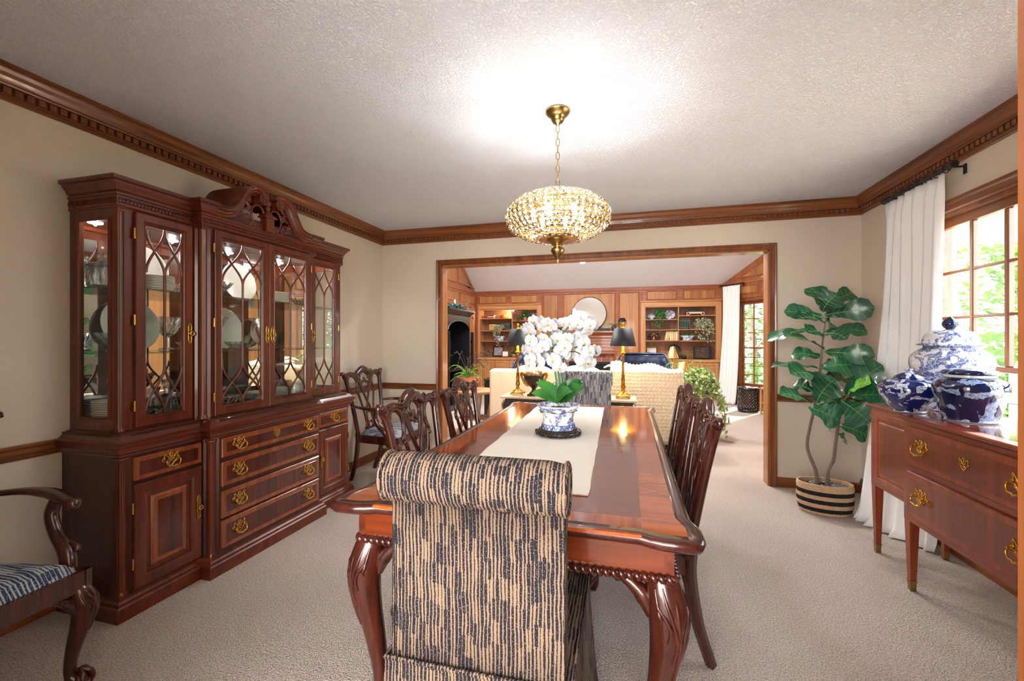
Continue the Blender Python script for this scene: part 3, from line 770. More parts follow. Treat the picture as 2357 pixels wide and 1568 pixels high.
def low_door(x0,x1,z0,z1,y,hs):
    m=MB(); P=[(x0,z0),(x0,z1),(x1,z1),(x1,z0)]; mp=lambda a,b,h:(a,y-h,b)
    m.sweep([(0,-.002),(0,.014),(.004,.018),(.046,.018),(.050,.014),(.056,.012),(.060,.006),(.060,-.002)],P,mp,closed=True)
    i=.058; m.box(x0+i,x1-i,y-.004,y+.002,z0+i,z1-i)
    j=.075; m.sweep([(0,.002),(0,.008),(.010,.015),(.03,.015),(.03,.002)],[(x0+j,z0+j),(x0+j,z1-j),(x1-j,z1-j),(x1-j,z0+j)],mp,closed=True,mi=2)
    k=.104; m.box(x0+k,x1-k,y-.0155,y-.001,z0+k,z1-k,mi=1)
    d=m.build('door',[MAT['mah_z'],MAT['mah_field'],MAT['mah_band']],cab)
    for q in (.25,.78): hinge(x0-.006 if hs<0 else x1+.006,y-.016,z0+(z1-z0)*q,d,.045)
    plate_hw(x1-.022 if hs<0 else x0+.022,y-.0185,z0+(z1-z0)*.56,d,.125)
    return d
low_door(c0-.335,c0-.008,.115,.598,-bd,-1); low_door(c1+.028,CL-.052,.115,.598,-bd,1)

# hutch ---------------------------------------------------------------
MB().prism(outl(hx0,hx1,c0,c1,hd,hD,.045)[::-1],XY,.836,.846).build('hutch_floor',MAT['mah_dark'],cab)
MB().prism(outl(hx0,hx1,c0,c1,hd,hD,.045)[::-1],XY,1.885,2.0).build('hutch_top',MAT['mah_dark'],cab)
m=MB()
for s,xx in ((1,hx0),(-1,hx1)):
    a,b=(xx,xx+s*.02)
    m.box(a,b,-hd+.028,-hd+.042,.846,1.885); m.box(a,b,BK-.060,BK,.846,1.885)
    m.box(a,b,-hd+.042,BK-.060,.846,.895); m.box(a,b,-hd+.042,BK-.060,1.835,1.885)
    m.prism([(xx+s*.001,-hd+.028),(xx+s*.028,-hd),(xx+s*.074,-hd),(xx+s*.074,-hd+.018),(xx+s*.022,-hd+.028)],XY,.846,1.885)
for xx,s in ((c0,1),(c1,-1)):
    m.prism([(xx,-hD+.05),(xx+s*.05,-hD),(xx+s*.072,-hD),(xx+s*.072,-hD+.022),(xx,-hd+.02),(xx-s*.012,-hd+.02),(xx-s*.012,-hd),(xx,-hd)],XY,.846,1.885)
m.box(hx0+.02,hx1-.02,BK-.004,BK,.846,1.885); 
m.build('hutch_frame',MAT['mah_z'],cab)
for xx in (hx0+.008,hx1-.012):
    MB().box(xx,xx+.004,-hd+.042,BK-.060,.895,1.835).build('side_pane',MAT['glass'],cab)
m=MB(); m.sweep([(0,0),(0,.006),(.006,.009),(.010,.004),(.010,0)],[(-hd+.042,.895),(-hd+.042,1.835),(BK-.060,1.835),(BK-.060,.895)],lambda a,b,h:(hx0-h,a,b),closed=True)
m.build('side_moulding',MAT['mah_z'],cab)
MB().box(hx0+.024,hx1-.024,BK-.008,BK-.004,.848,1.883).build('mirror_back',MAT['mirror'],cab)
for z in (1.205,1.52):
    MB().prism([(hx0+.026,BK-.012),(hx0+.026,-hd+.075),(hx0+.075,-hd+.03),(c0+.06,-hd+.03),(c0+.07,-hD+.035),(c1-.07,-hD+.035),(c1-.06,-hd+.03),(hx1-.075,-hd+.03),(hx1-.026,-hd+.075),(hx1-.026,BK-.012)][::-1],XY,z-.006,z).build('glass_shelf',MAT['shelf_glass'],cab)
# frieze with a lattice fret, cornice
fr=outs(hx0,hx1,c0,c1,hd,hD)
MB().sweep([(-.03,1.866),(-.001,1.866),(-.001,1.878),(.004,1.878),(.010,1.884),(.006,1.890),(.006,1.934),(.012,1.938),(.012,1.944),(-.03,1.944)],fr,XY).build('frieze',MAT['mah_x'],cab)
m=MB()
def fret(p0,p1,off=.0072):
    a,b=Vector(p0),Vector(p1); L=(b-a).length
    if L<.03: return
    d=(b-a)/L; n=Vector((d.y,-d.x)); k=max(1,round(L/.032)); 
    for ph in (0,pi):
        pts=[]
        for i in range(k*6+1):
            t=i/(k*6); q=a+d*(L*t)+n*off; pts.append((q.x,q.y,1.912+.014*sin(ph+t*k*pi*2/1)))
        m.tube(pts,.0024,4,cap=False)
    for i in range(k):
        q=a+d*(L*(i+.5)/k)+n*off; m.sphere((q.x,q.y,1.912),.0035,6,4)
for i in range(len(fr)-1): fret(fr[i],fr[i+1])
m.build('fret_band',MAT['mah_x'],cab)
COR=[(-.03,1.944),(.004,1.944),(.006,1.952),(.014,1.957),(.018,1.970),(.030,1.984),(.034,1.994),(.044,1.997),(.046,2.004),(.046,2.015),(-.03,2.015)]
MB().sweep(COR,[(hx0,BK),(hx0,-hd),(c0,-hd),(c0,-hD),(c0+.07,-hD)],XY).build('cornice',MAT['mah_x'],cab)
MB().sweep(COR,[(c1-.07,-hD),(c1,-hD),(c1,-hd),(hx1,-hd),(hx1,BK)],XY).build('cornice',MAT['mah_x'],cab)
# swan-neck pediment
pc=(c0+c1)/2
def neck(s):
    P=[(c0+.06,1.983),(c0+.13,1.985),(c0+.19,2.012),(c0+.235,2.075),(c0+.275,2.140),(c0+.325,2.170),(c0+.365,2.160),(c0+.382,2.140)]
    pts=[Vector((p.x,p.y)) for p in bez([(a,b,0) for a,b in P],5)]
    if s<0: pts=[Vector((2*pc-p.x,p.y)) for p in pts][::-1]
    prof=[(-.030,-.25),(-.030,.046),(-.022,.048),(-.018,.040),(-.006,.036),(.0,.026),(.010,.022),(.016,.012),(.026,.010),(.026,-.02),(-.016,-.04),(-.016,-.25)]
    m=MB(); m.sweep(prof,pts,lambda a,b,h:(a,-hD-h,b),smooth=False)
    m.build('swan_neck',MAT['mah_x'],cab)
    cx,cz=(c0+.368,2.128); cx=cx if s>0 else 2*pc-cx
    m=MB(); m.prism(circ(.034,20,cx,cz),lambda a,b,h:(a,-hD-h,b),-.16,.044)
    m.tube([(cx+.026*cos(t),-hD-.044,cz+.026*sin(t)) for t in [2*pi*i/16 for i in range(16)]],.004,5,loop=True)
    for i in range(8):
        t=2*pi*i/8; m.sphere((cx+.013*cos(t),-hD-.045,cz+.013*sin(t)),.007,6,4)
    m.sphere((cx,-hD-.047,cz),.007,8,5)
    m.build('rosette',MAT['mah_x'],cab)
neck(1); neck(-1)
m=MB()
def spiral(cx,cz,r,turns=1.3,ph=0,dr=1,thick=.0085):
    pts=[]
    for i in range(22):
        t=i/21; rr=r*(1-.8*t); a=ph+dr*2*pi*turns*t
        pts.append((cx+rr*cos(a),-hD+.002,cz+rr*sin(a)))
    m.tube(pts,[thick,thick*.85,thick*.8,thick*1.25],6,flat=(.7,1.1),up=(0,1,0))
for s in (1,-1):
    X=lambda q:(pc-q) if s>0 else (pc+q)
    for (q,z,r,tn,ph) in ((.165,2.075,.034,1.3,2.2),(.20,2.015,.028,1.2,-.8),(.150,2.005,.026,1.2,3.4),(.245,1.995,.026,1.3,1.2),(.29,1.974,.018,1.1,-.5),(.125,2.055,.02,1.1,.6),(.10,1.972,.022,1.2,2.4),(.055,1.966,.018,1.1,0),(.205,2.06,.022,1.2,.2),(.325,1.962,.013,1,1.8),(.14,2.115,.02,1.1,-1.2)):
        spiral(X(q),z,r,tn,ph if s>0 else pi-ph,s)
    # ring round the oval opening, and links
    m.tube([(X(.068)+.048*cos(t)*1.0,-hD+.002,2.035+.062*sin(t)) for t in [2*pi*i/28 for i in range(28)]],.0075,6,loop=True,flat=(.7,1),up=(0,1,0))
    for a,b in (((.36,1.955),(.27,1.978)),((.27,1.978),(.225,2.02)),((.225,2.02),(.18,2.10)),((.11,2.04),(.15,2.10)),((.13,1.97),(.20,1.99)),((.04,1.952),(.36,1.952)),((.03,1.975),(.09,1.99))):
        m.tube([(X(a[0]),-hD+.002,a[1]),(X(b[0]),-hD+.002,b[1])],.007,5,flat=(.7,1),up=(0,1,0))
m.build('pierced_fretwork',MAT['mah_x'],cab)
m=MB()
for dz,wd in ((0,.030),): m.prism([(-.026,-.03),(.026,-.03),(.030,.03),(-.030,.03)],lambda a,b,h:(pc+a,-hD-b*.9+.0,h),1.945,2.03)
m.box(pc-.046,pc+.046,-hD-.040,-hD+.03,2.03,2.042,.003); m.box(pc-.036,pc+.036,-hD-.034,-hD+.026,2.042,2.052,.003)
m.lathe([(.030,2.052),(.026,2.062),(.016,2.074),(.013,2.085),(.020,2.094),(.012,2.103),(.020,2.116),(.024,2.128),(.018,2.142),(.010,2.150),(.014,2.158),(.009,2.168),(.012,2.176),(.0005,2.186)],18,(pc,-hD-.004,0))
m.build('urn_finial',MAT['mah_z'],cab)

# glazed doors
def glazed_door(x0,x1,z0,z1,y,hs):
    fw=.052
    m=MB(); mp=lambda a,b,h:(a,y-h,b)
    m.sweep([(0,-.002),(0,.016),(.003,.019),(.036,.019),(.038,.015),(.043,.017),(.047,.013),(.052,.006),(.052,-.002)],[(x0,z0),(x0,z1),(x1,z1),(x1,z0)],mp,closed=True)
    d=m.build('glazed_door',MAT['mah_z'],cab)
    gx0,gx1,gz0,gz1=x0+fw,x1-fw,z0+fw,z1-fw; W=gx1-gx0; H=gz1-gz0; cx=(gx0+gx1)/2; S=.25*H
    MB().box(gx0-.004,gx1+.004,y-.004,y-.001,gz0-.004,gz1+.004).build('pane',MAT['glass'],d)
    def cur(xa,xb,za,zb):
        pts=[]
        for i in range(15):
            t=i/14; pts.append((xa+(xb-xa)*(.5-.5*cos(pi*t)),y-.008,za+(zb-za)*t))
        MB().tube(pts,.0062,6,flat=(.8,1),up=(0,1,0)).build('muntin',MAT['mah_z'],d)
    for e in (gx0,gx1):
        cur(cx,e,gz1,gz1-S*.98); cur(e,cx,gz1-.02,gz1-S*1.02); cur(cx,e,gz0,gz0+S*.98); cur(e,cx,gz0+.02,gz0+S*1.02)
    MB().tube([(cx,y-.008,gz0+S),(cx,y-.008,gz1-S)],.0066,6,flat=(.8,1),up=(0,1,0)).build('muntin',MAT['mah_z'],d)
    for q in (.10,.5,.90): hinge(x0-.005 if hs<0 else x1+.005,y-.017,z0+(z1-z0)*q,d,.045)
    plate_hw(x1-.019 if hs<0 else x0+.019,y-.0195,z0+(z1-z0)*.44,d,.105)
    return d
glazed_door(hx0+.066,c0-.012,.850,1.874,-hd,-1)
glazed_door(c0+.062,pc-.0015,.850,1.874,-hD,-1); glazed_door(pc+.0015,c1-.062,.850,1.874,-hD,1)
glazed_door(c1+.014,hx1-.066,.850,1.874,-hd,1)

# ------------------------------------------------------------------ tableware in the cabinet
def dup(o,loc,rot=None,label=None,group=None,scale=None):
    c=copy_tree(o); c.location=loc
    if rot is not None: c.rotation_euler=rot
    if scale: c.scale=(scale,)*3
    if label: c['label']=label
    if group: c['group']=group
    return c
def plate_mesh(R,name='plate',mat='china',n=32,rim=.30):
    m=MB(); h=R*.12
    m.lathe([(.0005,.004),(R*(1-rim)*.95,.004),(R*(1-rim),.006),(R*(1-rim)*1.06,h*.55),(R*.97,h),(R,h+.001),(R,h-.002),(R*.95,h-.005),(R*(1-rim)*1.02,h*.3),(R*(1-rim)*.8,.0),(.0005,.0)],n,cap=False)
    return m.build(name,MAT[mat])
_p={}
def stack(a,b,z,n,R,label,group,mat='china',step=.0085):
    for i in range(n):
        k=(R,mat)
        if k not in _p: o=plate_mesh(R,'plate',mat); _p[k]=o
        else: o=_p[k].copy(); col.objects.link(o)
        lb=label.replace('in the','topmost in the',1) if i==n-1 else label
        tag(o,lb,'plate',group); o.location=cabw(a,b,z+.001+i*step); o.rotation_euler=(0,0,random.random()*6)
def standing(a,z,R,label,mat='china_emb',tilt=12,b=-.055):
    o=plate_mesh(R,'display_plate',mat,40,.34); tag(o,label,'plate')
    p=cabw(a,b,z); t=radians(90-tilt)
    # front of the plate faces the room (+x world) leaning back on the mirror
    o.rotation_euler=(0,t,0); o.location=(p.x+.02,p.y,z+R*cos(radians(tilt))+.002)
    return o
DK,S1,S2=.846,1.205,1.52
stack(.150,-.150,DK,14,.098,'cream dinner plate in the tall stack behind the glass end of the china cabinet','plates in the near deck stack')
stack(.285,-.205,S2,9,.085,'cream plate in the stack on the top shelf of the near narrow cabinet bay','plates in the near top-shelf stack')
stack(1.03,-.245,S2,8,.095,'cream plate in the top-shelf stack behind the middle pair of cabinet doors','plates in the middle top-shelf stack')
stack(.93,-.23,DK,9,.078,'patterned saucer in the lower stack behind the middle pair of cabinet doors','saucers in the middle deck stack')
stack(1.09,-.20,DK,10,.085,'patterned plate in the lower stack beside the saucers behind the middle cabinet doors','plates in the middle deck stack')
stack(1.43,-.15,DK,11,.09,'cream plate in the stack at the foot of the cabinet bay by the armchair','plates in the far deck stack')
standing(.325,S2,.130,'embossed white platter stood on the top shelf of the near cabinet bay',b=-.035)
standing(.265,S1,.140,'large embossed white plate stood on the middle shelf of the near cabinet bay',b=-.035)
standing(.90,S2,.13,'white platter stood on the top shelf behind the middle pair of cabinet doors',b=-.06)
standing(.79,S1,.135,'white platter stood on the middle shelf behind the middle pair of cabinet doors',b=-.06)
standing(1.10,S1,.11,'dull silver plate stood on the middle shelf behind the middle cabinet doors','silver',b=-.06)
def crystal(name,label,cat,prof,a,b,z,facets=14,amp=.05,twist=0,zlo=0,zhi=9,lid=None,n=None,scallop=0):
    m=MB(); n=n or facets*4
    def mod(t,i):
        zz=prof[i][1]
        q=1+(amp*cos(facets*t+twist*zz*40) if zlo<=zz<=zhi else 0)
        return q
    m.lathe(prof,n,(0,0,0),mod,cap=False,smooth=False)
    r=thing(name,label,cat,cabw(a,b,z+.001))
    bo=m.build('bowl' if lid is None else 'body',MAT['crystal'],r)
    if lid: MB().lathe(lid,n,(0,0,0),lambda t,i:1+.04*cos(facets*t),cap=False,smooth=False).build('lid',MAT['crystal'],r)
    return r
crystal('biscuit_jar','cut crystal biscuit jar with ball-topped lid on the top cabinet shelf','jar',[(.0005,.004),(.058,.004),(.064,.012),(.066,.05),(.064,.085),(.056,.098),(.060,.104),(.056,.104),(.052,.096),(.058,.05),(.055,.012),(.0005,.01)],.118,-.112,S2,12,.06,1.2,0,.09,
        [(.066,.104),(.068,.110),(.050,.120),(.022,.128),(.012,.136),(.024,.146),(.028,.158),(.022,.170),(.0005,.174)])
def dish(a,b,z,label,R=.10,H=.085,name='crystal_bowl',fac=12,foot=.045):
    return crystal(name,label,'bowl',[(.0005,.003),(foot,.003),(foot*.9,.010),(foot*.55,.020),(R*.55,H*.45),(R*.85,H*.75),(R,H),(R*.96,H),(R*.8,H*.75),(R*.45,H*.45),(.0005,H*.36)],a,b,z,fac,.055,.8,.02,9)
dish(.140,-.165,S1,'scalloped cut crystal fruit bowl on the middle shelf of the near cabinet bay',.085,.095)
dish(.645,-.265,DK,'low cut crystal bowl on the floor of the cabinet behind the middle doors',.075,.07)
dish(.51,-.13,DK,'deep cut crystal bowl at the mirror behind the middle cabinet doors',.085,.10)
dish(.79,-.27,DK,'straight ribbed crystal ice bowl among cut glass behind the middle cabinet doors',.06,.075,fac=20,foot=.05)
dish(.62,-.20,S2,'cut crystal bowl on the top shelf behind the middle cabinet doors',.10,.09)
dish(1.17,-.20,S2,'small crystal dish beside the plate stack on the top cabinet shelf',.05,.05)
dish(.74,-.23,S1,'small crystal dish beside the crystal compote on the middle cabinet shelf',.055,.05)
dish(1.37,-.16,S2,'wavy crystal dish on the top shelf of the cabinet bay by the armchair',.07,.06)
dish(1.00,-.24,S1,'shallow crystal dish on the middle shelf behind the middle cabinet doors',.055,.04)
crystal('crystal_compote','tall flared crystal compote on the middle shelf behind the cabinet doors','compote',[(.0005,.003),(.045,.003),(.042,.008),(.012,.018),(.010,.075),(.018,.085),(.04,.10),(.06,.14),(.088,.20),(.085,.20),(.055,.14),(.03,.105),(.0005,.095)],.60,-.20,S1,10,.06,.6,.08,9)
crystal('crystal_decanter','square-cut crystal decanter at the foot of the near glazed cabinet door','decanter',[(.0005,.003),(.045,.003),(.048,.05),(.046,.10),(.026,.125),(.014,.135),(.014,.165),(.022,.172),(.0005,.173)],.325,-.235,DK,8,.07,1,0,.1,
        [(.012,.172),(.020,.182),(.024,.196),(.014,.21),(.0005,.214)])
crystal('crystal_pitcher','cut crystal pitcher beside the decanter in the near cabinet bay','pitcher',[(.0005,.003),(.045,.003),(.05,.01),(.058,.05),(.052,.10),(.042,.13),(.052,.165),(.05,.165),(.039,.13),(.049,.10),(.053,.05),(.0005,.012)],.325,-.105,DK,12,.05,1,.01,.1)
for i,(a,b) in enumerate(((.195,-.283),(.26,-.27))):
    crystal('crystal_goblet','cut crystal goblet in front of the plate stack in the near cabinet bay','goblet',[(.0005,.002),(.03,.002),(.028,.005),(.006,.012),(.006,.05),(.02,.06),(.033,.09),(.032,.12),(.030,.12),(.03,.09),(.0005,.062)],a,b,DK,10,.05,0,.06,9)['group']='goblets in the near cabinet bay'

for a,b in ((.21,-.17),(.63,-.20),(1.02,-.20),(1.45,-.17)):
    MB().lathe([(.0005,1.878),(.028,1.878),(.032,1.880),(.032,1.885),(.0005,1.885)],20,(a,b,0),cap=False).build('puck_light',bpy.data.materials.get('cabinet_puck') or plain('cabinet_puck',(1,1,1,1),.4,emit=((1,.96,.9,1),.5)),cab)
    point('cabinet_lamp',cabw(a,b,1.872),.45,(1,.96,.9),.006)
# ================================================================== dining table
TX,TY,THW,THL,TZ=-.367,2.322,.557,1.158,.755
tbl=thing('dining_table','long polished mahogany dining table with serpentine edges and cabriole legs','table',(TX,TY,0))
def corner(sx,sy):
    c=[(-.022,.24),(-.021,.17),(-.010,.135),(-.001,.105),(0,.04),(-.010,.012),(-.034,0),(-.105,.001),(-.135,.009),(-.165,.022),(-.24,.024)]
    return [(sx*(THW+a),sy*(THL-b)) for a,b in c]
OUT=corner(1,1)+corner(-1,1)[::-1]+corner(-1,-1)+corner(1,-1)[::-1]     # counter-clockwise
MB().sweep([(-.04,-.034),(-.016,-.034),(-.006,-.030),(.0,-.022),(.002,-.014),(0,-.006),(-.006,-.001),(-.012,0),(-.04,0)],OUT,lambda a,b,h:(a,b,TZ+h),closed=True,smooth=True).build('edge_moulding',MAT['chair'],tbl)
def clip_y(poly,y0,y1):
    def half(P,f):
        R=[]
        for i in range(len(P)):
            a,b=P[i-1],P[i]; fa,fb=f(a),f(b)
            if (fa>=0)!=(fb>=0):
                t=fa/(fa-fb); R.append((a[0]+(b[0]-a[0])*t,a[1]+(b[1]-a[1])*t))
            if fb>=0: R.append(b)
        return R
    return half(half(poly,lambda p:p[1]-y0),lambda p:y1-p[1])
inner=[(a*.976,b*.988) for a,b in OUT]
for y0,y1,bn,bf in ((-THL,-.172,.105,0),(-.170,.268,0,0),(.270,THL,0,.105)):
    P=clip_y(inner,y0,y1)
    m=MB(); m.prism(P,XY,TZ-.02,TZ-.0008)
    fx=THW-.022-.135
    fy0=y0+(bn+.03 if bn else .001); fy1=y1-(bf+.03 if bf else .001)
    m.prism([(-fx,fy0),(fx,fy0),(fx,fy1),(-fx,fy1)],XY,TZ-.01,TZ,mi=1)
    if bn or bf:
        e0,e1=(y0+.02,fy0-.0005) if bn else (fy1+.0005,y1-.02)
        m.prism(clip_y([(-fx,e0),(fx,e0),(fx,e1),(-fx,e1)],-9,9),XY,TZ-.01,TZ-.0003,mi=2)
    m.build('tabletop_panel',[MAT['table_band'],MAT['table_field'],MAT['table_end_band']],tbl)
AXW,AYL=.485,1.085
m=MB(); 
for s in (1,-1):
    MB().box(s*AXW,s*(AXW-.025),-AYL,AYL,.632,TZ-.034).build('apron',MAT['mah_y'],tbl)
    MB().box(-AXW+.025,AXW-.025,s*AYL,s*(AYL-.025),.632,TZ-.034).build('apron',wood('table_apron',srgb(86,32,12),srgb(128,56,24),'x',1,.2,.45) if s>0 else bpy.data.materials['table_apron'],tbl)
def gadroon(p0,p1,z,r=.013,par=tbl):
    a,b=Vector(p0),Vector(p1); L=(b-a).length; d=(b-a)/L; n=Vector((d.y,-d.x)); k=int(L/.021); m=MB()
    for i in range(k):
        c=a+d*((i+.5)*L/k)
        q=[(c.x-d.x*.010,c.y-d.y*.010,z+.010),(c.x+n.x*.008,c.y+n.y*.008,z+.0),(c.x+d.x*.010+n.x*.003,c.y+d.y*.010+n.y*.003,z-.012)]
        m.tube(bez(q,3),[r*.45,r*.75,r*.8,r*.7,r*.4],6)
    m.tube([(a.x,a.y,z),(b.x,b.y,z)],r*.8,6)
    return m.build('gadroon_moulding',MAT['chair'],par)
for s in (1,-1):
    gadroon((s*AXW,-s*AYL),(s*AXW,s*AYL),.622); gadroon((-s*AXW,-s*AYL),(s*AXW,-s*AYL),.622) if s>0 else gadroon((AXW,AYL),(-AXW,AYL),.622)
def cabriole(par,x,y,dx,dy,h,sc_=1.0,mat='chair',claw=True,carve=True,name='leg',ear=True):
    """cabriole leg at (x,y); (dx,dy) the outward diagonal; square block on top"""
    m=MB(); u=Vector((dx,dy,0)).normalized()
    prof=[(h,.0,.040),(h*.95,.012,.046),(h*.86,.026,.050),(h*.76,.026,.045),(h*.62,.014,.037),(h*.45,-.004,.030),(h*.28,-.018,.024),(h*.15,-.020,.022),(h*.09,-.008,.028),(h*.05,.008,.034)]
    pts=[Vector((x,y,0))+u*(o*sc_)+Vector((0,0,z)) for z,o,r in prof]
    m.tube(bez(pts,4),[r*sc_ for _,_,r in prof],10)
    f=Vector((x,y,0))+u*(.012*sc_)
    m.sphere((f.x,f.y,.030*sc_),.034*sc_,12,8)
    if claw:
        for k in (-1,0,1,2.6):
            a=atan2(u.y,u.x)+k*1.15; d=Vector((cos(a),sin(a),0))
            m.tube(bez([f+Vector((0,0,.075*sc_)),f+d*(.034*sc_)+Vector((0,0,.055*sc_)),f+d*(.042*sc_)+Vector((0,0,.028*sc_)),f+d*(.036*sc_)+Vector((0,0,.004*sc_))],3),[.010*sc_,.012*sc_,.010*sc_,.005*sc_],6)
    o=m.build(name,MAT[mat],par)
    if carve:
        c=MB(); B=Vector((-u.y,u.x,0))
        for s in (-1,1):
            for q,(z0,z1,w0,w1) in enumerate(((.96,.55,.010,.004),(.98,.66,.030,.016),(.97,.76,.046,.034),(.95,.84,.056,.05))):
                P=[]
                for i in range(7):
                    t=i/6; z=h*(z0+(z1-z0)*t)
                    for (za,oa,ra),(zb_,ob,rb) in zip(prof,prof[1:]):
                        if zb_<=z<=za+1e-6: f_=(za-z)/(za-zb_); oo=oa+(ob-oa)*f_; rr=ra+(rb-ra)*f_; break
                    w_=w0+(w1-w0)*t+.006*sin(t*pi*2)
                    P.append(Vector((x,y,z))+u*((oo+sqrt(max(.0002,rr*rr-min(w_,rr*.95)**2)))*sc_)+B*(s*min(w_,rr*.95)*sc_))
                c.tube(P,[.003*sc_,.006*sc_,.005*sc_,.007*sc_,.003*sc_],5)
            e=Vector((x,y,h*.90))+u*(.04*sc_)+B*(s*.03*sc_)
            c.sphere(e,.010*sc_,8,5)
        c.build('acanthus_carving',MAT[mat],o)
    if ear:
        for s,dv in ((0,Vector((-dx,0,0)).normalized()),(1,Vector((0,-dy,0)).normalized())):
            e=MB(); b=Vector((x,y,h))+Vector((dx,dy,0))*.012
            P=[b+dv*(.03*sc_)+Vector((0,0,-.10*sc_)),b+dv*(.05*sc_)+Vector((0,0,-.055*sc_)),b+dv*(.085*sc_)+Vector((0,0,-.022*sc_)),b+dv*(.115*sc_)+Vector((0,0,-.008*sc_))]
            e.tube(bez(P,4),[.016*sc_,.024*sc_,.016*sc_,.011*sc_],7)
            e.sphere(P[-1]+Vector((0,0,-.006*sc_)),.013*sc_,8,6)
            e.build('knee_bracket',MAT[mat],o)
    return o
for sx in (1,-1):
    for sy in (1,-1):
        cabriole(tbl,sx*(AXW-.035),sy*(AYL-.035),sx,sy,.615,1.08)

# ================================================================== carved side chairs and armchairs
def yb(z): return -.215-(z-.45)*.17-.02*max(0,(z-.75))
def BK_(x,z): return Vector((x,yb(z),z))
def make_chair(name,label,arms=False,group=None):
    t=thing(name,label,'chair',group=group)
    k=1.12 if arms else 1.0
    fw,bw,sd=.265*k,.205*k,.215
    # seat rails
    def rail(p0,p1,n):
        a,b=Vector(p0),Vector(p1); d=(b-a).normalized(); nn=Vector((d.y,-d.x)); q=nn*.022
        MB().prism([(a.x,a.y),(b.x,b.y),(b.x-q.x,b.y-q.y),(a.x-q.x,a.y-q.y)][::-1],XY,.355,.425).build(n,MAT['chair'],t)
    rail((-bw,-sd),(bw,-sd),'seat_rail'); rail((bw,-sd),(fw,sd),'seat_rail'); rail((fw,sd),(-fw,sd),'seat_rail'); rail((-fw,sd),(-bw,-sd),'seat_rail')
    def cush(u,v):
        y=-sd+.02+(2*sd-.035)*v; w_=(bw+(fw-bw)*v)-.016; x=(u*2-1)*w_
        e=min(1,min(u,1-u)*7,min(v,1-v)*7); e=sin(e*pi/2)
        return (x,y,.422+.045*e**.6+.006*sin(u*pi)*sin(v*pi))
    MB().grid(cush,15,15).build('seat',MAT['seat'],t,uv='roll')
    for s in (1,-1): cabriole(t,s*(fw-.03),sd-.03,s,1,.36,.82,'chair',name='leg',carve=True)
    for s in (1,-1):
        P=bez([(s*bw*.86,-sd-.085,.0),(s*bw*.90,-sd-.035,.16),(s*bw*.95,-sd-.004,.34),(s*bw*.97,-sd-.004,.44)],5)
        MB().tube(P,[.017,.019,.022,.023],4,flat=(1.2,1.2)).build('leg',MAT['chair'],t)
        # post with scrolled ear
        P=bez([BK_(s*bw*.97,.42),BK_(s*bw*1.02,.60),BK_(s*bw*1.12,.78),BK_(s*bw*1.20,.90),BK_(s*(bw*1.27+.005),.945)],5)
        p=MB(); p.tube(P,[.019,.019,.018,.019,.021],8)
        p.tube(bez([BK_(s*bw*1.20,.935),BK_(s*bw*1.30,.957),BK_(s*bw*1.42,.968),BK_(s*bw*1.45,.952)],4),[.020,.022,.017,.011],8)
        po=p.build('back_post',MAT['chair'],t)
        c=MB(); L=len(P)
        c.tube([P[i]+Vector((s*.004*sin(i*2.1),.0175,0)) for i in range(2,L)],.0045,5)
        c.tube([P[i]+Vector((-s*.004*sin(i*2.1),.0175,0)) for i in range(2,L)],.0035,5)
        c.build('carving',MAT['chair'],po)
    q=bw/.205
    cr=MB()
    half=[(.262,.948),(.235,.952),(.20,.957),(.165,.957),(.13,.950),(.10,.952),(.07,.966),(.035,.985),(0,.992)]
    pts=[BK_(x*q,z) for x,z in half]; pts=pts+[Vector((-p.x,p.y,p.z)) for p in pts[::-1][1:]]
    cr.tube(bez(pts,3),[.016,.019,.020,.017,.021,.024,.030,.034,.036,.034,.030,.024,.021,.017,.020,.019,.016],8,flat=(.75,1),up=(0,-1,0))
    co=cr.build('crest_rail',MAT['chair'],t)
    sh=MB()
    for i in range(-4,5):
        a=i*.30; sh.tube(bez([BK_(0,.965)+Vector((0,.016,0)),BK_(.030*sin(a),.965+.022*cos(a))+Vector((0,.024,0)),BK_(.058*sin(a)*q,.965+.040*cos(a))+Vector((0,.010,0))],3),[.004,.008,.006],5)
    sh.build('shell_carving',MAT['chair'],co)
    for s in (1,-1):
        sh=MB(); sh.tube(bez([BK_(s*.09,.972)+Vector((0,.012,0)),BK_(s*.12,.985)+Vector((0,.012,0)),BK_(s*.135,.968)+Vector((0,.014,0)),BK_(s*.115,.958)+Vector((0,.018,0))],3),.007,5)
        sh.tube(bez([BK_(s*.16*q,.968)+Vector((0,.010,0)),BK_(s*.20*q,.974)+Vector((0,.010,0)),BK_(s*.235*q,.962)+Vector((0,.014,0))],3),.006,5)
        sh.tube([BK_(s*.115,.965)+Vector((0,.012,0)),BK_(s*.17*q,.966)+Vector((0,.010,0))],.006,5)
        sh.build('crest_carving',MAT['chair'],co)
    # pierced splat of interlaced ribbons
    sp=MB(); F=dict(n=7,flat=(.75,1.25),up=(0,1,0))
    for s in (1,-1):
        R=lambda L_:bez([BK_(s*x*q,z) for x,z in L_],4)
        sp.tube(R([(.225,.905),(.213,.932),(.185,.945),(.150,.938),(.122,.912),(.110,.872),(.116,.832),(.132,.802),(.128,.785)]),[.012,.012,.013,.013,.013,.012,.011,.009],**F)
        sp.sphere(BK_(s*.128*q,.783)+Vector((0,.004,0)),.012,8,6)
        sp.tube(R([(.118,.80),(.112,.765),(.098,.715),(.080,.645),(.066,.565),(.060,.50),(.066,.462)]),[.008,.011,.011,.010,.010,.011,.014],**F)
        sp.tube(R([(.118,.955),(.098,.925),(.085,.880),(.058,.815),(.022,.735),(-.014,.655),(-.034,.585),(-.040,.52),(-.030,.465)]),[.013,.012,.011,.011,.011,.011,.011,.012],**F)
        sp.tube(R([(.030,.962),(.055,.935),(.062,.905),(.046,.880),(.026,.872),(.010,.885),(.0,.915)]),.010,**F)
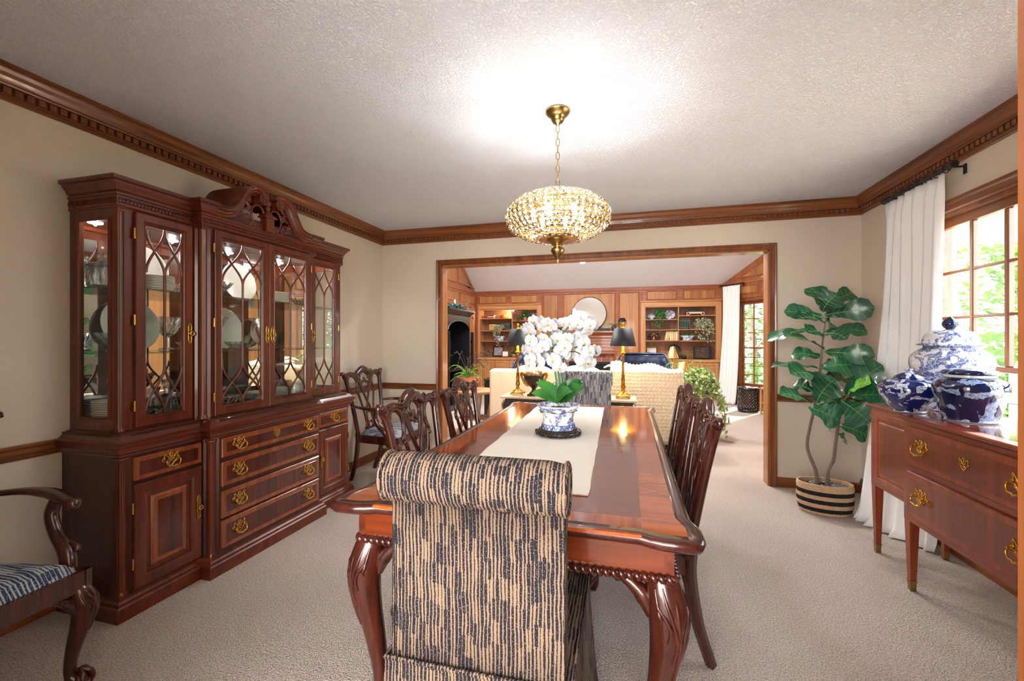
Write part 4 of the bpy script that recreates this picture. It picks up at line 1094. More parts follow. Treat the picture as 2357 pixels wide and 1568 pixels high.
        sp.tube(R([(.056,.895),(.052,.855),(.028,.80),(.012,.775)]),.009,**F)
        sp.tube(R([(.0,.60),(.030,.585),(.046,.55),(.038,.515),(.018,.498),(.010,.512)]),.0085,**F)
    sp.box(-.075*q,.075*q,yb(.46)-.014,yb(.46)+.014,.425,.462,.005)
    sp.build('splat',MAT['chair'],t)
    if arms:
        for s in (1,-1):
            a=MB()
            P=bez([BK_(s*bw*1.06,.675),(s*(fw*1.04),-.14,.678),(s*(fw*1.10),-.04,.672),(s*(fw*1.06),.05,.662),(s*(fw*1.03),.105,.655)],5)
            a.tube(P,[.016,.018,.024,.026,.024,.022],8,flat=(.7,1.2),up=(0,0,1))
            a.sphere((s*(fw*1.03),.11,.648),.027,10,7)
            ao=a.build('arm',MAT['chair'],t)
            b=MB(); b.tube(bez([(s*(fw*1.05),.02,.655),(s*(fw*1.03),.005,.60),(s*(fw*1.02),.035,.53),(s*(fw*1.0),.095,.47),(s*(fw*.97),.115,.40),(s*(fw*.96),.095,.365)],5),[.020,.021,.022,.027,.026,.018],8,flat=(1,1.1))
            b.tube(bez([(s*(fw*1.03),.10,.505),(s*(fw*1.04),.125,.49),(s*(fw*1.03),.13,.475)],3),.010,6)
            b.build('arm_support',MAT['chair'],ao)
    return t
ch=make_chair('side_chair','carved mahogany side chair at the table, second from the cabinet-side armchair',group='carved side chairs at the table')
ch.location=(-.75,2.61,0); ch.rotation_euler=(0,0,radians(-90)); ch['label']='carved side chair on the china cabinet side of the table, nearer the wide opening'
for x,y,r,lb in ((-.75,1.97,-90,'carved side chair on the china cabinet side of the table, farther from the opening'),
              (.01,2.0,90,'carved side chair on the sideboard side of the table, farther from the opening'),(.01,2.62,90,'carved side chair on the sideboard side of the table, nearer the opening')):
    c=copy_tree(ch); c.location=(x,y,0); c.rotation_euler=(0,0,radians(r)); c['label']=lb
ac=make_chair('armchair','carved mahogany armchair in the corner beyond the china cabinet',True,'carved armchairs by the wall')
ac.location=(-2.125,3.60,0); ac.rotation_euler=(0,0,radians(-88))
c=copy_tree(ac); c.location=(-2.115,.835,0); c.rotation_euler=(0,0,radians(-86)); c['label']='carved mahogany armchair beside the solid end of the china cabinet'

# ================================================================== striped roll-back chairs
def parsons(name,label,mat):
    t=thing(name,label,'chair',group='striped roll-back end chairs'); m=MB(); w_=.208
    def prof():
        P=[(-.265,.44),(-.262,.60),(-.264,.76),(-.268,.88)]
        cx,cz,r=-.268,.938,.060
        Q=[]
        for i in range(13):
            a=radians(-100-i*(235/12)); Q.append((cx+r*cos(a)*.9,cz+r*sin(a)))
        F=[(-.205,.90),(-.188,.80),(-.178,.65),(-.17,.44)]
        return P,Q,F
    P,Q,F=prof(); line=P+Q+F
    rings=[]
    for i in range(13):
        u=i/12*2-1; x=u*w_; e=max(0,abs(u)-.86)/.14; sh=.012*e*e
        ring=[]
        for (y,z) in line:
            up=max(0,min(1,(z-.86)/.05)); wx=x*(1+.04*up)
            cy_=-.225; ring.append(Vector((wx,y+(cy_-y)*sh*8*.3,z-(sh*.6 if z>.97 else 0))))
        rings.append(ring)
    m.rings(rings,True,True,False,True)
    b=m.build('backrest',mat,t,uv='roll')
    for sx in (1,-1): # gathered roll end, welted
        s=MB(); c=Vector((sx*w_*1.04,-.268,.938)); s.tube([c+Vector((0,.052*cos(a),.056*sin(a))) for a in [2*pi*i/18 for i in range(18)]],.006,6,loop=True)
        s.build('roll_end_welt',mat,b,uv='roll')
        MB().tube([(sx*w_,-.262,.88),(sx*w_,-.262,.66),(sx*w_,-.265,.50)],.004,5).build('welt',mat,b,uv='roll')
    k=MB(); y0,y1=-.275,.275
    k.box(-.222,.222,y0,y1,.40,.497,.012)
    k.build('seat',mat,t,uv='roll')
    sk=MB(); n=40; R=[]
    for z,f in ((.495,0),(.40,.004),(.20,.018),(.012,.034)):
        ring=[]
        for (a,b2) in [(-1,-1),(1,-1),(1,1),(-1,1)]:
            pass
        loop=[]
        C=[(-.225-f,y0-f*.6),(.225+f,y0-f*.6),(.225+f,y1+f*.6),(-.225-f,y1+f*.6)]
        for q in range(4):
            p0,p1=Vector(C[q]),Vector(C[(q+1)%4])
            for i in range(10):
                p=p0+(p1-p0)*(i/10); loop.append(Vector((p.x+.004*sin(i*1.9+q)*(f*30),p.y+.003*sin(i*2.3+q)*(f*30),z)))
        R.append(loop)
    sk.rings(R,True,True,False,True); sk.build('skirt',mat,t,uv='roll')
    w2=MB(); w2.tube([(-.225,y0,.497),(0,y0-.001,.497),(.225,y0,.497),(.226,0,.497),(.225,y1,.497),(0,y1,.497),(-.225,y1,.497),(-.226,0,.497)],.006,6,loop=True); w2.build('welt',mat,t,uv='roll')
    return t
pn=parsons('upholstered_chair','roll-back chair in striped woven cloth with long skirt, its back to the doorway',MAT['fabric'])
pn.location=(-.352,1.215,0); pn.rotation_euler=(0,0,radians(1.0))
pf=parsons('upholstered_chair','roll-back striped chair at the table end by the cream sofa',MAT['fabric_far'])
pf.location=(-.356,3.49,0); pf.rotation_euler=(0,0,radians(180))

# ================================================================== runner, orchid
def rn(u,v):
    x=(u-.5)*.50; y=(v-.5)*1.90
    z=TZ+.0032+.0012*sin(u*9+v*4)*sin(v*23)+.001*(sin(v*61)*.5+.5)*(1 if .2<u<.8 else .3)
    return (x+.003*sin(v*40)*(1 if u in (0,1) else 0),y,z)
r=thing('table_runner','cream linen runner with tiny fringed hem laid along the dining table','table runner',(-.405,2.375,0),radians(1.6))
m=MB(); m.grid(rn,12,60); m.grid(lambda u,v:(lambda p:(p[0],p[1],TZ+.0007))(rn(u,v)),2,2); m.build('cloth',MAT['runner'],r)
f=MB()
for i in range(60): 
    x=(i/59-.5)*.49; f.tube([(x,-.95,TZ+.003),(x+.001,-.957,TZ+.0025)],.0018,4); f.tube([(x,.95,TZ+.003),(x,.957,TZ+.0025)],.0018,4)
f=f.build('fringe',MAT['terracotta'],r); f['kind']='stuff'

OXC,OYC=-.366,2.31
st=thing('pot_stand','round carved ebonised stand under the orchid bowl on the runner','stand',(OXC,OYC,TZ+.006))
MB().lathe([(.0005,.0),(.095,.0),(.112,.003),(.117,.010),(.117,.020),(.108,.026),(.104,.029),(.104,.0335),(.099,.0335),(.097,.030),(.0005,.030)],36,cap=False).build('disc',MAT['ebony'],st)
m=MB()
for i in range(12):
    a=2*pi*i/12; c=Vector((cos(a),sin(a),0)); tt=Vector((-sin(a),cos(a),0))
    m.tube(bez([c*.116+tt*-.022+Vector((0,0,.004)),c*.120+tt*-.014+Vector((0,0,.016)),c*.121+tt*0+Vector((0,0,.019)),c*.120+tt*.014+Vector((0,0,.016)),c*.116+tt*.022+Vector((0,0,.004))],3),.0045,5)
    m.tube(bez([c*.117+tt*-.006+Vector((0,0,.003)),c*.121+tt*-.008+Vector((0,0,.010)),c*.121+tt*.0+Vector((0,0,.011))],3),.003,5)
m.build('apron_carving',MAT['ebony'],st)
orc=thing('orchid_plant','white moth orchid with arching sprays in a blue and white scalloped bowl','potted plant',(OXC,OYC,TZ+.0365))
def potmat():
    m=porcelain('orchid_bowl_glaze',srgb(232,236,246),srgb(44,72,140),24,.50,.58)
    return m
m=MB()
def scal(t,i): return 1+(.028*abs(sin(t*9)) if 6<=i<=9 else .008*abs(sin(t*9)))
m.lathe([(.0005,.001),(.086,.001),(.088,.006),(.085,.012),(.082,.03),(.080,.06),(.085,.085),(.100,.112),(.116,.130),(.113,.130),(.096,.112),(.080,.085),(.0005,.075)],72,(0,0,0),scal,cap=False)
m.build('bowl',potmat(),orc)
zz=MB()
for i in range(24):
    a0,a1,a2=[2*pi*(i+q)/24 for q in (0,.5,1)]
    R_=lambda a,z,r:(r*cos(a),r*sin(a),z)
    zz.tube([R_(a0,.006,.0895),R_(a1,.024,.0865),R_(a2,.006,.0895)],.0022,4)
zz.tube([(.0865*cos(a),.0865*sin(a),.028) for a in [2*pi*i/36 for i in range(36)]],.0018,4,loop=True)
zz.build('zigzag_band',plain('cobalt_glaze',srgb(58,92,158),.1,0,.5),orc)
def mossf(u,v):
    a=u*2*pi; r_=.104*v; return (r_*cos(a),r_*sin(a),.098+.018*sin(v*pi/2+1.57)*0+.016*(1-v)+.006*sin(a*7+v*9)+.005*random.uniform(-1,1))
MB().grid(mossf,30,9,wrap_u=True).build('moss',MAT['moss'],orc)
def strap_leaf(base,tip,width,lift,mat,par,name='leaf',fold=.25,n=10,up=Vector((0,0,1))):
    b,t=Vector(base),Vector(tip); m=MB(); d=t-b; side=d.cross(Vector((0,-.75,.66)))
    if side.length<1e-5: side=Vector((1,0,0))
    side.normalize(); nn=side.cross(d).normalized()
    def fn(u,v):
        w_=width*sin(pi*min(1,max(.02,v))**.75)**.7*(.5 if v<.04 else 1); x=(u*2-1)
        p=b+d*v+up*(lift*4*v*(1-v))+side*(x*w_/2)+nn*(abs(x)**1.3*fold*w_*.5)
        return p
    m.grid(fn,5,n); return m.build(name,mat,par)
oz=TZ+.0365
def opx(px,py,dy=0):
    p=at(px,py,y=OYC+dy); return Vector((p.x-OXC,p.y-OYC,p.z-oz))
for b,t,w_,l,dyb,dyt in (((1290,925),(1233,880),.062,.02,0,-.05),((1285,925),(1222,905),.060,.015,-.02,-.06),((1283,930),(1275,878),.05,.0,0,.02),((1290,928),(1302,878),.055,.01,-.03,-.05),
                   ((1282,928),(1318,902),.06,.03,-.05,-.10),((1297,926),(1331,872),.075,.02,.02,.05),((1300,926),(1345,893),.07,.03,0,-.02),((1298,922),(1345,876),.06,.02,.03,.08),((1280,922),(1240,872),.05,.01,.04,.09)):
    strap_leaf(opx(*b,dy=dyb),opx(*t,dy=dyt),w_*1.15,l,MAT['orchid_leaf'],orc)
for x0,x1,zt in ((1288,1266,760),(1292,1276,762),(1297,1297,760)):
    P=[opx(x0,925),opx((x0+x1)/2,850,.01),opx(x1,zt,.0)]
    MB().tube(bez(P,4),.0052,7).build('cane',MAT['stem'],orc)
for k,P in enumerate(([(1268,770),(1258,752),(1245,748),(1225,752),(1208,762)],[(1300,765),(1312,748),(1335,744),(1355,750),(1372,762)],[(1268,815),(1248,795),(1225,800),(1210,830),(1218,845)],
          [(1300,815),(1318,803),(1340,795),(1362,800),(1375,815)],[(1290,830),(1287,812),(1280,830),(1284,850)],[(1272,812),(1255,803),(1240,825),(1235,845)],[(1298,812),(1325,810),(1345,825),(1355,840)])):
    MB().tube(bez([opx(a,b,-.01*(k%3)) for a,b in P],5),.0026,6).build('flower_stem',MAT['twig'],orc)
def petal_mb():
    m=MB()
    def pet(a,L,W,cup,y0,k=1.45):
        def fn(u,v):
            w_=W*max(.04,sin(pi*(.05+.95*v)**k))**.62 if v<1 else .002
            x=(u*2-1)*w_/2; r_=L*v
            return (r_*cos(a)-x*sin(a), y0-cup*v*v+.005*abs(u*2-1)**2*v, r_*sin(a)+x*cos(a))
        m.grid(fn,7,9)
    pet(radians(16),.046,.058,-.004,-.004); pet(radians(164),.046,.058,-.004,-.004)
    for a in (90,222,318): pet(radians(a),.044,.034,-.003,.003,1.15)
    return m
fl0=None; random.seed(11)
FL=[(270,90),(330,170),(450,90),(560,150),(640,210),(170,210),(90,270),(170,320),(430,230),(700,150),(200,510),(440,480),(450,640),(530,560),(330,580),(80,680),(280,760),(270,850),(180,900),(180,1020),(350,960),(480,850),(230,700),
 (660,850),(680,930),(820,590),(920,640),(840,720),(900,790),(810,1080),(780,1000),(780,400),(760,480),(1080,510),(1250,450),(1250,640),(1330,560),(1100,660),(1300,760),(1270,900),(1400,820),(1440,740),(1560,740),(1460,970),(1050,800),(1340,980),(960,470),
 (900,140),(1020,120),(1110,80),(1190,150),(1290,90),(1380,100),(1450,170),(1530,190),(1420,300),(1000,260),(1150,210),(1330,220)]
for i,(X,Y) in enumerate(FL):
    p=opx(1200+X/9.22,730+Y/9.22,random.uniform(-.07,.05))
    top=Y<330
    sx=(X-800)/800
    s=random.uniform(.84,1.0) if not top else random.uniform(.76,.9)
    E_=Matrix.Rotation(random.uniform(-.35,.35)+sx*.7,4,'Z')@Matrix.Rotation(random.uniform(-.2,.35)+(.5 if top else 0),4,'X')@Matrix.Rotation(random.uniform(-.4,.4),4,'Y')
    M=Matrix.Translation(p)@E_@Matrix.Diagonal((s,s,s,1))
    if fl0 is None:
        fl0=petal_mb().build('flower',MAT['petal'],orc)
        lm=MB(); lm.tube([(0,-.004,.002),(0,-.010,-.001),(0,-.012,-.006),(0,-.009,-.010)],[.0025,.0045,.0035,.0015],6); lm.sphere((-.004,-.008,.001),.003,6,5); lm.sphere((.004,-.008,.001),.003,6,5)
        lp=lm.build('lip',MAT['lip'],fl0); fl0.matrix_local=M
    else:
        c=fl0.copy(); col.objects.link(c); c.parent=orc; c.matrix_local=M
        l=lp.copy(); col.objects.link(l); l.parent=c

# ================================================================== chandelier
HX,HY=-.352,2.205
chd=thing('chandelier','oval crystal-beaded pendant chandelier on a brass chain','chandelier',(HX,HY,CE))
m=MB(); m.lathe([(.0005,-.0),(.064,-.0),(.066,-.004),(.062,-.012),(.046,-.030),(.036,-.036),(.034,-.046),(.026,-.060),(.012,-.066),(.008,-.074),(.0005,-.076)],32,cap=False); m.build('canopy',MAT['brass_ant'],chd)
z=-.074
def link(z,rot):
    m=MB(); P=[]
    for i in range(16):
        a=2*pi*i/16; x=.009*cos(a); q=.021*sin(a)
        P.append((x*cos(rot),x*sin(rot),z+q))
    m.tube(P,.0022,6,loop=True); m.build('chain_link',MAT['brass_ant'],chd)
nl=7; ztop=-.392; zc_=1.894-CE
for i in range(9): link(-.092-.0345*i,(i%2)*pi/2+.3)
m=MB(); m.tube([(.013*cos(a),0,-.398+.013*sin(a)) for a in [2*pi*i/16 for i in range(16)]],.0024,6,loop=True); m.build('hanging_ring',MAT['brass_ant'],chd)
m=MB(); m.lathe([(.0005,-.411),(.005,-.412),(.006,-.422),(.009,-.435),(.020,-.446),(.034,-.452),(.036,-.466),(.033,-.476),(.0005,-.476)],24,cap=False); m.build('collar',MAT['brass_ant'],chd)
# oblate cage of brass wire and crystals
RA,RB=.262,.118
def ell(th): # th from top (0) to bottom (pi)
    s_=sin(th); c_=cos(th); e=.86
    r_=RA*abs(s_)**e; zz_=RB*(1 if c_>0 else -1)*abs(c_)**.9
    return r_,zz_
ths=[radians(q) for q in (16,32,45,57,68,79,90,101,112,123,134,146,158)]
fr=MB()
for th in ths[::1]:
    r_,q=ell(th-radians(5.5)); n=48
    fr.tube([(r_*cos(2*pi*i/n),r_*sin(2*pi*i/n),zc_+q) for i in range(n)],.0013,4,loop=True)
for k in range(44):
    a=2*pi*k/44; fr.tube([((ell(radians(8+150*i/18))[0])*cos(a),(ell(radians(8+150*i/18))[0])*sin(a),zc_+ell(radians(8+150*i/18))[1]) for i in range(19)],.0009,4,cap=False)
fr.build('wire_frame',MAT['brass'],chd)
cm=MB(); n=8; rr=.0145
ring=lambda r_,y:[(r_*cos(2*pi*(i+.5)/n),y,r_*sin(2*pi*(i+.5)/n)) for i in range(n)]
cm.rings([ring(.0004,-.0075),ring(rr*.62,-.0065),ring(rr,0),ring(rr*.62,.0065),ring(.0004,.0075)],True,False,False,False)
cand=[]
for th in ths:
    r_,q=ell(th); k=max(8,int(2*pi*r_/.0335))
    k=44 if r_>.2 else k
    for i in range(k):
        a=2*pi*(i+.5)/k; cand.append((r_*cos(a),r_*sin(a),zc_+q,a,th,min(1.08,2*pi*r_/k/.031)))
cv=Vector((-HX,-HY,CAM_H-CE-zc_)).normalized()
def nrmv(c):
    x,y,z,a,th,s=c; v=Vector((cos(a)*sin(th)/RA,sin(a)*sin(th)/RA,cos(th)/RB)); return v.normalized()
cand.sort(key=lambda c:-nrmv(c).dot(cv)*c[5])
cr0=None; rest=MB()
for i,c in enumerate(cand):
    N=nrmv(c); X=Vector((-sin(c[3]),cos(c[3]),0)); Z=X.cross(N)
    R3=Matrix((X,-N,-Z)).transposed().to_4x4()
    if R3.determinant()<0: R3=Matrix((X,-N,Z)).transposed().to_4x4()
    M=Matrix.Translation((c[0],c[1],c[2]))@R3@Matrix.Diagonal((c[5],1,c[5],1))
    if i<300:
        if cr0 is None: cr0=cm.build('crystal',MAT['lamp_crystal'],chd); o=cr0
        else: o=cr0.copy(); col.objects.link(o); o.parent=chd
        o.matrix_local=M
    else:
        rest.add([M@Vector(v) for v in cm.v],cm.f,False)
o=rest.build('crystals',MAT['lamp_crystal'],chd); o['kind']='stuff'
m=MB(); r_,q=ell(radians(158)); m.lathe([(r_,zc_+q),(r_*.98,zc_+q-.003),(.04,zc_+q-.004),(.0005,zc_+q-.004)],32,cap=False); m.build('bottom_plate',MAT['gilt'],chd)
zb=zc_+q-.004
m=MB(); m.lathe([(.0005,zb),(.058,zb),(.056,zb-.004),(.040,zb-.014),(.026,zb-.028),(.016,zb-.036),(.030,zb-.043),(.036,zb-.052),(.034,zb-.062),(.022,zb-.082),(.010,zb-.098),(.005,zb-.103),(.007,zb-.108),(.004,zb-.114),(.0055,zb-.118),(.0005,zb-.124)],24,cap=False); m.build('finial',MAT['brass_ant'],chd)
bm=plain('bulb_glow',(1,.9,.75,1),.3,emit=((1,.80,.52,1),14))
for k in range(6):
    a=2*pi*k/6+.35; p=(.125*cos(a),.125*sin(a),zc_+.005)
    b=MB(); b.lathe([(.0005,-.03),(.008,-.03),(.009,-.012),(.013,.002),(.014,.014),(.008,.03),(.0005,.038)],10,p,cap=False); b.build('bulb',bm,chd)
    point('chandelier_bulb',(HX+p[0]*1.0,HY+p[1]*1.0,CE+p[2]+.02),1.65,(1,.985,.97),.02)

# ================================================================== sideboard
SW=1.72; sd0,sD=.449,.499
sb=thing('sideboard','long mahogany sideboard on tapered legs with brass caps beneath the window','sideboard',(XR,3.085,0),radians(-90))
SBK=-.075
MB().prism([(0,SBK),(0,-sd0),(.42,-sd0),(.42,-sD),(1.30,-sD),(1.30,-sd0),(SW,-sd0),(SW,SBK)],XY,.405,.862).build('carcass',MAT['side_x'],sb)
MB().box(.42,1.30,-sD,-.2,.357,.405).build('bottom_rail',MAT['side_x'],sb)
out=[(0,SBK),(0,-sd0),(.42,-sd0),(.42,-sD),(1.30,-sD),(1.30,-sd0),(SW,-sd0),(SW,SBK)]
MB().sweep([(-.06,.858),(.004,.858),(.008,.864),(.018,.868),(.022,.874),(.022,.881),(.016,.886),(-.06,.886)],out,XY).build('top_edge',MAT['side_x'],sb)
MB().prism([(a+(.04 if a==0 else -.04 if a==SW else 0),b+(.04 if b<-.1 else 0)) for a,b in out][::-1],XY,.860,.8865).build('top',wood('sideboard_top',srgb(84,34,18),srgb(140,66,34),'x',.8,.10,.6,bump=.02),sb)
def tleg(x,y,zt):
    m=MB(); t0,t1=.021,.0125
    def sq(h,z): return [Vector((x-h,y-h,z)),Vector((x+h,y-h,z)),Vector((x+h,y+h,z)),Vector((x-h,y+h,z))]
    m.rings([sq(t0,zt),sq(t0,zt-.02),sq(t1,.05)],True,True,False,False); o=m.build('leg',MAT['side'],sb)
    c=MB(); c.rings([sq(t1+.0035,.054),sq(t1+.0035,.050),sq(t1+.001,.046),sq(t1-.001,.0)],True,True,False,False); c.build('brass_cap',MAT['brass_ant'],o)
for x in (.022,SW-.022): tleg(x,-sd0+.022,.405); tleg(x,SBK-.022,.405)
for x in (.443,1.277): tleg(x,-sD+.022,.357)
def sdoor(x0,x1,z0,z1,y,kx):
    m=MB(); mp=lambda a,b,h:(a,y-h,b)
    m.sweep([(0,-.012),(0,.004),(.004,.006),(.034,.006),(.040,.002),(.044,-.012)],[(x0,z0),(x0,z1),(x1,z1),(x1,z0)],mp,closed=True)
    m.box(x0+.040,x1-.040,y-.001,y+.01,z0+.040,z1-.040)
    m.sweep([(0,0),(.0,.006),(.006,.010),(.02,.010),(.02,0)],[(x0+.05,z0+.05),(x0+.05,z1-.05),(x1-.05,z1-.05),(x1-.05,z0+.05)],mp,closed=True)
    m.box(x0+.066,x1-.066,y-.0095,y,z0+.066,z1-.066,mi=1)
    d=m.build('door',[MAT['side'],MAT['side_field']],sb)
    k=MB(); k.tube([(kx,y-.006,(z0+z1)/2),(kx,y-.016,(z0+z1)/2)],.005,8); k.tube([(kx+.012*cos(a),y-.018,(z0+z1)/2-.006+.014*sin(a)) for a in [2*pi*i/16 for i in range(16)]],.0032,6,loop=True); k.build('ring_pull',MAT['brass'],d)
sdoor(.045,.415,.425,.84,-sd0,.385); sdoor(1.305,SW-.045,.425,.84,-sd0,1.335)
for z0,z1,e in ((.648,.836,.86),(.392,.615,None)):
    drawer(.468,1.252,z0,z1,-sD,[.585,1.135],e,'side_field','drawer',sb,'side',1.12,.028)

# ------------------------------------------------------------------ ceramics on the sideboard
JZ=.8875
def JL(m,prof,n=64):
    return m.lathe([(max(.0004,p.x),p.y) for p in bez([(a,b,0) for a,b in prof],4)],n,cap=False)
NAVY,COB,WHT=srgb(16,26,66),srgb(40,74,146),srgb(226,230,236)
j1=thing('ginger_jar','tall white temple jar painted with blue flowers, domed lid and dark bud knob','jar',(1.672,2.87,JZ))
pw1=porcelain('jar_floral_white',WHT,COB,24,.48,.56)
JL(MB(),[(.0005,0),(.098,0),(.100,.008),(.102,.03),(.118,.10),(.146,.17),(.163,.225),(.168,.26),(.160,.295),(.130,.325),(.112,.335),(.108,.345),(.104,.345),(.10,.33),(.0005,.32)]).build('body',pw1,j1)
l=MB(); JL(l,[(.135,.350),(.138,.354),(.126,.362),(.116,.366),(.112,.385),(.100,.410),(.072,.428),(.034,.434),(.020,.436),(.0005,.436)]); l.lathe([(.108,.345),(.108,.350),(.135,.350)],48,cap=False); lo=l.build('lid',pw1,j1)
MB().lathe([(.018,.436),(.018,.440),(.026,.446),(.034,.460),(.033,.474),(.024,.488),(.010,.500),(.0005,.506)],18,cap=False).build('bud_knob',plain('navy_glaze',NAVY,.1,0,.6),lo)
b=MB(); b.lathe([(.1095,.336),(.1095,.344),(.108,.344),(.108,.336)],40,cap=False); b.build('neck_band',plain('cobalt_band',COB,.1,0,.6),j1)
j2=thing('ginger_jar','deep navy covered jar with pale scrolling leaves and a flat lid','jar',(1.545,2.525,JZ))
pn2=porcelain('jar_scroll_navy',NAVY,srgb(150,172,206),20,.52,.60,style='scroll')
JL(MB(),[(.0005,.004),(.092,.004),(.096,.012),(.104,.04),(.118,.09),(.129,.135),(.131,.16),(.122,.185),(.100,.198),(.088,.202),(.0005,.2)]).build('body',pn2,j2)
MB().lathe([(.0005,0),(.092,0),(.094,.004),(.094,.010),(.0945,.013),(.0005,.013)],40,cap=False).build('foot_rim',plain('white_glaze',WHT,.12,0,.5),j2)
l=MB(); l.lathe([(.085,.202),(.088,.206),(.088,.216),(.098,.219),(.100,.226),(.092,.236),(.06,.244),(.0005,.247)],44,cap=False); l.build('lid',pn2,j2)
MB().lathe([(.0885,.2045),(.0892,.208),(.0892,.213),(.0885,.2165)],44,cap=False).build('lid_rim',bpy.data.materials['white_glaze'],j2)
j3=thing('lidded_bowl','squat cobalt lidded bowl with white prunus blossom beside the curtain','jar',(1.435,2.765,JZ))
pn3=porcelain('jar_prunus_cobalt',srgb(18,34,96),srgb(214,222,238),28,.53,.60)
JL(MB(),[(.0005,.004),(.066,.004),(.070,.010),(.098,.04),(.126,.085),(.135,.115),(.130,.140),(.104,.163),(.070,.174),(.060,.176),(.0005,.17)]).build('body',pn3,j3)
MB().lathe([(.0005,0),(.064,0),(.067,.004),(.068,.010),(.0005,.011)],36,cap=False).build('foot_rim',bpy.data.materials['white_glaze'],j3)
l=MB(); l.lathe([(.062,.176),(.066,.178),(.060,.186),(.040,.200),(.018,.208),(.014,.210),(.014,.214),(.020,.218),(.021,.222),(.016,.226),(.0005,.227)],36,cap=False); l.build('lid',pn3,j3)

# ================================================================== curtains
def curtain(name,label,loc,rz,W,zt,zb_,spread,kick,pleats,mat,rod,hooks,amp=.026,squeeze=.0,side=1):
    """panel in local xz; x from 0 (rod start) to W; hangs at y=0, room is -y"""
    r=thing(name,label,'curtain',loc,rz)
    m=MB(); nu,nv=pleats*10+1,40
    def fn(u,v):
        z=zt+(zb_-zt)*v; k=v**2.2
        w_=W*(1-squeeze*sin(pi*min(1,v*1.1))**1)
        x=u*w_+spread[0]*k*(1-u)+spread[1]*k*u
        ph=u*pleats*2*pi
        pin=1 if v>.06 else .35+.65*v/.06
        a=amp*(1+.5*v)*pin
        y=a*(sin(ph)+.35*sin(ph*2.03+1+v*1.5))-kick[0]*k*(1-u)-kick[1]*k*u+.008*sin(v*6+u*9)
        if v>.965: y-= (v-.965)*1.3*(.5+.5*sin(u*31)); 
        z2=max(z,.004+.006*(.5+.5*sin(u*40))) 
        return (x,y,z2)
    m.grid(fn,nu,nv); o=m.build('drape',mat,r)
    so_=o.modifiers.new('thickness','SOLIDIFY'); so_.thickness=.003
    return r
cr=curtain('curtain','floor-length white linen curtain with pinch pleats behind the fig tree',(1.775,3.70,0),radians(-90),.60,2.238,.0,(.10,-.02),(.22,.02),6,MAT['linen'],None,None,.024)
def rod(name,label,loc,rz,x0,x1,z,n,br,r_=.0125):
    t=thing(name,label,'curtain rod',loc,rz)
    m=MB(); m.tube([(x0,0,z),(x1,0,z)],r_,10); m.build('pole',MAT['black'],t)
    for x,s in ((x0,-1),(x1,1)):
        f=MB(); f.tube([(x-s*.01,0,z),(x+s*.045,0,z)],[r_*1.2,r_*1.55,r_*1.6,r_*1.65],14); f.build('finial',MAT['black'],t)
    rm=None
    for i in range(n):
        x=x0+.03+(x1-x0-.06)*i/(n-1)
        if rm is None:
            g=MB(); g.tube([(.001*sin(a*2),.019*cos(a),-.004+.021*sin(a)) for a in [2*pi*k/16 for k in range(16)]],.0022,6,loop=True); rm=g.build('ring',MAT['black'],t); o=rm
        else: o=rm.copy(); col.objects.link(o); o.parent=t
        o.location=(x,0,z); o.rotation_euler=(0,0,random.uniform(-.25,.25))
    for x in br:
        b=MB(); b.box(x-.006,x+.006,0,.082,z-.006,z+.003,.001); b.box(x-.011,x+.011,.076,.0835,z-.045,z+.012,.002); b.tube([(x,0,z-.014),(x,.012,z-.016)],.004,6); b.build('bracket',MAT['black'],t)
    return t
rod('curtain_rod','black metal curtain rod with rings above the dining window',(1.775,3.70,0),radians(-90),.03,.645,2.262,8,(.06,.635))

# ================================================================== fiddle-leaf fig in its basket
bk=thing('basket','oval woven jute basket with three black bands','basket',(1.395,3.69,0),radians(-8))
bA,bB=.172,.120
def bring(z,k): return [Vector((bA*k*cos(2*pi*i/56),bB*k*sin(2*pi*i/56),z)) for i in range(56)]
jut=plain('natural_jute',srgb(206,172,134),.95,var=.2,vscale=120,bump=(180,1,.006)); jbl=plain('black_jute',srgb(28,26,28),.95,bump=(180,1,.006))
rows=22; m=MB()
for i in range(rows):
    z=.004+i*.0098; k=.90+.10*min(1,i/6); kk=k if i<rows-3 else k*(1-.006*(i-rows+3))
    dark=i in (2,3,4,8,9,10,14,15,16)
    tw=[Vector((p.x*(1+.012*sin(j*1.9+i)),p.y*(1+.012*sin(j*1.9+i)),z+.005)) for j,p in enumerate(bring(z,kk))]
    MB().tube(tw,.0062,6,loop=True).build('coil',jbl if dark else jut,bk)
MB().prism([(p.x*.98,p.y*.98) for p in bring(0,.9)],XY,.001,.008).build('base',jut,bk)
MB().prism([(p.x*.95,p.y*.95) for p in bring(0,.97)],XY,.165,.178).build('liner',MAT['black'],bk)
fig=thing('fiddle_leaf_fig','fiddle-leaf fig tree with two bare trunks and broad glossy leaves','potted plant',(1.395,3.69,.179))
random.seed(5)
for i in range(26):
    a=random.random()*2*pi; q=sqrt(random.random())*.82
    s=MB(); s.sphere((bA*q*cos(a),bB*q*sin(a),.010),.020,8,6,(random.uniform(.8,1.3),1,.6)); s.build('pebble',plain('river_pebble',srgb(92,96,104),.45,var=.5,vscale=25) if i==0 else bpy.data.materials['river_pebble'],fig)
FY=3.69
def fpx(px,py,dy=0):
    p=at(px,py,y=FY+dy); return Vector((p.x-1.395,p.y-FY,p.z-.179))
